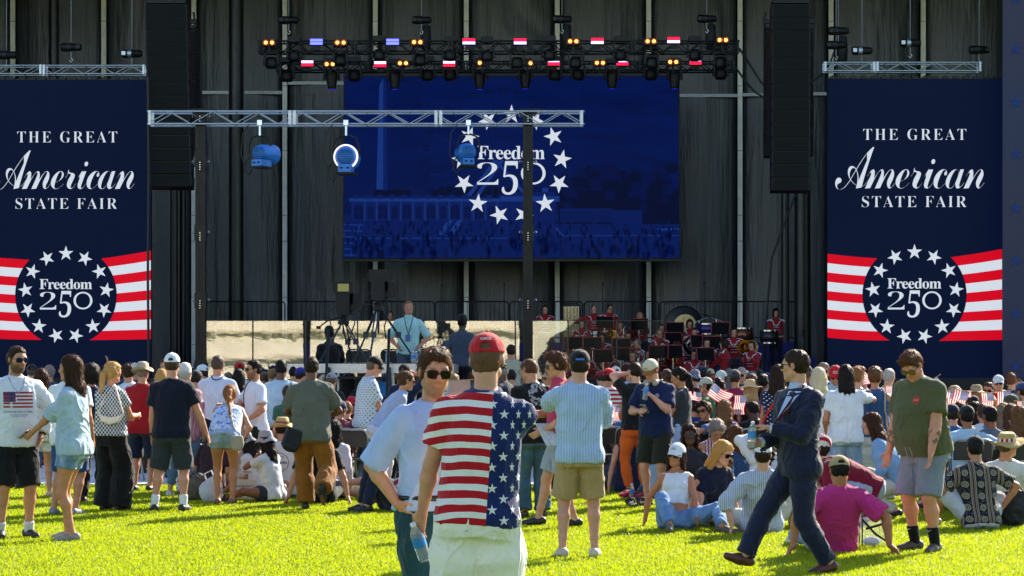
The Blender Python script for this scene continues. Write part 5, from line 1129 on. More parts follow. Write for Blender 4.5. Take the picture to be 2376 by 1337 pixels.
def person(label, px, D, yaw=0, H=1.76, skin='c89272', hair='2a1d14', style='short', hat=None, top=None, low=None, shoe='1c1c1e', sock=None, vox=None, beard=0, stubble=0, tattoo=None, shade=None, group=None, pz=0, jacket=None, hatopt=None, dx=0, coarse=False, amp=.006, sleeveamp=1, fl=None, noleg=False, clear=False, **pose):
    """a standing, sitting or bending figure; px is the photo column of the figure's base, D its distance"""
    g = skeleton(H=H, **pose); h = vox or max(.0062, D*.00047)
    if coarse: h = max(h, .016)
    loc = Vector(((px-CX)/FPX*D+dx, D, pz)); V, Q = body_field(g, coarse=coarse).mesh(h)
    o = link_mesh('person', V, Q, skin_mat(skin, hair), None, smooth=True); o.location = loc; o.rotation_euler = (0, 0, R(yaw)); body_tint(g, V, o, beard, stubble, tattoo)
    tag(o, label, 'person', group); g.o = o; g.h = h
    if top: 
        t = dict(top); m = t.pop('m'); nm = t.pop('name', 'shirt'); a = t.pop('amp', amp); g.top = cloth_mesh(nm, top_field(g, **t), h, m, o, a, g)
    if low and top and top.get('hem', 0) < 0 and 'waist' not in low: low = dict(low, waist=.02)
    if low: t = dict(low); m = t.pop('m'); nm = t.pop('name', 'trousers' if t.get('length', 2) > 1.3 else 'shorts'); g.low = cloth_mesh(nm, low_field(g, **t), h, m, o, amp, g)
    if shoe:
        for k in 'lr': cloth_mesh('shoe', shoe_field(g, k), min(h, .011), shoe if not isinstance(shoe, str) else mat('shoe_'+shoe, shoe, .5), o, 0)
    if sock:
        for k in 'lr':
            A, K = g.an[k], g.kn[k]; d = nrm(K-A); F = Field(.01).cone(A-d*.02, A+(K-A)*sock[1], .043*g.s, .049*g.s*(1+.1*g.fat), cuts=((A+(K-A)*sock[1], d),)); cloth_mesh('sock', F, min(h, .01), cloth(sock[0], None), o, .001)
    if style not in (None, 'bald'):
        V, Q = hair_field(g, style, hat and hat[0]).mesh(min(h, .010) if not coarse else .013)
        if len(V):
            N = vnormals(V, Q); q = V @ np.linalg.inv(np.eye(3)); cu = style in ('curly', 'afro', 'wavy')
            V = V+N*((vnoise(V, 38 if cu else 26)*(.012 if cu else .0055)+vnoise(V*[1, 1, .3], 60)*.004))[:, None]
            nf = fl if fl is not None else (0 if D > 31 else int(min(2400, 15000/D))*(2 if style in ('long', 'wavy') else 1))
            ho = link_mesh('hair', V, Q, hair_mat(hair), o, smooth=True)
            if nf:
                X, T = fluff(g, 'hair', V, Q, None, o, nf, .016 if style in ('short', 'fade', 'buzz') else .03, len(people), cu, hat=bool(hat)); me = ho.data
                Va = np.concatenate([V, X]); Fa = [tuple(q) for q in Q.tolist()]+[tuple(q) for q in (T+len(V)).tolist()]; bpy.data.objects.remove(ho); bpy.data.meshes.remove(me)
                ho = link_mesh('hair', Va, Fa, hair_mat(hair), o, smooth=True)
            g.hair = ho
    if hat:
        m = hat[1] if not isinstance(hat[1], str) else cloth(hat[1], None, tr=.02); g.hat = hat_parts(g, hat[0], m, o, h, **(hatopt or {}))
    if shade: glasses(g, o, shade if shade is not True else None, clear=clear)
    people.append(g); return g
# ------------------------------------------------------------------ the people on the lawn
def tee(c, pat=None, sleeve=.6, hem=-.1, ease=.018, loose=.6, tr=.1, **k): return dict(m=c if not isinstance(c, str) else cloth(c, pat, tr=tr), sleeve=sleeve, hem=hem, ease=ease, loose=loose, **k)
def longs(c, pat=None, sleeve=1.92, hem=-.08, **k): return tee(c, pat, sleeve, hem, collar=k.pop('collar', True), **k)
def pants(c, pat=None, length=1.97, **k): return dict(m=c if not isinstance(c, str) else cloth(c, pat, tr=.03), length=length, **k)
def shorts(c, pat=None, length=.88, flare=.02, **k): return pants(c, pat, length, flare=flare, **k)
WHITE, LSKY = 'd9dde4', 'a9c0df'
DEN = ('denim', '7d99bd'); LDEN = ('denim', 'b9cbe0')
def handpoint(g, k): return Vector(g.ha[k]+g.hd[k]*.085*g.s)
def held(build, g, k, off=(0, 0, 0), rot=None):           # world point of a figure's palm
    return g.o.matrix_basis @ (handpoint(g, k)+Vector(g.hn[k])*.03+Vector(off))
def phone(loc, rz, tilt, label):
    o = MB().box((0, 0, 0), (.074, .009, .15)).build('phone', mat('phone_case', '8a8680', .3)); MB().box((-.018, -.006, .05), (.03, .005, .03)).build('camera_bump', mat('phone_bump', '26282c', .2), o)
    MB().box((0, .0052, 0), (.068, .001, .142)).build('glass_front', mat('phone_glass', '0a0c10', .08), o); o.location = loc; o.rotation_euler = (tilt, 0, rz); return tag(o, label, 'phone')
def flag_mat():
    if 'flag' in _mc: return _mc['flag']
    m, b, p = new_mat('flag_cloth'); o, u, v, w = b.obj('UV')
    st = b.m1('GREATER_THAN', b.m1('FLOORED_MODULO', b.m1('MULTIPLY', v, 6.5), 1.0), .5); base = b.mix(st, lin('b81426'), lin('e4e3e0'))
    base = b.mix(b.m1('LESS_THAN', b.m1('FLOORED_MODULO', b.m1('MULTIPLY', v, 6.5), 1.0), .5), base, lin('b81426'))
    cu, cv = b.m1('MULTIPLY', u, 1.9), v; sm = b.hexstars(cu, cv, .127, .1077, .034)
    can = b.m1('MULTIPLY', b.m1('LESS_THAN', u, .4), b.m1('GREATER_THAN', v, .4615)); base = b.mix(can, base, b.mix(sm, lin('17286f'), lin('e4e3e0')))
    b.put(p.inputs['Base Color'], base); p.inputs['Roughness'].default_value = .7; t = b.n('ShaderNodeBsdfTranslucent'); b.put(t.inputs[0], base); mx = b.n('ShaderNodeMixShader'); mx.inputs[0].default_value = .4
    b.t.links.new(p.outputs[0], mx.inputs[1]); b.t.links.new(t.outputs[0], mx.inputs[2]); b.out(mx.outputs[0]); _mc['flag'] = m; return m
def flag(px, py, wpx, D, ang, label, hoist=1, mirror=False, seed=0, asp=.62, yaw=0):
    st = .03 if ang > 60 else .22   # a hand flag centred on a photo point
    w = wpx/FPX*D; h = w*asp; nx, ny = 16, 9; V = []; U = []
    for j in range(ny+1):
        for i in range(nx+1):
            u, v = i/nx, j/ny; uu = 1-u if mirror else u; V.append(((u-.5)*w, .025*math.sin(u*7+seed+v*1.5)*w/.3, (v-.5)*h+.012*math.sin(u*5+seed))); U.append((uu, v))
    F = [(j*(nx+1)+i, j*(nx+1)+i+1, (j+1)*(nx+1)+i+1, (j+1)*(nx+1)+i) for j in range(ny) for i in range(nx)]
    o = link_mesh('hand_flag', V, F, flag_mat(), None, smooth=True, uv=U); e = w/2*(1 if mirror else -1)
    MB().tube((e, 0, -h*.5-st), (e, 0, h*.5+.02), .005, n=6).ball((e, 0, h*.5+.035), .009, 6).build('stick', mat('flag_stick', 'b08a54', .6), o)
    o.location = at(px, py, D); o.rotation_euler = (0, R(ang), R(yaw)); return tag(o, label, 'flag', 'hand flags held up in the crowd')
def strap(g, pts, r, m, name='strap', n=6):               # a strap or cord child of a figure, lying on its clothing
    bv = bvh_of(g.top) if getattr(g, 'top', None) else None; P = [Vector(p) for p in pts]; Q = []
    for i in range(len(P)-1): Q += [P[i].lerp(P[i+1], k/6) for k in range(6)]
    Q.append(P[-1]); W = []
    for q in Q:
        h = bv.find_nearest(q, .2) if bv else (None,)
        W.append(h[0]+h[1]*(r if isinstance(r, float) else .014)*.7 if h[0] is not None else q)
    return MB().path(W, r, n).build(name, m, g.o)

# --- two men nearest the camera
polo = cloth('e3e2de', ('flagpolo',))
A = person('man in a stars and stripes polo, red cap and white trousers', 1108, 9.9, 0, 1.775, skin='c08e70', hair='6a4f3a', style='buzz', hat=('cap', 'b00f1e'), vox=.006, lean=1, side=4, head=(-3, 4, 0),
           top=tee(polo, sleeve=.62, hem=-.075, ease=.017, loose=.72, collar=True, arm_ease=.02, hemw=.5), low=pants('e6e3d8', flare=.055, ease=.032, waist=-.02), lh=(-.285, .14, .90), lp=(-1, -.35, 0), rh=(-.06, .36, 1.42), rp=(1, -.5, -.9), lt=(.6, .8, 0), fl=500)
bv = bvh_of(A.hat)
def cap_text(g, t, w, h, z, m, front=False, dz=0):        # embroidery wrapped on the cap, back or front
    V, F = fit(t, w, h, 1.02, .012); hs = g.hs; C = []
    bv = bvh_of(g.hat); sg = 1 if front else -1
    for v in V:
        a = v[0]/.1; o = Vector(g.hc+g.Rh @ (np.array([0, -.012, z+v[1]])*hs)); d = Vector(g.Rh @ np.array([math.sin(a)*(-1 if front else 1), sg*math.cos(a), 0])); q = bv.ray_cast(o+d*.3, -d, .4); C.append((q[0]+d*.0015) if q[0] is not None else o+d*.1)
    return link_mesh('embroidery', C, F, m, g.hat)
thread = mat('white_thread', 'd8d5d0', .8); navyt = mat('navy_thread', '12204a', .8)
cap_text(A, 'TRUMP2020', .062, .013, .098, thread)
MB().lathe([(.0, 0), (.006, 0), (.0065, .003), (0, .004)], n=8).build('button', mat('dark_button', '1a1410', .4), A.o).location = (-.05, -.185, .835)
decal('button_loop', *([[(-.01, -.002), (.01, -.002), (.01, .002), (-.01, .002)]], [(0, 1, 2, 3)])[:0], A.low, (0, 0, 0), (1, 0, 0), (0, 0, 1), thread, A.o) if 0 else None
p = held(0, A, 'l'); bottle((p.x+.012, p.y-.0, p.z-.17), 'clear water bottle hanging from the hand of the flag polo man', .034, .21, rot=(R(16), R(-18), 0))
phone(at(1076, 898, 10.2), R(8), R(-6), 'phone held up between the two nearest men').rotation_euler = (R(-8), R(86), R(10))
B = person('dark haired man in sunglasses and rolled up pale blue shirt, hand on hip', 1004, 10.5, 207, 1.71, skin='c4906f', hair='4a3220', style='tuft', stubble=.55, shade=True, vox=.006, head=(-12, 8, -2),
           top=tee('a9c2ea', sleeve=1.0, hem=.035, ease=.022, loose=.5, collar=True, arm_ease=.018, amp=.008, vneck=1), low=pants('0f3a40', flare=.02, waist=.1), rh=(.215, .0, .965), rp=(.75, -.7, -.25), rd=(-.55, .5, -.65), rt=(-1, .2, 0), lh=(-.2, .2, .85), fl=1500)
bt = MB(); bl = []
for i in range(25):
    a = 2*math.pi*i/24; bl.append((math.cos(a)*.186, math.sin(a)*(.135), .955+.0))
bt.path([(p_[0], p_[1], p_[2]) for p_ in bl], .016, 6).build('belt', mat('black_leather', '0c0b0b', .35), B.o)
strap(B, [(-.05, -.02, 1.52), (-.07, .115, 1.42), (-.06, .165, 1.25), (-.05, .165, 1.15)], .008, blackc, 'lanyard'); MB().box((-.05, .178, 1.08), (.085, .006, .125)).build('badge', mat('badge_card', '5f6f96', .4), B.o)
# --- standing figures further back on the lawn
C_ = person('man in a blue striped shirt, black cap and khaki shorts seen from behind', 1345, 17.2, 0, 1.765, skin='bf8e74', hair='2a1d15', style='fade', hat=('cap', '0e0f12'), top=tee('c3d3e6', ('vstripe', '6f93c4', .0135, .15), sleeve=1.2, hem=-.115, ease=.022, loose=.75, collar=True, arm_ease=.024, amp=.009),
            low=shorts('a3895f', length=.87, flare=.03), lh=(-.09, .22, 1.53), lp=(-.7, .15, -.8), rh=(.02, .3, 1.33), rp=(.7, .1, -.8), shoe='b9ae9c', lf=(-.15, 0, .085, 8), rf=(.13, 0, .085, -8))
q = MB(); hs = C_.hs; q.box(C_.hc+C_.Rh @ np.array([0, -.118, .05])*hs, (.075, .012, .017)).build('strap', mat('blue_strap', '2a62c0', .5), C_.hat)
Dm = person('man in a pink polo with a smartwatch, reading, half hidden by the striped shirt man', 1300, 20.6, 95, 1.78, skin='c59274', hair='4a2f1c', style='curly', shade=True, head=(0, 12, 0), top=tee('c03355', sleeve=.62, collar=True), low=shorts('9aa0ab', length=.8), lh=(-.14, .2, 1.0), rh=(.1, .4, 1.15), lf=(-.1, -.14, .09), rf=(.1, .22, .085), shoe='141416')
MB().tube((0, 0, -.012), (0, 0, .012), .034, n=12).build('watch', blackm, Dm.o).location = Dm.ha['l']
nw = MB().box((0, 0, 0), (.28, .004, .34)).build('newspaper', mat('newsprint', 'b7b4ac', .8, nz=.3, nscale=30)); nw.location = at(1283, 1008, 20.4); nw.rotation_euler = (R(-50), 0, R(25)); tag(nw, 'folded newspaper held by the man in the pink polo', 'newspaper')
E_ = person('man in a black tee with a pale print across its back', 1238, 21.8, 12, 1.74, skin='b98668', hair='5a3d28', style='buzz', head=(38, 20, 6), lean=6, top=tee('101012', sleeve=.6, hem=-.12, ease=.02, loose=.8), low=pants('2e4a58', ('denim', '4d7080'), flare=.03), shoe='3a2a1c', rh=(.27, .16, 1.05), lh=(-.1, .32, 1.1), shade=True, clear=True)
V2 = []; F2 = []
r3 = random.Random(5)
for i in range(70):
    a = r3.random()*6.28; rr = .03+.085*math.sqrt(r3.random()); x, y = math.cos(a)*rr*1.1, math.sin(a)*rr*1.05; s_ = .006+.012*r3.random(); t = r3.random()*6; b0 = len(V2); V2 += [(x+math.cos(t+k*1.57)*s_*(1 if k % 2 else 1.9), y+math.sin(t+k*1.57)*s_*(1 if k % 2 else 1.9)) for k in range(4)]; F2.append(tuple(range(b0, b0+4)))
decal('print', V2, F2, E_.top, (.05, -.15, 1.36), (1, 0, 0), (0, 0, 1), mat('grey_print', '8d8f92', .8), E_.o)
SUITC = cloth('081232', None, .7, tr=0)
Sm = person('man in a navy suit striding left with a water bottle, head turned away', 1852, 15.85, 102, 1.79, skin='c39274', hair='33220f', style='short', shade=True, head=(-58, 2, 0), twist=20, hip=(0, 0, .875), top=dict(m=SUITC, sleeve=1.9, hem=-.155, ease=.022, loose=.45, arm_ease=.02, neck=.97, name='jacket', amp=.008, hemw=.35), low=pants(SUITC, flare=.012, ease=.014),
            lh=(-.10, .27, 1.16), lp=(-.5, -1, -.35), rh=(.06, .30, 1.04), lf=(-.08, -.22, .095, 0, -8), rf=(.08, .44, .11, 0, 22), shoe='4a2414', fl=1100, lt=(.2, .4, -1))
cloth_mesh('collar', Field(.01).cone(Sm.neck-Sm.u*.05, Sm.neck+Sm.u*.028, .082, .07, cuts=((Sm.neck+Sm.u*.03, nrm(Sm.u-Sm.f*.25)),)), .009, cloth('a9bfe2'), Sm.o, .002)
for nm, pts, m in (('shirt_front', [(-.012, .16), (.055, .155), (.012, -.1), (.0, -.13)], cloth('a9bfe2')), ('tie', [(.0, .15), (.03, .15), (.034, .0), (.018, -.12), (.004, -.1), (.006, .0)], cloth('4a0f22'))):
    decal(nm, [(p_[0]*2.0-.01, p_[1]) for p_ in pts], [tuple(range(len(pts)))[::-1]], Sm.top, (-.06, .1, 1.3), tuple(-Sm.rs), (0, 0, 1), m, Sm.o, .004 if nm != 'tie' else .008)
for k in 'lr': cloth_mesh('cuff', Field(.01).cone(Sm.el[k]+(Sm.ha[k]-Sm.el[k])*.85, Sm.el[k]+(Sm.ha[k]-Sm.el[k])*.99, .042, .042, cuts=((Sm.ha[k], nrm(Sm.ha[k]-Sm.el[k])),)), .009, cloth('b9cbe6'), Sm.o, 0)
p = held(0, Sm, 'r'); bottle((p.x-.03, p.y-.06, p.z-.02), 'clear water bottle held by the suited man', .034, .21, rot=(R(4), R(3), 0))
Ol = person('stout tattooed man in an olive tee and grey shorts looking down', 2146, 17.8, 128, 1.82, skin='c98f70', hair='5a3a1c', style='tuft', fat=.95, shade=emit('mirror_lens_glow', '8a7a10', .12), head=(16, 42, 4), lean=9, top=tee('565838', sleeve=.68, hem=-.07, ease=.02, loose=.35, arm_ease=.024, hemw=1.0), low=shorts('7b828e', length=.98, flare=.03, waist=-.04), sock=('0d0d0e', .36), shoe='4a4038',  # lens emission imitates a mirrored reflection
            rh=(.30, .16, .76), lh=(-.27, .26, .72), lp=(-.8, -1, 0), rp=(.8, -1, 0), tattoo=(('r', .25, .7), ('l', .2, .75)), lf=(-.13, .02, .085, 10), rf=(.13, -.02, .085, -12), lt=(.5, .8, 0), rt=(-.4, .8, 0), fl=900)
V2 = [(math.cos(t*math.pi/12)*.037, math.sin(t*math.pi/12)*.037) for t in range(24)]; decal('chest_badge', V2, [tuple(range(24))], Ol.top, (-.10, .25, 1.36), (-1, 0, 0), (0, 0, 1), mat('badge_red', 'a82a3c', .8), Ol.o)
V2, F2 = fit('BAY-BAY', .056, .017, 1, .02); decal('lettering', V2, F2, Ol.top, (-.10, .25, 1.36), (-1, 0, 0), (0, 0, 1), mat('badge_yellow', 'd8b02a', .8), Ol.o, .006)
for k in 'lr':
    A_, K_ = Ol.an[k], Ol.kn[k]; c = A_+(K_-A_)*.28; V2 = [(-.028, .0), (-.012, -.012), (.03, .012), (-.01, -.004), (-.02, .004), (-.024, .011)]
    decal('sock_mark', V2, [tuple(range(6))], Ol.o, c, (-1, 0, 0), (0, 0, 1), mat('white_mark', 'cfd2d6', .7), Ol.o, .02)
for sx in (-.022, .022): strap(Ol, [(sx, .262, .93), (sx*1.6, .275, .85), (sx*2, .262, .77)], .0035, mat('drawcord', 'a0a5ae', .7), 'drawcord')
Lm = person('bearded man in wrap sunglasses and a white long sleeved flag shirt', 36, 19.2, 205, 1.83, skin='c08a6a', hair='3a2413', style='short', beard=1.0, shade=emit('iridium_lens_glow', '14324a', .08), head=(20, 4, 0), fat=.25, top=longs(WHITE, collar=False, hem=-.07, ease=.018, loose=.5, sleeve=1.9, hemw=.8), low=shorts('0c0c0e', length=.97, flare=.03, waist=-.03), sock=('dcdcdc', .2), shoe='121214', lh=(-.235, .05, .97), lp=(-1, -.4, 0), ld=(.3, .5, -.8), lt=(.9, .3, 0), lf=(-.12, .02, .085, 12), rf=(.14, 0, .085))  # lens colour glows faintly in place of a reflection
V2 = []; F2 = []; MI = []
def rc(x0, y0, x1, y1, k): b0 = len(V2); n = 6; V2.extend([(x0+(x1-x0)*i/n, y0) for i in range(n+1)]+[(x0+(x1-x0)*i/n, y1) for i in range(n+1)]); F2.extend([(b0+i, b0+i+1, b0+n+2+i, b0+n+1+i) for i in range(n)]); MI.extend([k]*n)
for i in range(5): rc(-.14, .10-i*.034, .14, .117-i*.034, 0)
rc(-.14, .02, -.03, .117, 1)
o = decal('flag_print', V2, F2, Lm.top, (0, .22, 1.30), (-1, 0, 0), (0, 0, 1), mat('print_red', '9c2130', .8), Lm.o, .004); o.data.materials.append(mat('print_navy', '16305c', .8)); o.data.polygons.foreach_set('material_index', MI)
for t, w, z in (('CONEY ISLAND CYCLONE', .27, 1.225), ('AN AMERICAN LEGEND', .17, 1.195), ('BROOKLYN, NY 1927', .13, 1.178)):
    V2, F2 = fit(bold(t), w, .017 if w > .2 else .009, 1, .0); decal('lettering', V2, F2, Lm.top, (0, .22, z), (-1, 0, 0), (0, 0, 1), mat('print_navy', ''), Lm.o, .004)
strap(Lm, [(-.075, .05, 1.55), (-.05, .125, 1.47), (0, .15, 1.40), (.05, .125, 1.47), (.075, .05, 1.55)], .0035, chrome, 'necklace')
MB().tube((0, 0, -.014), (0, 0, .014), .036, n=12).build('watch', blackm, Lm.o).location = Lm.el['l']+(Lm.ha['l']-Lm.el['l'])*.93
Dw = person('long haired woman in a pale denim shirt and denim shorts holding a phone', 168, 18.9, 82, 1.735, sex='f', skin='b57f5c', hair='3a2213', style='long', top=tee('9fb6c8', ('denim', 'b9ccd8'), sleeve=1.0, hem=-.10, ease=.024, loose=.7, arm_ease=.022, collar=True, amp=.009, hemw=.6), low=shorts('4a6a8c', LDEN, length=.42, flare=.015), lh=(-.02, .40, 1.06), lp=(-.3, -1, -.6), rh=(.2, .1, .80), shoe='8a8078', lf=(-.09, -.03, .085), rf=(.1, .08, .085), fl=2200)
p = held(0, Dw, 'l'); phone((p.x-.04, p.y, p.z+.02), R(60), R(60), 'dark phone in the hand of the denim shirt woman')
person('man in a white tee, red cap and blue shorts behind the denim shirt woman', 162, 22.2, -12, 1.74, skin='b57d5e', hair='2a1a10', style='fade', hat=('cap', 'b5121f'), fat=.3, top=tee('dfe2e8', hem=-.16, loose=.9), low=shorts('1f3f73', length=.92), shoe='7a8088', lf=(-.2, .0, .085), rf=(.06, .02, .085))
Pn = person('woman with a blonde ponytail, black and white patterned top and wide black trousers', 258, 22.9, -28, 1.69, sex='f', skin='c08a68', hair='b8935c', style='pony', head=(-10, 2, 0), top=tee('d5d8dc', ('check', '1c2234', .05), sleeve=.5, hem=.02, ease=.028, loose=.7, arm_ease=.02), low=pants('0a0a0c', flare=.075, length=2.05), rh=(.12, .36, 1.16), lh=(-.06, .32, 1.12), shoe='1a1a1c', lf=(-.1, .0, .085), rf=(.1, .04, .085))
bg = MB().prism([(-.14, .04), (-.1, -.06), (0, -.1), (.1, -.07), (.15, .03), (.1, .0), (0, -.015), (-.09, .01)], (0, 0, 0), (1, 0, 0), (0, 0, 1), .06).build('shoulder_bag', mat('cream_leather', 'cdc3b2', .6, bump=.1), None); v_ = bg.modifiers.new('b', 'BEVEL'); v_.width = .02; v_.segments = 3; MB().path([(-.14, -.03, .03), (-.06, -.03, .22), (.06, -.03, .34), (.15, -.03, .03)], .009).build('strap', mat('cream_leather', ''), bg); bg.location = Pn.o.location+Vector((.03, -.18, 1.1)); tag(bg, 'cream crescent shoulder bag under the arm of the ponytail woman', 'bag')
person('woman with dark bobbed hair and striped side seam trousers behind the ponytail woman', 212, 24.3, -10, 1.67, sex='f', skin='b98a6c', hair='1c1512', style='bob', top=tee('1b2438', hem=-.05), low=pants('10131c'), shoe='101012', lf=(-.12, 0, .085), rf=(.08, .08, .085))
person('short person with a brown bob and a white top printed with red', 96, 25.4, 25, 1.60, sex='f', skin='bb8a6b', hair='3e2415', style='bob', top=tee('d8d6d4', ('blot', 'b02030', 7, .62), hem=-.1), low=shorts('d8d5d0', length=.55), shoe='c8a890')
person('curly haired man in a white shirt and navy trousers left of the bush hat', 300, 29.5, 15, 1.68, skin='bb8666', hair='3a2616', style='curly', head=(20, 15, 0), top=longs('d4d9e2', hem=.08), low=pants('0e1530'), shoe='3a1f16', rh=(.1, .34, 1.1))
person('man in a red polo, beige bush hat and navy shorts seen from behind', 330, 26.6, -10, 1.69, skin='bf8a6c', hair='8a7c70', style='fade', hat=('bush', 'a79a86'), top=tee('a3131c', sleeve=.65, hem=-.14, loose=.9, collar=True), low=shorts('0f1b3a', length=.98), shoe='161618', lh=(-.15, .25, 1.0), rh=(.2, .2, .95))
Nv = person('man in a navy tee, white cap and dark grey shorts seen from behind', 399, 22.8, 0, 1.785, skin='c08c70', hair='4a3a2e', style='fade', fat=.28, hat=('cap', 'd4d8e2'), top=tee('0a1024', sleeve=.66, hem=-.09, ease=.018, loose=.75, arm_ease=.022), low=shorts('2b3238', length=.95, flare=.035), sock=('dfe0e2', .28), shoe='141620', lh=(-.25, .07, .73), rh=(.42, .08, .80), lf=(-.2, .0, .085, 14), rf=(.13, .0, .085, -10))
MB().tube((0, 0, -.014), (0, 0, .014), .036, n=12).build('watch', blackm, Nv.o).location = Nv.el['l']+(Nv.ha['l']-Nv.el['l'])*.92
person('elderly person in a pink plaid shirt and rolled jeans behind the navy tee man', 428, 25.3, -15, 1.66, skin='c49a80', hair='b8b4ae', style='short', hat=('beanie', 'c9c6c0'), top=longs('c08a94', ('vstripe', '9a6070', .03, .3), hem=-.2, loose=1), low=pants('4a6884', DEN, length=1.75), shoe='c8c6c2', lf=(-.24, .05, .085), rf=(.1, .05, .085))
Wm = person('grey haired man in a white dress shirt with a lanyard, seen from behind', 505, 27, 0, 1.80, skin='c08c70', hair='5c4e42', style='short', head=(-12, 0, 0), fat=.2, top=longs('ccd6ea', hem=.05, sleeve=1.6, loose=.8), low=pants('131a2e'), lh=(-.15, .3, 1.1), rh=(.18, .3, 1.1))
strap(Wm, [(.075, .03, 1.53), (.05, -.085, 1.50), (0, -.105, 1.49), (-.05, -.085, 1.50), (-.075, .03, 1.53)], .007, blackc, 'lanyard')
Wt = person('young bearded man in sunglasses, white tee and black lanyard, phone in hand', 592, 25.9, 118, 1.73, skin='bb8763', hair='15100c', style='short', beard=.75, shade=True, head=(0, 2, 0), top=tee('d9dde8', sleeve=.7, hem=-.09, loose=.7), low=pants('0f241f'), rh=(.08, .42, 1.2), lh=(-.2, .2, 1.0), lp=(-1, -1, 0))
strap(Wt, [(.06, .03, 1.52), (.08, .12, 1.44), (.05, .14, 1.25), (.04, .15, 1.12)], .007, blackc, 'lanyard'); MB().box((.04, .16, 1.05), (.07, .006, .11)).build('badge', mat('badge_grey', 'a8adb8', .4), Wt.o)
p = held(0, Wt, 'l'); phone((p.x-.04, p.y, p.z), R(20), R(70), 'black phone in the hand of the young man with the lanyard')
Pb = person('tall man with a flat top and a pale blue polo, water bottle at his side', 652, 27.6, 0, 1.745, skin='5a3a28', hair='0e0b0a', style='fade', fat=.2, top=tee('a3bfd4', sleeve=.66, hem=-.06, loose=.8, collar=True), low=shorts('0f1940', length=.9), lh=(-.26, .06, .86))
p = held(0, Pb, 'l'); bottle((p.x+.02, p.y-.06, p.z-.14), 'blue tinted water bottle in the hand of the flat top man', .034, .2, rot=(R(10), R(-14), 0))
Br = person('bald man in an olive grey shirt and brown work trousers walking away', 722, 23, 0, 1.755, skin='6b4630', hair='2a2018', style='buzz', fat=.3, lean=2, top=tee('5f6157', sleeve=.75, hem=-.15, ease=.024, loose=.9, collar=True, arm_ease=.024, amp=.010, hemw=.4), low=pants('84500f', flare=.035, ease=.02), shoe='15171c', lh=(-.14, .3, 1.08), rh=(.16, .3, 1.1), lp=(-1, -.6, -.3), rp=(1, -.6, -.3), lf=(-.07, .06, .09), rf=(.16, -.30, .27, 0, -72), rk=(.25, 1, 0))
bg = MB().box((0, 0, 0), (.2, .1, .22)).ball((0, -.02, -.1), (.1, .07, .06), 10).build('hip_bag', blackc); bv_ = bg.modifiers.new('b', 'BEVEL'); bv_.width = .03; bv_.segments = 3; bg.location = Br.o.location+Vector((-.2, -.16, .84)); bg.rotation_euler = (0, R(20), R(20)); tag(bg, 'black padded bag on the hip of the bald man', 'bag')
person('person in a green tee mostly hidden behind the bald man', 668, 26.6, 20, 1.38, skin='c0917a', hair='3a2a1c', style='short', top=tee('2f5548', hem=-.12), low=shorts('101a30', length=.8), lh=(-.2, .2, .85))
Gb = person('girl with a braid bending forward in a blue floral top and denim shorts', 521, 24, 0, 1.64, sex='f', skin='b78058', hair='8a6238', style='braid', lean=52, hip=(0, 0, .90), head=(10, 12, 0), bow=.02, top=tee('cdd8ec', ('blot', '3a6fd0', 16, .56), sleeve=0, hem=-.06, ease=.022, loose=.8, neck=.93), low=shorts('8aa2b8', LDEN, length=.3, flare=.012), lh=(-.2, .46, .54), rh=(.17, .16, .80), rp=(1, .2, .6), shoe='7a5a44', lf=(-.09, .0, .085), rf=(.1, .0, .085))
strap(Gb, [(-.1, .42, 1.32), (0, .2, 1.26), (.09, .02, 1.12), (.14, -.1, .92)], .011, mat('beige_strap', 'a8a08c', .8), 'bag_strap')
strap(Gb, [(0, .40, 1.36), (.02, .26, 1.28), (.05, .12, 1.18), (.06, .03, 1.08)], [.02+.004*math.sin(i*2.2) if i < 15 else .012 for i in range(19)], hair_mat('8a6238'), 'braid', 8)
bg = MB().prism([(-.07, .08), (-.085, -.03), (-.05, -.1), (.05, -.1), (.085, -.03), (.07, .08)], (0, -.04, 0), (1, 0, 0), (0, 0, 1), -.06).build('crossbody_bag', mat('beige_canvas', 'a39c88', .8, bump=.2)); v_ = bg.modifiers.new('b', 'BEVEL'); v_.width = .022; v_.segments = 3; bg.location = Gb.o.location+Vector((.17, -.13, .76)); tag(bg, 'beige crossbody bag hanging at the hip of the bending girl', 'bag')
Pk = person('man in a white polka dot shirt, black cap and jeans, looking down to the right', 848, 26.6, -72, 1.79, skin='c48a70', hair='6a5a4c', style='buzz', hat=('cap', '0c0c0f'), head=(0, 22, 0), lean=5, fat=.25, top=tee('c6d3dc', ('dots', '26324a', .062, .0085), sleeve=.75, hem=-.1, loose=.8, collar=True), low=pants('27405f', DEN), rh=(.13, .3, .84), lh=(-.1, .35, .9), lf=(-.1, .12, .085), rf=(.1, -.12, .085))
Lv = person('woman with a low bun and sunglasses in a lavender shirt, bending to the right', 880, 25.4, -68, 1.68, sex='f', skin='c08c6e', hair='5a3f28', style='bun', shade=True, lean=33, head=(-8, 10, 0), top=longs('a7b3d2', hem=.0), low=pants('c9ccd2'), rh=(.05, .2, .80), lh=(-.05, .5, .8))
person('man in a navy shirt with a backpack, hand raised to his black cap', 938, 30, -20, 1.68, skin='c58f78', hair='6a5648', style='buzz', hat=('cap', '0c0c0e'), top=tee('101c3c'), low=pants('1a2030'), rh=(.1, .12, 1.68), rp=(1, .4, -.3))
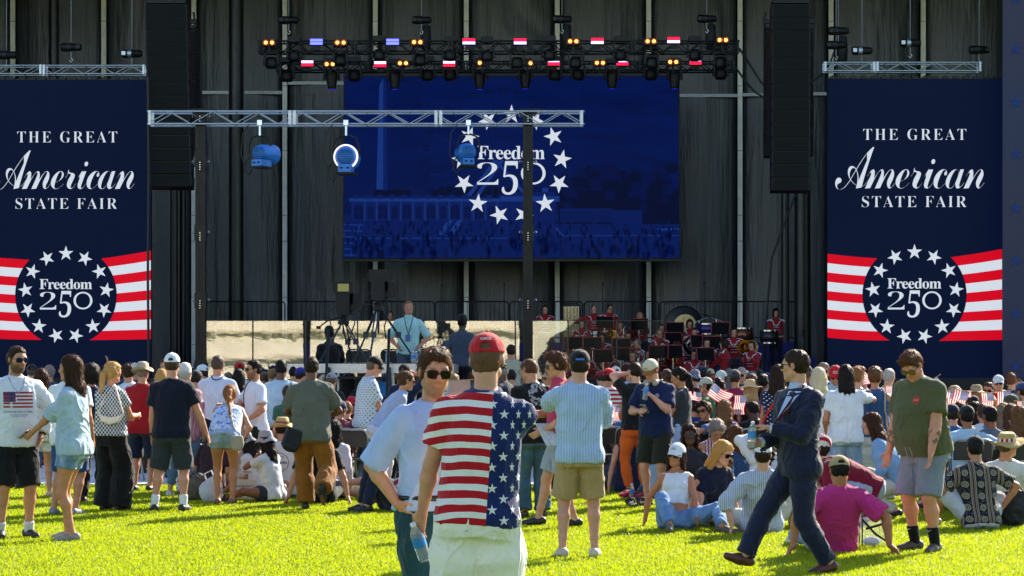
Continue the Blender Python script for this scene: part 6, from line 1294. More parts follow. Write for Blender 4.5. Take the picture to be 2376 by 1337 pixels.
Tn = person('teenager in a navy tee and cream cap with headphones, looking down at a phone', 1521, 24, 152, 1.745, skin='cf9a80', hair='6a4526', style='short', hat=('cap', 'cfc3a8'), hatopt=dict(bm=cloth('8a6236')), head=(-8, 30, 0), lean=3, fat=.2, top=tee('0f1f4a', sleeve=.78, hem=-.09, loose=.85, arm_ease=.024), low=shorts('23241a', length=.92, flare=.035), rh=(.08, .30, 1.16), lh=(-.06, .24, 1.34), lp=(-1, -.5, -.8), rp=(1, -.6, -.6))
cap_text(Tn, 'USA', .05, .022, .075, navyt, True)
for sx in (-1, 1): MB().lathe([(0, -.02), (.038, -.018), (.042, .0), (.036, .018), (0, .02)], (0, 0, 0), Matrix.Rotation(R(90), 3, 'X') @ Matrix.Rotation(R(sx*25), 3, 'Y'), 14).build('headphone_cup', mat('beige_headphones', 'a39a8e', .4), Tn.o).location = (sx*.055, .135, 1.475)
strap(Tn, [(-.075, .12, 1.48), (-.095, .02, 1.535), (-.05, -.08, 1.55), (.05, -.08, 1.55), (.095, .02, 1.535), (.075, .12, 1.48)], .011, mat('beige_headphones', ''), 'headband')
V2 = [(math.cos(t*math.pi/10)*.026, math.sin(t*math.pi/10)*.026) for t in range(20)]; decal('chest_print', V2, [tuple(range(20))], Tn.top, (-.09, .22, 1.32), (-1, 0, 0), (0, 0, 1), mat('grey_print', ''), Tn.o)
p = held(0, Tn, 'l'); bottle((p.x-.01, p.y-.03, p.z-.08), 'water bottle held at the chest of the teenager', .032, .2, rot=(R(-6), R(8), 0)); p = held(0, Tn, 'r'); phone((p.x, p.y, p.z+.03), R(-30), R(50), 'phone the capped teenager looks at')
person('woman with a black ponytail in a charcoal tee and pale jeans, facing left', 1583, 25.8, 78, 1.635, sex='f', skin='b07c58', hair='16100d', style='pony', head=(0, 14, 0), top=tee('2f3338', sleeve=.6, hem=.06, loose=.4), low=pants('8ea6c6', ('denim', 'a9bedb')), lh=(-.12, .32, .98), rh=(.1, .36, 1.05))
person('person in a black top and orange trousers, arm raised, behind the teenager', 1474, 26.2, 30, 1.70, skin='cf9f84', hair='2c1d14', style='short', top=tee('121214', sleeve=.6, hem=-.04), low=pants('d8601a'), lh=(-.02, .1, 1.66), lp=(-1, .3, -.2))
Dt = person('woman in a navy dotted dress with a red bag strap beside the suited man', 1805, 24.5, -20, 1.66, sex='f', skin='b97e5c', hair='2f1c12', style='long', top=tee('0e1a3c', ('dots', 'c8cdd8', .05, .007), sleeve=.45, hem=-.28, loose=.6), low=shorts('0e1a3c', length=.5), lh=(-.24, .05, .86))
strap(Dt, [(.12, -.02, 1.44), (0, -.125, 1.25), (-.16, -.13, 1.02), (-.22, -.05, .9)], .016, mat('red_strap', 'b8141e', .5), 'bag_strap')
person('woman with long pale hair in a white tee beside the suited man', 1900, 24.2, 0, 1.62, sex='f', skin='c9987c', hair='c9c0a4', style='long', top=tee('dcdfe6', hem=-.12), low=pants('c8cad0'))
Wl = person('man with shoulder length dark curls in a white tee seen from behind', 1963, 23.4, 0, 1.655, skin='b3805e', hair='20160f', style='halfup', top=tee('dfe2e8', sleeve=.62, hem=-.11, ease=.024, loose=.85, amp=.009), low=shorts('6f8ba8', LDEN, length=.9), lh=(-.22, .22, .98), rh=(.16, .3, 1.45), rp=(1, .3, -.3))
Ds = person('woman with a scrunchie bun in a sleeveless denim top and white trousers', 2030, 23.8, -12, 1.635, sex='f', skin='b9825f', hair='6a4a2e', style='bun', top=tee('2a4a78', ('denim', '3d608e'), sleeve=0, hem=.0, ease=.02, loose=.6, neck=.97, collar=True), low=pants('d2d0c8', flare=.07), lh=(-.18, .26, 1.1), rh=(.1, .36, 1.15))
MB().lathe([(.02, -.012), (.038, 0), (.02, .012)], (0, 0, 0), Matrix.Rotation(R(90), 3, 'X'), 12).build('scrunchie', mat('pale_scrunchie', 'b9b4c4', .8), Ds.o).location = Ds.hc+Ds.Rh @ np.array([0, -.1, .035])
strap(Ds, [(.11, -.02, 1.42), (.13, -.13, 1.2), (.17, -.1, .85)], .013, mat('woven_strap', '9c8e78', .8), 'bag_strap')
Rc = person('man in a red lettered cap and sunglasses, pale blue shirt, looking down', 1938, 26.2, 160, 1.66, skin='c58f70', hair='5a3a24', style='short', beard=.4, shade=True, hat=('cap', 'b3101c'), head=(12, 20, 0), top=tee('9db6c9', collar=True), low=shorts('1c2230'))
for t, z in (('AMERICA', .087), ('IS BACK', .067)): cap_text(Rc, t, .07, .013, z, thread, True)
# --- figures sitting, kneeling and lying on the grass
SIT = dict(hip=(0, 0, .115)); 
Pi = person('man in a pink tee and beige cap sitting back on both hands', 1930, 17.75, 3, 1.72, skin='a87050', hair='17120f', style='fade', hat=('cap', 'a8946e'), fat=.35, hip=(0, 0, .115), lean=-36, head=(0, 14, 0), top=tee('c2307e', sleeve=.85, hem=-.12, ease=.024, loose=.9, arm_ease=.028, amp=.010), low=pants('6f8fb2', DEN), lh=(-.44, -.42, .1), rh=(.44, -.40, .1), lp=(-1, -.4, .6), rp=(1, -.4, .6), ld=(-.5, -.4, -.45), rd=(.5, -.4, -.45), lf=(-.2, .85, .09), rf=(.2, .85, .09), lk=(-.3, 0, 1), rk=(.3, 0, 1), shoe='d0d0d0')
St = person('man in a pale striped shirt and white cap sitting with his back turned', 1768, 19.9, -5, 1.70, skin='c59a80', hair='2c1f17', style='short', hat=('cap', 'd3d6dc'), hip=(0, 0, .115), lean=-28, top=tee('c3ccd8', ('vstripe', '8094b4', .02, .2), sleeve=1.35, hem=-.14, ease=.024, loose=.85, collar=True, arm_ease=.024, amp=.009), low=pants('b9b4a6'), lh=(-.32, -.34, .1), lp=(-1, -.2, .5), ld=(-.2, -.3, -.8), rh=(.3, .3, .4), lf=(-.5, .7, .09), rf=(.35, .6, .09), lk=(-.6, .2, .7), rk=(.4, 0, 1), shoe='6a4a34')
Tk = person('woman in a white tank top, white cap and jeans reclining on one arm', 1566, 20.2, 172, 1.58, sex='f', skin='b07653', hair='2e1a12', style='long', hat=('cap', 'd6d9de'), shade=True, hip=(0, 0, .12), lean=-24, head=(-22, 0, -6), top=tee(WHITE, sleeve=0, hem=.28, ease=.008, loose=.1, neck=.9, name='tank_top'), low=pants('4d74a6', ('denim', '8fb0d6'), waist=.12), rh=(.36, -.26, .09), rp=(1, -.2, .3), rd=(.3, -.2, -.8), lh=(-.26, .12, .14), lp=(-1, -.5, .3), lf=(-.55, .42, .09, 60), lk=(-.9, .1, .35), rf=(.02, .62, .12, 10), rk=(.2, .2, .8), shoe='4e4a42')
cap_text(Tk, 'USA', .052, .024, .078, navyt, True)
Bl = person('woman with long blonde hair and sunglasses in a navy sweater crouching over the grass', 1632, 20.9, 205, 1.66, sex='f', skin='c89376', hair='b98f50', style='long', shade=True, hip=(0, 0, .15), lean=30, head=(22, 22, 0), top=longs('0d1530', hem=-.1, collar=False), low=shorts('b9c2d0', length=.3), rh=(.14, .42, .12), lh=(-.18, .40, .12), lf=(-.2, .42, .09), rf=(.22, .35, .09), lk=(-.2, .4, 1), rk=(.2, .4, 1), shoe='3a3a40')
person('child in a red vest sitting low beside the blonde woman', 1668, 21.6, 190, 1.25, sex='f', skin='7a4a30', hair='3a2a20', style='long', hip=(0, 0, .15), lean=22, head=(10, 25, 0), top=tee('b01424', sleeve=0, hem=-.05), low=shorts('b9bfc8', length=.4), lf=(-.35, .6, .1, 0, 70), rf=(.3, .45, .1), lh=(-.2, .4, .12), rh=(.2, .4, .12), shoe=None)
person('woman in dark glasses with braided hair sitting behind the white cap woman', 1602, 23.4, 175, 1.68, sex='f', skin='5a3825', hair='2e1a12', style='wavy', shade=True, hip=(0, 0, .13), head=(0, -4, 4), top=tee('2a2830', sleeve=.4), low=pants('39465e'), lf=(-.25, .6, .09), rf=(.25, .6, .09))
person('grey haired woman in a striped vest leaning over with her arms crossed', 1650, 24.2, 185, 1.66, sex='f', skin='bd8a6c', hair='8a8784', style='curly', hip=(0, 0, .28), lean=22, head=(5, 40, 0), top=tee('c9b8c0', ('vstripe', 'a03848', .035, .3), sleeve=0, hem=-.02), low=pants('8aa4c4'), lh=(.1, .3, .55), rh=(-.05, .32, .6), lp=(-1, .2, .2), lf=(-.2, .4, .09), rf=(.2, .4, .09), lk=(0, .5, 1), rk=(0, .5, 1))
person('woman in a navy sleeveless dress sitting with her back turned, hair half tied', 1457, 26.3, 8, 1.66, sex='f', skin='c48f74', hair='3a2618', style='halfup', hip=(0, 0, .12), head=(22, 0, 0), top=tee('17233f', sleeve=0, hem=-.15, loose=.3, neck=.96), low=pants('17233f', length=1.5, flare=.06), lh=(-.3, -.12, .1), lp=(-1, -.2, .3), ld=(-.1, -.2, -.9), rh=(.2, .4, .3), lf=(-.2, .75, .09), rf=(.2, .75, .09))
person('woman in a pale denim vest with clipped up hair sitting with her back turned', 1528, 25.2, -8, 1.64, sex='f', skin='b9845f', hair='6a4a34', style='bun', hip=(0, 0, .12), lean=6, top=tee('8fabc4', ('denim', 'a8c0d4'), sleeve=.1, hem=-.15, loose=.6, collar=True), low=pants('30405c'), lh=(-.2, .3, .25), rh=(.2, .35, .3), lf=(-.3, .6, .09), rf=(.3, .6, .09))
person('woman with long brown hair in a blue vest and floral skirt, sitting in profile', 1728, 24.4, 40, 1.66, sex='f', skin='c99a80', hair='5a3a20', style='long', hip=(0, 0, .13), lean=16, top=tee('33517a', sleeve=0, hem=0), low=pants('9ab8a4', ('blot', 'b0484c', 14, .6), length=1.4, flare=.06), lh=(-.3, .15, .12), lp=(-1, 0, .3), rh=(.1, .4, .3), lf=(-.3, .5, .09), rf=(.3, .5, .09))
person('woman in a white blouse sitting with an arm raised over dark hair', 1775, 22.8, 15, 1.66, sex='f', skin='c9987c', hair='2c1c14', style='wavy', hip=(0, 0, .14), head=(0, 15, 0), top=longs('d8dae0', collar=False), low=pants('23304e'), lh=(-.06, .1, .93), lp=(-1, .2, .5), lf=(-.3, .6, .09), rf=(.3, .6, .09))
Cr = person('man in a maroon tee with a red and white bandana crouching, facing left', 2022, 20.9, 84, 1.78, skin='c8947a', hair='2a1c14', style='short', hip=(0, 0, .38), lean=66, head=(0, -22, 0), bow=.05, top=tee('7a0f2c', sleeve=.75, hem=-.12, ease=.02, loose=.7), low=shorts('9aa3b4', length=.97), lh=(-.15, .62, .42), rh=(.1, .62, .5), lf=(-.14, .12, .09), rf=(.14, .3, .09), lk=(-.3, 1, .3), rk=(.3, 1, .3), shoe='1c3a72', sock=('101014', .22))
hat_parts(Cr, 'beanie', cloth('d8d5d2', ('bands', 'b01020', .075, .6)), Cr.o, .01)
Bw = person('woman in a light blue blouse with long brown hair squatting behind the olive tee man', 2092, 22, 70, 1.68, sex='f', skin='c8957a', hair='3f2413', style='long', hip=(0, 0, .40), lean=30, head=(0, 8, 0), top=longs('7fa6cc', hem=-.15, loose=.9, collar=False), low=pants('c6c2b4'), lf=(-.12, .05, .09), rf=(.12, .35, .09), lk=(-.2, 1, .1), rk=(.2, 1, .5), shoe='101012')
Fk = person('man in a dark patterned short sleeved shirt and black cap sitting with his back turned', 2274, 20.3, 5, 1.66, skin='b07c5a', hair='17110d', style='fade', hat=('cap', '0e1013'), hip=(0, 0, .12), lean=14, bow=-.03, top=tee('151318', ('folk',), sleeve=.8, hem=-.13, ease=.024, loose=.9, collar=True, arm_ease=.024), low=shorts('b4b6bc', length=.95), lh=(-.3, .35, .45), rh=(.3, .1, .25), rp=(1, -.2, 0), lf=(-.35, .45, .09), rf=(.3, .6, .09), lk=(-.5, .1, 1), rk=(.4, .1, .8), shoe='c0a898')
Sh = person('man in a white tee and straw hat with a flag ribbon sitting, face turned right', 2335, 21.6, -15, 1.68, skin='c58a6a', hair='6a5a4a', style='buzz', hat=('straw', 'b39a62'), hatopt=dict(m2=cloth('d8d5d2', ('bands', 'b01020', .05, 0))), shade=True, head=(-60, -4, 8), hip=(0, 0, .12), lean=-20, fat=.3, top=tee('d6d6d0', sleeve=.85, hem=-.12, loose=.9), low=shorts('6a7688'), rh=(.38, -.24, .12), rp=(1, -.3, .4), rd=(.2, -.2, -.9), lf=(-.3, .6, .09), rf=(.3, .6, .09))
person('woman with a loose blonde ponytail in a white blouse sitting behind the patterned shirt man', 2248, 23, 40, 1.66, sex='f', skin='c99478', hair='b9a070', style='pony', shade=True, hip=(0, 0, .14), top=longs('d9dde6', collar=True), low=pants('2c3446'), lf=(-.3, .5, .09), rf=(.3, .5, .09))
# picnic group on the left
person('person in a maroon brown tee with dark curls sitting behind the bending girl', 490, 25.2, -25, 1.7, skin='b98668', hair='3a2616', style='curly', hip=(0, 0, .13), lean=10, head=(10, 20, 0), top=tee('3a2230', sleeve=.75), low=shorts('3a2c30'), lf=(-.3, .5, .09), rf=(.3, .5, .09), lh=(-.25, .2, .2))
person('person in a white top printed with black flowers sitting left of the picnic bags', 447, 26, -10, 1.68, sex='f', skin='c09078', hair='241a14', style='bob', hip=(0, 0, .12), top=tee('cfccd0', ('blot', '15161c', 9, .56), sleeve=.8, hem=-.14, loose=.9), low=pants('2c3246'), lf=(-.3, .6, .09), rf=(.3, .6, .09))
person('woman with a blonde bun sitting in the picnic group', 577, 26, 60, 1.66, sex='f', skin='c69a80', hair='c0a272', style='bun', hip=(0, 0, .16), top=tee('d6d2cc', sleeve=.8), low=pants('a8a296'), lh=(-.1, .35, .5), lf=(-.3, .5, .09), rf=(.3, .5, .09))
person('child in a grey camouflage bucket hat in the picnic group', 594, 25, 70, 1.4, sex='f', skin='a87450', hair='201510', style='long', hat=('bucket', cloth('6e7078', ('blot', 'a4a4a8', 18, .52))), hip=(0, 0, .16), lean=12, head=(0, 14, 0), top=tee('d4d4d2', sleeve=.7), low=shorts('4a4e58'), lh=(-.1, .3, .3), lf=(-.25, .5, .09), rf=(.3, .45, .09))
Gk = person('girl in a pale grey bucket hat and white tee sitting sideways, hand at her mouth', 632, 24.4, 62, 1.5, sex='f', skin='8a5a3c', hair='1c1410', style='long', hat=('bucket', cloth('a6a5ac')), hip=(0, 0, .13), lean=8, head=(0, 6, 0), top=tee('d8dbe2', sleeve=.6, hem=-.15, loose=.8), low=shorts('2c3038', length=.45), lh=(-.04, .25, .66), lp=(-1, -.3, -.6), rh=(.1, .32, .2), lf=(-.3, .55, .08, 40), rf=(.35, .45, .08), lk=(-1, .3, .2), rk=(1, .3, .3))
Am = person('man in a straw fedora and white tee with a round back print', 652, 25.2, -8, 1.76, skin='b9856a', hair='2c1f17', style='fade', hat=('straw', 'b99a66'), hatopt=dict(m2=mat('brown_ribbon', '6a3d24', .7)), hip=(0, 0, .12), lean=6, top=tee('d4d2cc', sleeve=.8, hem=-.13, loose=.9), low=shorts('39404c'), lf=(-.4, .5, .09), rf=(.4, .5, .09), rh=(.3, .3, .3))
n = 40; V2 = []; 
for i in range(n): a = 2*math.pi*i/n; V2 += [(math.cos(a)*.125, math.sin(a)*.125), (math.cos(a)*.118, math.sin(a)*.118)]
decal('print_ring', V2, [(2*i, 2*((i+1) % n), 2*((i+1) % n)+1, 2*i+1) for i in range(n)], Am.top, (0, -.2, .46), (1, 0, 0), (0, 0, 1), mat('print_red', ''), Am.o, .006)
V2, F2 = fit(script('America'), .21, .05, .8, .004); decal('lettering', V2, F2, Am.top, (0, -.2, .47), (1, 0, 0), (0, 0, 1), mat('print_navy', ''), Am.o, .006)
for t, z, w in (('HOME OF THE FREE', .53, .13), ('BECAUSE OF THE BRAVE', .385, .14), ('1776', .425, .05)): V2, F2 = fit(t, w, .016, 1, .01); decal('lettering', V2, F2, Am.top, (0, -.2, z), (1, 0, 0), (0, 0, 1), mat('print_navy', ''), Am.o, .006)
person('man in a black tee leaning back on his hands behind the brown trousers', 742, 24.2, 0, 1.76, skin='b9866a', hair='1c1512', style='short', hip=(0, 0, .12), lean=-14, top=tee('0c0c0e', sleeve=.7, hem=-.13, loose=.9), low=shorts('2a2e38'), lh=(-.36, -.25, .1), rh=(.36, -.22, .1), lp=(-1, -.2, .4), rp=(1, -.2, .4), ld=(-.4, -.4, -.6), rd=(.4, -.4, -.6), lf=(-.2, .8, .09), rf=(.2, .8, .09), noleg=True)
person('woman with long black hair in a white blouse sitting right of the bald man', 775, 25.6, -15, 1.68, sex='f', skin='c49a80', hair='120d0b', style='long', hip=(0, 0, .14), top=longs('c9c3cc', collar=False), low=pants('d0ccc8'), lf=(-.3, .6, .09), rf=(.3, .6, .09))
person('person in a dark jacket sitting behind the polka dot man', 872, 27.6, 20, 1.7, skin='b98668', hair='2c1f17', style='short', hip=(0, 0, .14), top=longs('14161a'), low=pants('1c2028'), lf=(-.3, .6, .09), rf=(.3, .6, .09))
LYH = (0, 0, .13)
person('person in grey shorts lying back on the grass with bare legs stretched left', 925, 24.9, 82, 1.72, skin='c4957a', hair='2c1f17', style='short', hip=LYH, lean=-62, top=tee('8c1420', sleeve=.7), low=shorts('3c4046', length=.5), lf=(-.12, .86, .08, 0, 60), rf=(.1, .8, .2, 0, 50), lk=(0, 0, 1), rk=(0, 0, 1), lh=(-.3, -.3, .1), rh=(.3, -.3, .1), shoe=None)
Cm = person('person in a dark navy printed sweater lying curled on the grass behind the nearest men', 905, 22.9, 120, 1.7, skin='c0907a', hair='4a2c1c', style='short', hip=LYH, lean=-70, side=0, top=longs('0f1f3c', hem=-.1), low=pants('101c34'), lf=(-.1, .36, .09), rf=(.12, .32, .09), lk=(0, .2, 1), rk=(0, .2, 1), lh=(-.3, -.1, .1), rh=(.3, .1, .1))
V2 = []; n = 36
for i in range(n): a = 2*math.pi*i/n; V2 += [(math.cos(a)*.17, math.sin(a)*.11), (math.cos(a)*.155, math.sin(a)*.098)]
# --- people on folding chairs
CH = dict(hip=(0, 0, .47), lf=(-.12, .44, .09), rf=(.12, .44, .09), lk=(-.1, .5, 1), rk=(.1, .5, 1))
def sitter(label, px, D, dz=0, chair=None, **k):
    kw = dict(CH); kw.update(k); kw.setdefault('lh', (-.2, .35, .62)); kw.setdefault('rh', (.2, .35, .62)); kw.setdefault('low', pants('2a3040')); H = kw.pop('H', 1.56); kw.setdefault('lean', 10); yw = kw.pop('yaw', 0)
    kw['hip'] = (0, 0, .42*1.78/H+dz)
    g = person(label, px, D, yw, H, **kw)
    if chair: folding_chair((g.o.location.x, D-.02, 0), R(yw), chair, 'silver', 'silver framed folding chairs of the audience')
    return g
sitter('person with dark hair in a blue shirt on a folding chair at the aisle', 1466, 27.2, chair='folding chair of the dark haired blue shirt sitter', skin='a87050', hair='14100d', style='curly', top=tee('355f96', loose=.9, hem=-.05), fat=.4, lean=8)
wv = sitter('woman with wavy fair brown hair in a blue tee, arm round a boy in sunglasses', 1682, 26.6, chair='folding chair of the wavy haired woman in blue', sex='f', skin='c38f72', hair='7a6040', style='wavy', top=tee('3f68a0', sleeve=.7, hem=-.1, loose=.9), fat=.6, lh=(-.5, .12, .98), lp=(-.3, -1, -.3), lean=6)
strap(wv, [(-.12, -.12, 1.02), (.03, -.17, .85), (.16, -.15, .7)], .014, blackc, 'bag_strap')
sitter('boy in sunglasses resting his chin on the blue sleeve beside him', 1646, 26.9, yaw=150, chair='folding chair of the boy in sunglasses', H=1.55, skin='b07c5c', hair='1a1310', style='curly', shade=True, top=tee('15161a'), head=(0, 8, 14), lh=(-.3, .2, .9))
sitter('broad man with glasses in a black tee on a folding chair', 1752, 26.4, chair='folding chair of the broad man in black', skin='4a2e20', hair='16110e', style='buzz', shade=True, clear=True, top=tee('0d0d10', sleeve=.8, loose=.9), fat=1, head=(28, 12, 0), lean=8)
sitter('person in a black cap and grey tee sitting left of the broad man in black', 1724, 28, skin='c09078', hair='2a1d14', style='fade', hat=('cap', '111114'), top=tee('6f7480'))
sitter('woman with dark hair sitting between the black cap and the broad man', 1738, 27.4, dz=-.05, sex='f', skin='8a5a40', hair='1c110c', style='long', top=tee('2a1c24'))
sitter('man in a navy cap and blue tee sitting behind the jeans of the ponytail woman', 1613, 28.2, skin='b98468', hair='2c2018', style='fade', hat=('cap', '121c38'), top=tee('23406e'), fat=.3)
sitter('man in a pale blue polo and black cap, arm over the next chair', 2246, 22.4, chair='folding chair of the pale blue polo man', skin='8a5c40', hair='120d0b', style='short', hat=('cap', '0f1418'), top=tee('a4c3d6', sleeve=.75, loose=.9, collar=True), rh=(.52, .1, .86), rp=(.3, -1, -.3), lean=4)
sitter('black haired man in a grey tee and glasses right of the pale blue polo', 2304, 22.6, chair='folding chair of the grey tee man', skin='7a4e36', hair='0f0c0a', style='short', shade=True, clear=True, top=tee('5c6270', sleeve=.75, loose=.9), head=(22, 2, 0))
pv_ = sitter('woman in a white vest with a purple strap at the right edge', 2372, 22.3, chair='folding chair at the right edge behind the straw hat', sex='f', skin='c99478', hair='6a5034', style='wavy', top=tee('dcdde6', sleeve=0, loose=.4), fat=.4)
strap(pv_, [(-.1, -.1, 1.05), (0, -.15, .92), (.12, -.15, .75)], .018, mat('purple_strap', '5a3fa0', .6), 'bag_strap')
sitter('man in a navy cap and blue tee sitting right of the olive tee man', 2214, 23.6, chair='folding chair behind the olive tee man', skin='c09078', hair='2c2018', style='fade', hat=('cap', '101a34'), top=tee('2c5a94'), fat=.3)
sitter('man with a shaved head in a white and blue tee behind the grey tee man', 2286, 24.6, skin='b98468', hair='4a3a30', style='buzz', top=tee('cdd3dc', ('blot', '2f86c0', 4, .55)))
sitter('woman with curly greyish hair sitting near the right edge', 2335, 24.2, sex='f', skin='c0907a', hair='7d7262', style='wavy', top=tee('2c3450'))
sitter('woman with curly brown hair sitting left of the purple strap woman', 2352, 23.4, sex='f', skin='c0907a', hair='4f3a28', style='wavy', top=tee('20283c', ('dots', 'b8bcc8', .05, .006)))
sitter('woman with dark loose hair sitting between the navy cap and the black cap', 2232, 24.8, sex='f', skin='a87454', hair='2c1a10', style='wavy', top=tee('1c2434'))
sitter('man in a maroon striped shirt on a folding chair behind the bald man', 785, 26.6, chair='folding chair of the maroon shirt sitter', skin='b98668', hair='2c2018', style='short', hat=('cap', '182a5c'), top=tee('7a3a48', sleeve=.8, loose=.9, collar=True), fat=.4, lean=10, head=(-30, 5, 0))
sitter('boy with light brown hair sitting right of the maroon shirt man', 803, 28, skin='c49478', hair='7a5a38', style='short', top=tee('5c2030'), H=1.5)
sitter('woman in a dark red tee and red cap facing back, beyond the maroon shirt man', 818, 31, yaw=178, sex='f', skin='b9846a', hair='1c1310', style='long', hat=('cap', 'b0142a'), shade=True, top=tee('401420'))
for px, D, l in ((1418, 27.3, 'empty folding chair right of the khaki shorts'), (286, 28.6, 'empty folding chair behind the black trousers woman'), (1625, 27.5, 'folding chair left of the wavy haired woman'), (815, 26.2, 'folding chair left of the polka dot man')): folding_chair(((px-CX)/FPX*D, D, 0), 0, l, 'silver', 'silver framed folding chairs of the audience')
# ------------------------------------------------------------------ the audience further back: column, top of the head, distance, facing, look
def crowd(label, px, yt, D, yaw, top, hair='2a1d14', style='short', hat=None, sex='m', skin='bb8a6c', shade=None, fat=0, pat=None, head=None, sleeve=.62, beard=0, **k):
    zt = EYE+(HY-yt)/FPX*D-(.02 if hat else 0); t = tee(top, pat, sleeve=sleeve, loose=.7); lo = pants(('2a3040', '1c2028', '4a4038', '3a4a64')[len(people) % 4])
    kw = dict(skin=skin, hair=hair, style=style, hat=hat, sex=sex, shade=shade, fat=fat, top=t, low=lo, coarse=D > 30, head=head or (rnd.uniform(-14, 14), rnd.uniform(-2, 10), rnd.uniform(-4, 4)), shoe='1a1a1c', beard=beard); kw.update(k)
    if zt > 1.44: return person(label, px, D, yaw, min(1.9, max(1.45, zt)), **kw)
    Hs = max(1.45, min(1.8, (zt-.42)/.494)); kk = dict(CH); kk['hip'] = (0, 0, .42*1.78/Hs); kk.update(kw); kk.setdefault('lh', (-.2, .35, .58)); kk.setdefault('rh', (.2, .35, .58))
    return person(label, px, D, yaw, Hs, pz=max(0, min(.2, zt-.42-.494*Hs)), **kk)
cp = lambda c: ('cap', c)
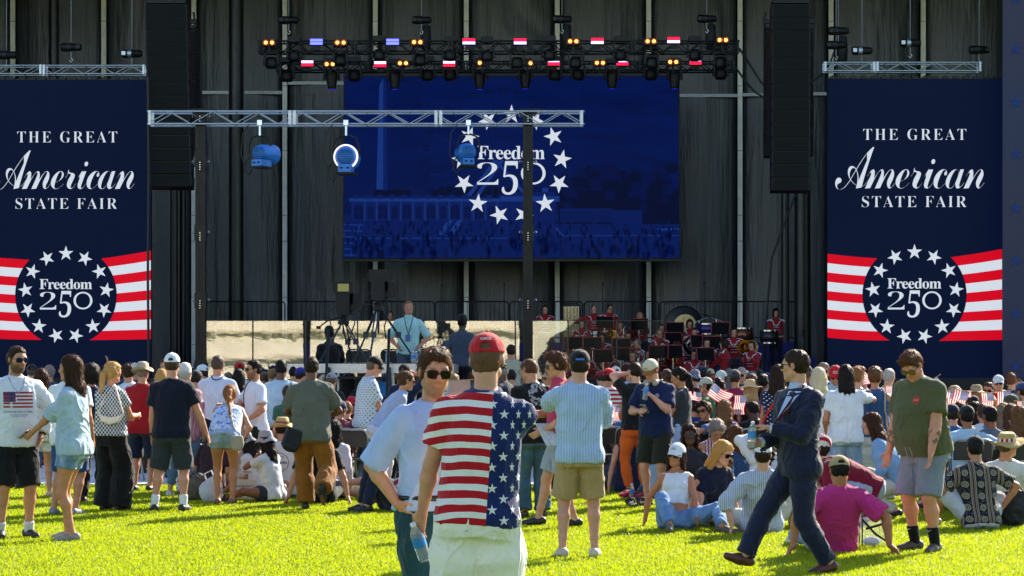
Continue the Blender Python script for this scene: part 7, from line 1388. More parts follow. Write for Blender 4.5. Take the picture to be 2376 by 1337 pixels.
CR = [
 ('man in a black cap and teal shirt seen from behind at the left', 73, 848, 33, 5, '4f8f92', '5a4a3c', 'buzz', cp('0c0d10')), ('person with curly grey hair left of the long haired woman', 115, 853, 34, 10, '3a4454', '8a8078', 'curly'), ('dark haired person low behind the brown bob', 94, 864, 35, 0, '6a2030'), ('person in a grey cap right of the long haired woman', 222, 850, 36, 0, '1f3a5a', '3a2c20', 'fade', cp('4a4c52')),
 ('person in a black cap right of the waving hand', 268, 846, 36, 5, '243a5c', '2a1d14', 'fade', cp('15171c')), ('person in a white cap with a green badge', 313, 845, 34, -5, '4a4456', '2a1d14', 'fade', cp('b9bcb8')), ('person in a dark cap left of the white cap', 303, 843, 37, 0, '26303f', '2a1d14', 'fade', cp('20242a')),
 ('man facing the camera between the bush hat and the white cap', 383, 836, 34, 180, '3a2a30', '5a3a24', 'short'), ('woman with blonde hair behind the bush hat man', 374, 862, 30, 0, '8f9aa8', 'b8945c', 'long', None, 'f'), ('man in a dark cap and grey tee right of the navy tee man', 455, 862, 29, -10, '39453f', '2a1d14', 'fade', cp('2c3034')), ('man in a pale cap tilted left of the white shirt man', 470, 849, 33, 60, '20304e', '3a2c20', 'fade', cp('c9d2d8')), ('person with dark skin behind the pale cap', 446, 858, 36, 20, '2a3452', '16110e', 'buzz', None, 'm', '6a4630'),
 ('woman with long black hair in a red dress right of the white shirt man', 553, 862, 29.5, 0, '9c1426', '0f0c0b', 'long', None, 'f'), ('person in a red cap behind the long black hair', 556, 842, 33, 0, 'c9ccd4', '17110d', 'fade', cp('a81018')), ('person with short grey hair and a dark collar', 528, 868, 36, 0, '2c3240', '6a625a'), ('man with cropped brown hair and a white tee left of the flat top man', 612, 866, 34, 0, 'c8ccd4', '5c4c40', 'buzz'), ('person with sandy hair and glasses left of the flat top man', 630, 860, 36, -30, '3a4a64', '8a7048', 'short', None, 'm', 'c49a80', True),
 ('man with dark hair right of the flat top man', 682, 852, 33, 0, 'b9c3cf', '1a1310'), ('man in a royal blue cap in profile, right of the flat top man', 697, 855, 31, -55, '2c2a34', '2a1d14', 'fade', cp('1a2a78')), ('person with brown hair right behind the bald head', 722, 834, 36, 0, 'b3bfce', '4f3826'), ('person in a straw visor right of the bald man', 752, 872, 33, 10, 'aab7c8', '8a7a62', 'short', cp('b5a98c')), ('man in a grey camouflage cap right of the bald man', 768, 868, 31, -15, '14181f', '6a5648', 'buzz', cp('8d8f94')),
 ('person with a dark cap and grey green shirt below the taller tripod', 840, 843, 34, 0, '59625e', '14110f', 'short', cp('16171a')), ('woman with long dark hair by the steps of the platform', 808, 868, 33, -20, '2a2c34', '120e0c', 'long', None, 'f'), ('white haired man in a bright blue tee', 867, 847, 33, -10, '2f7ec0', 'b9b4ac'), ('person in a black cap left of the sunglasses man', 985, 850, 34, 10, '2a3038', '2a1d14', 'fade', cp('121317')), ('person with fair hair just left of the sunglasses man', 958, 872, 35, 0, '4a5668', '8a6a44', 'short', None, 'f'),
 ('bearded man in a camouflage cap facing left behind the red cap', 1168, 844, 30, 60, '1a2436', '8a8580', 'fade', ('cap', None), 'm', '5a3a28'), ('person with dark hair right of the camouflage cap', 1188, 862, 33, 0, '5a1c28', '2a1d14'), ('man in a navy suit jacket left of the striped shirt man', 1268, 848, 32, 5, '0e1838', '3c2e26', 'short', None, 'm', 'c09078', None, 0, None, None, 1.9), ('person with dark brown hair at the foot of the right tower', 1215, 866, 37, 0, '8a2030', '2c1f17'), ('grey haired man with glasses bent behind the curly haired man', 1278, 864, 27, 120, '4a5260', '7a7068', 'short', None, 'm', 'b98468', True), ('person with sandy hair between the two nearest men', 1055, 872, 30, 0, '9aa6b8', '8a7450', 'short'), ('person with curly brown hair beside the beige shirt man', 1098, 870, 34, 0, '3a4458', '5a3f28', 'curly'),
 ('man in a dark red cap behind the red cap in the flag shirt', 1395, 862, 32, 0, 'b9bec8', '3a2c20', 'fade', cp('7a1428')), ('man in a red cap and flag striped shirt right of the striped shirt man', 1412, 858, 28.5, -30, 'd9d6d4', '2a1d14', 'fade', cp('c01020'), 'm', 'b07c5c', True, .2, ('hstripe', 'b01424', .06, 0)), ('person in a white and orange backward cap', 1430, 853, 33, 0, '1c2c4a', '2a1d14', 'fade', cp('c9c6c2')), ('balding man in glasses and a pale blue shirt facing right', 1462, 848, 30, -40, '93accb', '1a1512', 'buzz', None, 'm', 'a8765a', True), ('person with brown hair right of the balding man', 1478, 862, 34, 0, '6a5f5a', '3a2a1e'),
 ('man in a brown cap right of the cream cap teenager', 1548, 860, 30, -20, '4a3428', '5a3a24', 'fade', cp('3a2620')), ('woman in sunglasses with black hair facing back', 1566, 872, 29.6, 170, '26222a', '100c0b', 'long', None, 'f', 'b98a72', True), ('woman with straight dark hair left of the flag bucket hat', 1593, 868, 31, 0, '1d3a2e', '17110e', 'long', None, 'f'), ('person in a stars and stripes bucket hat', 1612, 862, 30.5, 5, '142038', '3a2c20', 'fade', ('bucket', None)), ('man in a navy cap with a small flag patch', 1632, 852, 33, 20, '1d2a44', '2a1d14', 'fade', cp('10203e')), ('person with dark hair right below the navy flag cap', 1640, 868, 34, 0, '2a3038', '1a1310'), ('person in a bright red cap below the pale cap', 1658, 875, 35, 0, '3a2026', '2a1d14', 'fade', cp('c4121e')), ('man in an olive and white mesh cap and sunglasses', 1640, 880, 28.6, 70, '1f6a48', '17110d', 'fade', cp('a8aa98'), 'm', 'a8765a', True), ('person in a pale cap with a green brim', 1675, 863, 31, 150, '2c4a3e', '2a1d14', 'fade', cp('b9c2b4'), 'm', 'b98468', True), ('person with dark wavy hair behind the waving flag', 1665, 884, 29, 0, '5a2032', '14100d', 'wavy', None, 'f'),
 ('person with grey hair and a white top with a dark strap', 1692, 862, 33, 0, 'c3ccd6', '6a6864', 'wavy', None, 'f'), ('man in a grey cap and raspberry tee seen from behind', 1706, 861, 29, 0, '8a1f48', '3a2c20', 'fade', cp('3f4448'), 'm', 'b98468', None, .3), ('grey haired man with glasses looking right', 1720, 857, 32, 150, '2c3440', '9a9690', 'short', None, 'm', 'bb8a70', True), ('person in a teal blue cap behind the straw sun hat', 1746, 864, 34, 0, '3a4454', '2a1d14', 'fade', cp('2f4a5a')), ('person with a black beanie by the blue riser', 1763, 863, 36, 0, '20242e', '100c0b', 'short', ('beanie', '101116')), ('person in a navy lettered cap left of the suited man', 1781, 868, 33, 0, '1c2438', '2a1d14', 'fade', cp('14224c')), ('woman in sunglasses with a brown headband behind the sun hat', 1746, 874, 30, 160, '6a5a58', '5a4030', 'bob', None, 'f', 'b98468', True), ('woman in a straw sun hat with a black band', 1742, 885, 27.8, 10, '35608a', 'b9a070', 'long', ('sunhat', 'c3a878'), 'f'), ('man with close black curls and a dark shirt, looking right', 1770, 873, 27.9, -25, '1d2128', '100c0b', 'short', None, 'm', '5a3a28'), ('person in a pink tee with black curls left of the suited man', 1799, 880, 27.2, 0, '9c2f62', '140f0d', 'curly', None, 'm', '7a5038'), ('girl with a blue hair bow facing back', 1695, 938, 27.4, 175, 'b84a6a', '5a3a24', 'long', None, 'f'),
 ('man in a dark cap with a loose strap behind the suited man', 1872, 850, 30, 0, '26303a', '6a5648', 'buzz', cp('1c1e20'), 'm', '8a5c44'), ('grey haired man in mirrored sunglasses and a blue tee', 1911, 846, 29, 175, '3a66b0', '7a756e', 'short', None, 'm', 'b98468', True), ('person in a black cap with a blonde ponytail', 1897, 884, 27, -20, 'c3c6cc', 'b9935c', 'pony', cp('121317'), 'f'), ('tall man with tousled light brown hair behind the white tee man', 1988, 858, 25.6, -35, '5a7490', '8a623a', 'tuft', None, 'm', 'c49478'), ('person with dark hair right of the tousled man', 2003, 868, 30, 0, 'b9a8b0', '1c1512'), ('old man with sunglasses on his head in a white polo', 2060, 860, 28, -25, 'd3d6dc', 'b4b0a8', 'buzz', None, 'm', 'c9947c'), ('person in a white cap right of the olive tee man', 2145, 892, 30, 0, '7a8494', '2a1d14', 'fade', cp('c4c6d4')), ('person in a faded blue cap under the leaning flag', 2170, 894, 29.5, 0, '8a8f9a', '2a1d14', 'fade', cp('41618c')), ('woman with short grey blonde hair facing right', 2212, 900, 30, -40, '8aa2b4', '98917e', 'bob', None, 'f'), ('person in a beige sun hat with a brown band', 2266, 895, 29.5, 0, '7d6a54', 'a58f68', 'long', ('sunhat', 'a08a68'), 'f'),
 ('man in wrap sunglasses looking right over the flags', 2292, 890, 30, 160, '2a2c34', '3a2a1c', 'short', None, 'm', 'b98468', True), ('man in glasses, a white and blue cap and a red tee with a necklace', 2318, 874, 29.5, 160, 'a81420', '8a7a68', 'fade', cp('c9cad0'), 'm', 'bd8a70', True), ('man with wavy brown hair in a navy polo, back turned', 2347, 871, 31, -10, '121a36', '6a452a', 'tuft', None, 'm', 'c08a6c'), ('person in a blue cap and maroon shirt at the right edge', 2376, 889, 29, 40, '3a1424', '2a1d14', 'fade', cp('24406a')), ('man in an olive cap and sky blue tee bending his head right', 2345, 918, 26.4, -60, '2f7dbd', '6a5648', 'buzz', cp('3f4234'), 'm', 'c08c74', True), ('person with brown hair raised hand near the right edge', 2362, 885, 33, 170, 'b09a8c', '7a5a3a', 'short', None, 'f'), ('woman with dark hair low behind the vertical flag', 2262, 938, 26.5, 0, '2a2230', '22160f', 'long', None, 'f'), ('dark haired person right of the grey tee man', 2322, 955, 25.4, 0, '1c2236', '14100d', 'short'),
 ('person with dark hair behind the navy cap in the blue chair row', 1650, 940, 29.2, 0, '4a5a78', '100c0b', 'short', cp('0f1a36')), ('woman with a messy bun next to the wavy haired woman', 1640, 945, 28.3, 10, '6a5a54', '9a7a4c', 'bun', None, 'f'), ('person with black hair seated behind the raised flags at left', 1432, 935, 29.5, 0, '16171c', '15100d', 'short', cp('1a2448')), ('kneeling person in a blue top seated far left on the lawn', 30, 1050, 26.5, 20, '3f78a8', '3a2616', 'long', None, 'f'),
]
for r in CR:
    a = list(r)
    if a[8:9] and a[8] and a[8][1] is None: a[8] = (a[8][0], cloth('10182a', ('blot', '8a8038', 22, .55)) if a[8][0] == 'cap' else cloth('0f2257', ('flaghat',)))
    crowd(*a)
for r in [
 ('seated woman in a yellow top with a dark ponytail, low in the middle rows', 1500, 938, 28.8, 0, 'c9a23a', '1a120e', 'pony', None, 'f'), ('seated man in a white tee and navy cap left of the blue headed bow girl', 1560, 932, 29.4, 0, 'd3d6dc', '2a1d14', 'fade', cp('121c40')), ('seated person in a red cap and grey top below the flag bucket hat', 1598, 936, 30, 0, '7a7f88', '2a1d14', 'fade', cp('b81220')), ('seated woman with grey hair and a turquoise top in the middle rows', 1630, 926, 30.4, 0, '2f9aa0', '98948c', 'bob', None, 'f'), ('seated man in a light blue shirt and straw hat in the middle rows', 1525, 915, 31, 0, '9fbbd8', '5a4a3c', 'fade', ('straw', 'b8a070')), ('seated man in a white cap and navy polo right of the pink tee', 1822, 925, 28.6, 0, '16264c', '2a1d14', 'fade', cp('d6d8dc')), ('seated woman in a coral top near the suited man', 1775, 930, 28.8, 0, 'c8584c', '2c1c12', 'long', None, 'f'), ('seated man in a white shirt behind the suited man', 1850, 915, 30, 0, 'ccd3de', '17120e', 'short'),
 ('seated person in a lavender tee behind the pale blue polo', 2196, 935, 27.4, 0, '9a92c8', '3a2618', 'bun', None, 'f'), ('seated man in a black cap and white tee in the right rows', 2256, 920, 28.4, 0, 'd6d8dc', '2a1d14', 'fade', cp('15161a')), ('seated woman in a red tee with fair hair in the right rows', 2300, 922, 28.8, 0, 'b01a28', 'b0905c', 'long', None, 'f'), ('seated man in a navy polo and grey cap in the right rows', 2352, 915, 29, 0, '18284e', '2a1d14', 'fade', cp('8a8d92')), ('seated person in a white sun hat in the right rows', 2325, 908, 30.4, 0, '5a7aa0', 'a58f68', 'short', ('sunhat', 'd0ccc0')),
 ('seated woman in a teal top with dark hair left of the maroon shirt', 752, 940, 29, 0, '2a7a7c', '17110e', 'bob', None, 'f'), ('seated man in a red tee and white cap beyond the maroon shirt', 772, 918, 31, 0, 'b01824', '2a1d14', 'fade', cp('d6d8dc')), ('seated man in a pale green shirt in the left rows', 690, 925, 31, 0, 'a3b8a0', '4a3828', 'short'), ('seated person in a navy cap and white top in the left rows', 470, 920, 31.5, 0, 'd3d6dc', '2a1d14', 'fade', cp('131f42')), ('seated woman in a red white patterned top at the left', 340, 940, 31, 0, 'd8d3d0', '4a3020', 'bob', None, 'f', 'bb8a6c', None, 0, ('blot', 'b02030', 8, .55)),
 ('person in a white tee and red cap beyond the curly haired man', 1440, 868, 33, 0, 'd6d8de', '2a1d14', 'fade', cp('bc1420')), ('person in a sky blue tee beyond the brown cap', 1530, 868, 34, 0, '4a90cc', '3a2a1c', 'short'), ('person in a white shirt and khaki cap beyond the navy flag cap', 1648, 858, 37, 0, 'd0d4da', '2a1d14', 'fade', cp('a89a78')), ('person in a white cap beyond the raspberry tee', 1730, 862, 38, 0, '3a5a90', '2a1d14', 'fade', cp('dcdde0'))]: crowd(*r)
for px, D, l in ((1502, 27.6, 'folding chair left of the cream cap teenager'), (1590, 27.8, 'folding chair behind the pale jeans'), (1830, 26.2, 'folding chair behind the suited man'), (2200, 25.6, 'folding chair right behind the olive tee man'), (2330, 23.2, 'folding chair right of the grey tee man'), (757, 26.4, 'folding chair left of the maroon shirt sitter'), (700, 27.6, 'folding chair hidden behind the bald man')): folding_chair(((px-CX)/FPX*D, D, 0), 0, l, 'silver', 'silver framed folding chairs of the audience')
# one waving hand, one operator, the platform man and the guards
person('arm waver whose raised hand shows against the left banner', 240, 36, 0, 1.62, skin='b98468', hair='3a2c20', style='short', top=tee('4a5464'), low=pants('2a3040'), rh=(.06, .1, 2.0), coarse=False, vox=.012)
pm_ = person('man in a pale aqua shirt with a badge standing hands on hips behind the platform', 948, 35.6, 182, 1.80, pz=1.04, skin='bd8468', hair='7a5f48', style='short', head=(8, -6, 0), top=tee('a6d2d4', sleeve=.98, hem=-.08, loose=.8, collar=True), low=pants('3c4454'), lh=(-.2, .1, 1.0), rh=(.2, .1, 1.0), lp=(-1, -.5, 0), rp=(1, -.5, 0), vox=.013)
strap(pm_, [(-.07, .02, 1.53), (-.05, .13, 1.4), (.0, .16, 1.22)], .006, blackc, 'lanyard'); strap(pm_, [(.07, .02, 1.53), (.05, .13, 1.4), (.0, .16, 1.22)], .006, blackc, 'lanyard'); MB().box((.01, .17, 1.16), (.085, .006, .12)).build('badge', mat('badge_blue', '3a5a94', .4), pm_.o)
tag(MB().box((at(948, 0, 35.6).x, 36, .52), (1.2, 1.2, 1.02)).build('riser', blackc), 'low black riser under the man in the aqua shirt', 'riser')
person('camera operator in black clothes bent behind the lower tripod', 768, 36.4, 20, 1.72, pz=.78, skin='6a4a38', hair='0c0b0b', style='short', hat=('beanie', '0b0b0d'), lean=12, hip=(0, 0, .80), top=longs('0a0a0c', hem=-.15), low=pants('0c0c10'), rh=(.2, .5, 1.1), lh=(-.1, .4, 1.0), coarse=True)
person('man in a black beanie and slate shirt left of the flag polo cap', 1072, 36.5, -25, 1.74, pz=.86, skin='3a2a22', hair='0c0b0b', style='short', hat=('beanie', '0f1014'), top=tee('3f4a5c', sleeve=.7), low=pants('14161c'), coarse=True)
tag(MB().box((at(1072, 0, 36.5).x, 36.6, .42), (.8, .8, .84)).build('riser', blackc), 'small black riser under the man in the black beanie', 'riser')
person('man in a beige polo seen from behind left of the right tower', 1186, 36, 5, 1.77, pz=.30, skin='b98468', hair='2c2018', style='fade', top=tee('a8a892', sleeve=.7, collar=True), low=pants('2a2c30'), coarse=True)
tag(MB().box((at(1186, 0, 36).x, 36, .14), (.9, .9, .28)).build('riser', blackc), 'low black step under the man in the beige polo', 'riser')
# --- the band
REDC = '860b18'; redm = cloth(REDC, None, .8, tr=0); navyc = cloth('0d1532', None, .8, tr=0); braid = mat('white_braid', 'cfd2da', .7); brass = mat('brass', 'b08a3a', .2, 1); silver = mat('silver_plate', 'aab0b8', .15, 1)
def musician(label, px, yt, D, yaw, hair='241a14', style='fade', sex='m', skin='b98a70', seat=True, head=(0, 10, 0), shade=None, base=None, **k):
    zt = EYE+(HY-yt)/FPX*D; kw = dict(skin=skin, hair=hair, style=style, sex=sex, head=head, shade=shade, clear=True, coarse=True, vox=.017, top=dict(m=redm, sleeve=1.92, hem=-.12, ease=.022, loose=.6, collar=True, name='red_coat'), low=dict(m=navyc, length=1.97), shoe='0c0c0e', group='musicians in red coats on the stage'); kw.update(k)
    if seat:
        kk = dict(CH); kk['hip'] = (0, 0, .53); kk.update(kw); kk.setdefault('lh', (-.1, .38, .95)); kk.setdefault('rh', (.12, .36, .9)); g = person(label, px, D, yaw, 1.7, pz=zt-1.36, **kk)
    else: g = person(label, px, D, yaw, 1.76, pz=zt-1.76, **kw)
    u, s, n = g.u, g.rs, g.f; c = lambda a, t, d: Vector(g.p0+u*g.L*t+s*a+n*d)
    b = MB(); b.path([c(-.17, .93, .03), c(-.09, .86, .12), c(0, .6, .155), c(.08, .74, .15), c(.1, .9, .11), c(.17, .93, .03)], .013, 5)
    for sx in (-1, 1): b.path([c(sx*.08, .99, 0), c(sx*.22, .93, -.01), c(sx*.25, .87, 0)], .022, 5)
    for t in (.72, .6, .48, .36): b.tube(c(-.09, t, .14), c(.09, t, .14), .006, n=5)
    b.build('white_braid', braid, g.o)
    if not seat: MB().path([c(math.cos(a*math.pi/8)*.19, .16, math.sin(a*math.pi/8)*.15) for a in range(17)], .028, 5).build('white_belt', braid, g.o)
    return g
mu = [('musician in red behind the taller tripod', 905, 722, 56.5, 180, {}), ('young musician in red standing just right of the truss tower', 1265, 710, 56.8, 180, dict(seat=False)), ('musician in red reaching out an arm beside the tubular bells', 1378, 709, 57, 180, dict(seat=False, rh=(.55, .2, 1.3), style='buzz')), ('musician in red with glasses beside the arm reaching one', 1413, 707, 57, 185, dict(seat=False, shade=True, head=(20, 15, 0))), ('fair haired woman musician behind a music stand', 1485, 726, 57.4, 180, dict(sex='f', hair='a8875c', style='wavy')), ('musician with red hair behind the first music stand', 1338, 772, 53.6, 180, dict(hair='6a3a20')), ('musician holding a horn behind the second music stand', 1397, 773, 53.8, 180, dict(style='bob', sex='f')), ('musician in glasses seated at centre of the band', 1457, 770, 53.5, 180, dict(shade=True)), ('grey haired musician seated in profile facing left', 1482, 787, 52.2, 120, dict(hair='7a726a')), ('older musician in glasses playing a horn, tallest of the seated middle row', 1531, 764, 53, 170, dict(shade=True, hair='6a625a')), ('musician at the back beside the gong', 1535, 752, 55.5, 180, {}), ('woman musician with a bob turned left behind a stand', 1573, 793, 51.2, 120, dict(sex='f', style='bob', hair='3a2416')), ('pale musician with a large horn below the gong', 1611, 761, 53.6, 175, {}), ('bald musician with hands folded in his lap', 1640, 786, 51.6, 178, dict(style='buzz', lh=(-.02, .4, .68), rh=(.03, .4, .66))), ('musician hidden behind the red edged music stand on the right', 1663, 768, 54, 180, dict(skin='8a5c44')), ('woman musician in profile with a clarinet, facing left', 1682, 788, 51, 70, dict(sex='f', style='bob', hair='2a1a12', lh=(-.1, .4, .62))), ('tall musician with a brass euphonium at the right', 1703, 761, 53, 175, {}), ('musician playing a bassoon behind the black cap', 1389, 811, 50.4, 178, {}), ('musician in profile right of the bassoon player', 1421, 809, 50.6, 130, {}), ('small woman musician between the music stands', 1537, 791, 52, 180, dict(sex='f', style='bun')), ('musician half hidden at the left of the clear glass', 1312, 812, 50.8, 170, {}), ('woman musician in red standing alone at the right of the band', 1800, 718, 56.4, 180, dict(seat=False, sex='f', style='bob', hair='120d0b', lh=(-.05, .25, 1.05), rh=(.05, .25, 1.05)))]
mu += [('musician in red left of the standing drummers, half behind the bells', 1350, 742, 56, 180, {}), ('woman musician in red seated high right of the centre', 1600, 742, 56, 180, dict(sex='f', style='bob', hair='3a2416')), ('musician in red at the far right of the front row', 1745, 792, 51.5, 150, {}), ('musician in red beside the pale musician', 1590, 775, 53.4, 185, dict(hair='4a3424')), ('musician in red in the front row left of the bobbed woman', 1505, 812, 50.6, 175, {}), ('musician in red in the front row behind the cream cap', 1468, 815, 50.3, 170, dict(hair='5a3a20')), ('musician in red in the front row right of the bobbed woman', 1610, 812, 50.8, 185, dict(shade=True)), ('musician in red high between the two drummers and the gong', 1440, 745, 56.2, 180, dict(hair='4a3424'))]
for l, px, yt, D, yw, kw in mu:
    g = musician(l, px, yt, D, yw, **kw)
    if kw.get('seat', True):
        zs = g.o.location.z+.46; c = folding_chair((g.o.location.x-.05*math.sin(R(yw))*-1, D+.04, g.o.location.z), R(yw), 'black chair under the '+l.split(' behind')[0].split(',')[0], 'black', 'black chairs of the band')
        zb = 1.425 if D < 55 else 2.02
        if g.o.location.z-zb > .06: tag(MB().box((g.o.location.x, D-.12, (zb+g.o.location.z)/2), (1.0, 1.15, g.o.location.z-zb-.01)).build('riser', bluesk), 'small blue riser under the '+l.split(' behind')[0].split(',')[0], 'riser', 'small blue risers of the band')
    elif g.o.location.z > 2.0: pass
def music_stand(px, py, D, label, tilt=12, turn=0):
    z = at(px, py, D).z; root = empty('music_stand', (at(px, 0, D).x, D, z), label, 'music stand', 'black music stands of the band'); M_ = Matrix.Rotation(R(turn), 3, 'Z') @ Matrix.Rotation(R(-tilt), 3, 'X')
    MB().box((0, 0, 0), (.48, .02, .32), M_).build('desk', mat('stand_black', '09090b', .8, spec=.1), root); b = MB()
    for c, d in (((0, .0, .167), (.5, .03, .018)), ((.247, 0, 0), (.016, .03, .34)), ((-.247, 0, 0), (.016, .03, .34))): b.box(M_ @ Vector(c), d, M_)
    b.build('red_edge', mat('red_trim', '8a101c', .6), root); MB().tube((0, .05, -.15), (0, .05, -.95), .013).build('post', silver, root)
    b = MB()
    for t in range(3): b.tube((0, .05, -.9), (.25*math.cos(t*2.1+.5), .05+.25*math.sin(t*2.1+.5), -1.02), .01)
    b.build('foot', blackm, root)
for i, (px, py, D, tn) in enumerate(((1403, 748, 56.3, 0), (1483, 753, 56.7, 0), (1330, 796, 53, 0), (1375, 797, 53, 0), (1442, 800, 52.6, 0), (1566, 762, 54.8, 0), (1563, 786, 53.2, 20), (1562, 816, 50.6, 12), (1622, 792, 52.6, 22), (1672, 762, 53.8, -18), (1652, 795, 52.6, 0), (1528, 817, 50.4, -15), (1637, 822, 50.6, 20), (1440, 822, 51.2, 10), (1400, 826, 49.8, 14), (1345, 830, 49.6, -8))):
    music_stand(px, py, D, 'music stand %s' % ['before the two standing drummers', 'hiding the fair haired woman', 'of the red haired musician', 'of the horn player by the bells', 'at the centre of the clear glass', 'beside the gong', 'with a turquoise sheet left of the large horn', 'of the bobbed woman', 'of the pale musician', 'tilted, highest on the right', 'left of the euphonium', 'left of the bobbed woman', 'before the bald musician', 'behind the cream cap', 'right of the bassoon', 'beside the black cap'][i], 14, tn)
def horn(px, py, D, r, m, label, tilt=0):
    root = empty('brass_horn', at(px, py, D), label, 'horn', 'brass instruments of the band'); Mx = Matrix.Rotation(R(tilt), 3, 'Y') @ Matrix.Rotation(R(90), 3, 'X')
    MB().lathe([(r, .12), (r*.93, .11), (r*.5, -.02), (r*.25, -.12), (r*.18, -.3)], (0, 0, 0), Mx, 20).build('bell', m, root); b = MB()
    for q in (.9, .7): b.path([(math.cos(a*.5)*r*q+r*.9, .1, math.sin(a*.5)*r*q) for a in range(14)], .014, 6)
    for i in range(3): b.tube((r*.6+i*.05, .05, -.1), (r*.6+i*.05, .05, .1), .018)
    b.build('tubing', m, root)
horn(1462, 832, 51.4, .22, silver, 'silver horn with a round bell behind the clear glass'); horn(1606, 803, 52.7, .26, silver, 'large silver horn bell below the gong'); horn(1728, 806, 52.4, .2, brass, 'brass euphonium with a dark bell at the right of the band', 25); horn(1556, 834, 50.9, .16, brass, 'small gold horn under the bobbed woman'); horn(1415, 775, 53.4, .1, brass, 'trumpet bell beside the horn player')
o = MB().tube((0, 0, 0), (.45, 0, -1.15), .03, .035, 10).tube((-.03, 0, .04), (0, 0, 0), .045, .03, 10).build('bassoon', mat('bassoon_wood', '24110c', .3)); MB().lathe([(.03, -.02), (.045, 0), (.03, .02)], (-.02, 0, .03), None, 10).build('bell_ring', braid, o); o.location = at(1377, 812, 50.2); tag(o, 'dark bassoon slanting before the musician in the black cap gap', 'bassoon')
def gong():
    c = at(1587, 752, 57.3); root = empty('gong', c, 'large round gong hanging in a silver frame', 'gong'); Mx = Matrix.Rotation(R(90), 3, 'X')
    b = MB().lathe([(0, .03), (.2, .03), (.22, .015), (.5, .01), (.56, -.04)], (0, 0, -.03), Mx, 36); b.build('disc', mat('dark_bronze', '2b2a28', .35, .8), root); MB().lathe([(0, .034), (.33, .03)], (.03, -.012, -.05), Mx, 30).build('polished_centre', mat('pale_bronze', 'b09a6a', .4, .5, nz=.3, nscale=8), root)
    a, b_ = at(1545, 703, 57.3)-c, at(1629, 703, 57.3)-c; MB().tube(a, b_, .018).tube(a, a-Vector((0, 0, 1.4)), .014).tube(b_, b_-Vector((0, 0, 1.4)), .014).ball(a, .035, 8).ball(b_, .035, 8).build('frame', mat('dull_steel', '4a4c52', .4, .6), root)
    MB().tube((-.2, 0, .5), (-.2, 0, a.z), .006).tube((.2, 0, .5), (.2, 0, a.z), .006).build('cord', rubber, root)
gong()
c = at(1325, 745, 57.6); root = empty('tubular_bells', c, 'tubular bells in a dark frame right of the truss tower', 'tubular bells')
for i in range(11): MB().tube((-.2+i*.041, 0, .42), (-.2+i*.041, 0, -.5-.0*i), .015).build('bell_tube', mat('pale_brass', 'b8a98a', .25, .9), root)
MB().path([(-.3, 0, -.9), (-.3, 0, .3), (-.22, 0, .5), (.2, 0, .5), (.28, 0, .35), (.28, 0, -.9)], .02).box((0, .05, .44), (.5, .04, .05)).box((0, .05, -.5), (.5, .04, .04)).build('frame', blackm, root)
def drum(px, py, D, r, h, m, label):
    root = MB().lathe([(0, h/2), (r, h/2), (r, -h/2), (0, -h/2)], n=22).build('drum', m); root.location = at(px, py, D); MB().lathe([(r*1.03, h/2+.01), (r*1.03, h/2-.03)], n=22).lathe([(r*1.03, -h/2+.03), (r*1.03, -h/2-.01)], n=22).build('hoop', silver, root); b = MB()
    for t in range(3): b.tube((r*.6*math.cos(t*2.1), r*.6*math.sin(t*2.1), -h/2), (r*.9*math.cos(t*2.1), r*.9*math.sin(t*2.1), -h/2-.7), .013)
    b.build('stand', blackm, root); tag(root, label, 'drum', 'drums of the band')
drum(1378, 776, 56.6, .19, .14, silver, 'small silver snare drum before the arm reaching musician'); drum(1725, 778, 56, .28, .4, mat('copper', '7a4a34', .3, .8), 'copper kettle drum right of the euphonium player'); drum(1785, 782, 55.6, .26, .36, mat('drum_shell', '1a1c22', .4), 'dark tall drum below the standing woman musician'); drum(1640, 764, 56.4, .34, .3, mat('purple_drum', '2a1a5a', .3), 'violet bass drum right of the gong')
def mic(px, yt, D, zb, label):
    a = at(px, yt, D); root = MB().tube((0, 0, zb-a.z+.03), (0, 0, -.12), .012).build('microphone_stand', blackm); MB().tube((0, 0, -.14), (0, 0, .0), .016).ball((0, 0, .03), .035, 8).build('microphone', darkm, root); MB().lathe([(0, .03), (.14, .02), (.15, 0)], (0, 0, zb-a.z+.0), n=14).build('base', blackm, root); root.location = a; tag(root, label, 'microphone', 'tall microphones along the stage')
for px, yt, l in ((1026, 664, 'tall microphone left of the beanie man'), (1170, 661, 'tall microphone left of the right truss tower'), (1272, 660, 'tall microphone right of the right truss tower'), (1398, 660, 'tall microphone behind the standing drummers'), (1522, 660, 'tall microphone left of the gong'), (1634, 659, 'tall microphone right of the gong')): mic(px, yt, 58.6, 2.46, l)
def boom(px, py, D, dx, label):
    root = empty('cymbal_stand', at(px, py, D), label, 'cymbal stand', 'cymbal and boom stands'); MB().tube((0, 0, 0), (0, 0, -1.2), .014).tube((-dx, 0, -.1), (dx, 0, .12), .011).build('pole', silver, root); MB().lathe([(.0, .02), (.04, .015), (.2, 0)], (dx, 0, .13), Matrix.Rotation(R(12), 3, 'Y'), 18).build('cymbal', brass, root)
boom(1622, 745, 56.2, .3, 'cymbal stand right of the gong'); boom(1662, 742, 56.6, -.3, 'cymbal stand slanting left of the tilted music stand'); boom(1447, 764, 55.8, .1, 'slim cymbal stand between the drummers and the fair haired woman')
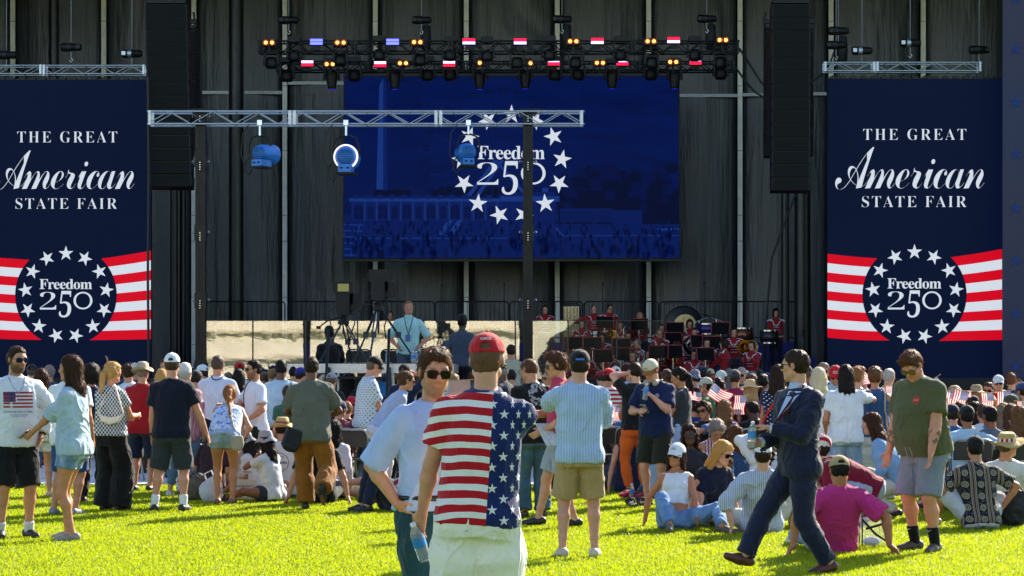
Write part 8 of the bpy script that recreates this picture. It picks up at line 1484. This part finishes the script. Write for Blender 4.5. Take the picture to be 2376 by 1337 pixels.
# hand flags
for a in ((1611, 920, 34, 28, 0, 'flag with level stripes behind the ponytail woman', 1, True), (1670, 916, 52, 27.6, 28, 'large flag swept sideways over the wavy haired woman', 1, False, 2), (1716, 940, 44, 27.2, 90, 'flag hanging upright left of the straw sun hat', 1, False, 1), (2006, 880, 40, 29.4, 0, 'flag between the tousled man and the old man', 1, False, 3), (2068, 920, 48, 25.2, 90, 'flag hanging upright behind the olive tee man', 1, False, 1), (2290, 935, 46, 25.8, 90, 'flag hanging upright above the black cap man, all its stars showing', 1, False, 0), (2226, 934, 56, 25.9, 98, 'flag drooping left of the upright flag', 1, False, 2),
          (2240, 916, 26, 28.2, 0, 'small starry flag under the grey blonde woman', 1, False, 4), (2330, 934, 52, 27, 84, 'flag partly hidden by the olive cap', 1, False, 2), (2176, 900, 46, 27.2, 58, 'narrow flag leaning beside the faded blue cap', 1, False, 5), (2368, 950, 36, 25.6, 95, 'flag cut by the right edge', 1, False, 1), (1427, 960, 34, 28, 90, 'flag behind the blue shirted sitter', 1, False, 2), (2205, 930, 44, 26.3, 92, 'flag folded behind the neck of the olive tee man', 1, False, 3)):
    flag(a[0], a[1], a[2], a[3], a[4], a[5], *a[6:])
# things on the grass
def soft(name, px, D, size, m, label, cat, seed=0, rz=0, z=0):
    F = Field(.05); F.ell((0, 0, size[2]*.45), (size[0]*.5, size[1]*.5, size[2]*.5)).ell((size[0]*.15, 0, size[2]*.7), (size[0]*.3, size[1]*.35, size[2]*.35)).plane((0, 0, 0), (0, 0, -1)); V, Q = F.mesh(.014); V = V+vnormals(V, Q)*(vnoise(V+seed, 14)*.02+vnoise(V+seed, 40)*.008)[:, None]
    o = link_mesh(name, V, Q, m, smooth=True); o.location = ((px-CX)/FPX*D, D, z); o.rotation_euler = (0, 0, rz); return tag(o, label, cat)
plast = cloth('dfe3e8', None, .4, tr=.45)
def loop(o, pts, r, m, nm='handle'): MB().path(pts, r).build(nm, m, o)
o = soft('plastic_bag', 490, 24.3, (.30, .22, .3), plast, 'white plastic carrier bag on the grass by the bending girl', 'bag', 1); loop(o, [(-.05, 0, .26), (-.08, 0, .36), (0, .02, .4), (.05, 0, .28)], .01, plast)
o = soft('plastic_bag', 1697, 22.6, (.42, .25, .2), plast, 'crumpled white plastic bag right of the child in red', 'bag', 4); loop(o, [(-.15, 0, .14), (-.2, 0, .24), (-.1, .02, .24), (-.06, 0, .16)], .012, plast)
tb = soft('backpack', 452, 24.6, (.3, .2, .34), mat('camo_bag', '5a5246', .8, nz=.5, nscale=14), 'brown grey backpack on the grass behind the white socks', 'backpack', 2); loop(tb, [(-.05, -.08, .3), (0, -.12, .36), (.06, -.08, .3)], .01, blackc)
tb = soft('backpack', 2345, 20.6, (.36, .22, .38), mat('charcoal_bag', '14181f', .7, bump=.3), 'charcoal backpack on the grass right of the patterned shirt man', 'backpack', 3, R(-20)); loop(tb, [(.04, -.06, .36), (.1, -.08, .43), (.14, -.05, .36)], .01, blackc)
t = MB().box((0, 0, .13), (.30, .14, .26)).build('tote_bag', mat('canvas', 'cfc8b8', .85, bump=.2)); t.location = ((568-CX)/FPX*24.9, 24.9, 0); tag(t, 'cream printed tote bag in the picnic group', 'bag')
for x in (-.01, .03): MB().path([(-.08, -.07+x*3, .26), (-.06, -.07+x*3, .34), (.06, -.07+x*3, .34), (.08, -.07+x*3, .26)], .007).build('handle', mat('canvas', ''), t)
for s_, w, h, x, z, c in (('drink', .14, .03, -.05, .2, 'print_navy'), ('earn', .15, .06, .02, .12, 'print_navy'), ('EAT', .09, .03, .07, .2, 'print_red'), ('2024', .1, .028, -.08, .14, 'print_red')):
    V2, F2 = fit(s_, w, h, 1, .015); link_mesh('lettering', [(x+v[0], -.0725, z+v[1]-.02) for v in V2], F2, mat(c, ''), t)
cb = empty('clear_bag', ((2030-CX)/FPX*18.3, 18.3, 0), 'clear plastic stadium bag with black piping on the grass', 'bag'); b = MB(); w, d, h = .13, .08, .29
for x in (-w, w): b.path([(x, -d, 0), (x, -d, h), (x, d, h), (x, d, 0), (x, -d, 0)], .007)
for y in (-d, d):
    for z in (.007, h): b.tube((-w, y, z), (w, y, z), .007)
b.path([(-w, -d-.005, h*.9), (-.02, -d-.04, h*.45), (w*.7, -d-.03, h*.2), (w, -d-.01, h*.6), (w*.3, -d-.05, h*.75), (-w*.8, -d-.03, h*.6)], .012); b.build('piping', blackc, cb)
pl, nb_, pp = new_mat('clear_vinyl'); pp.inputs['Base Color'].default_value = (.9, .93, .95, 1); pp.inputs['Roughness'].default_value = .1; pp.inputs['Alpha'].default_value = .22
MB().box((0, 0, h/2), (w*2-.01, d*2-.01, h-.01)).build('clear_wall', pl, cb); MB().ball((-.03, 0, .05), (.08, .05, .045), 8).build('contents', mat('towel', '8a9aae', .9), cb)
def sandal(px, D, label):
    o = MB().prism([(-.05, -.12), (.04, -.12), (.05, .05), (.03, .13), (-.03, .13), (-.05, .04)], (0, 0, .0), (1, 0, 0), (0, 1, 0), .025).build('sandal', rubber); MB().path([(-.045, -.02, .02), (-.03, .0, .07), (.03, .0, .07), (.045, -.02, .02)], .012).path([(-.04, .07, .02), (0, .06, .06), (.04, .07, .02)], .012).build('straps', blackc, o); o.location = ((px-CX)/FPX*D, D, .035); o.rotation_euler = (R(10), 0, R(20)); tag(o, label, 'sandal')
sandal(1464, 23.6, 'black sandal lying alone on the grass'); sandal(1489, 23.7, 'black sandal left of the pair before the white cap woman'); sandal(1499, 23.8, 'black sandal right of the pair before the white cap woman')
soft('bundle', 1457, 25.2, (.26, .18, .1), cloth('b01c24', ('blot', '1d2f8a', 8, .58)), 'red and blue bundled cloth on the grass by the navy dress woman', 'cloth', 6); soft('bundle', 1500, 24.9, (.3, .2, .09), cloth('8a1830'), 'crimson bag lying flat by the denim vest woman', 'bag', 8)
bottle(((1466-CX)/FPX*25, 25, .0), 'clear plastic bottle standing on the grass by the red bundle')
o = MB().box((0, 0, .012), (.42, .3, .02)).build('picnic_mat', cloth('6a5a48', ('vstripe', '3c3228', .05, 0))); o.location = ((1690-CX)/FPX*20.9, 20.9, .0); o.scale = (1.6, 1.4, 1); tag(o, 'dark striped mat on the grass under the crouching blonde woman', 'mat')
o = MB().box((0, 0, .012), (.26, .18, .018)).build('notebook', mat('plum_cover', '5a3a5c', .6)); o.location = ((1694-CX)/FPX*19.9, 19.9, .012); tag(o, 'plum notebook lying on the grass beside the striped shirt sitter', 'notebook')
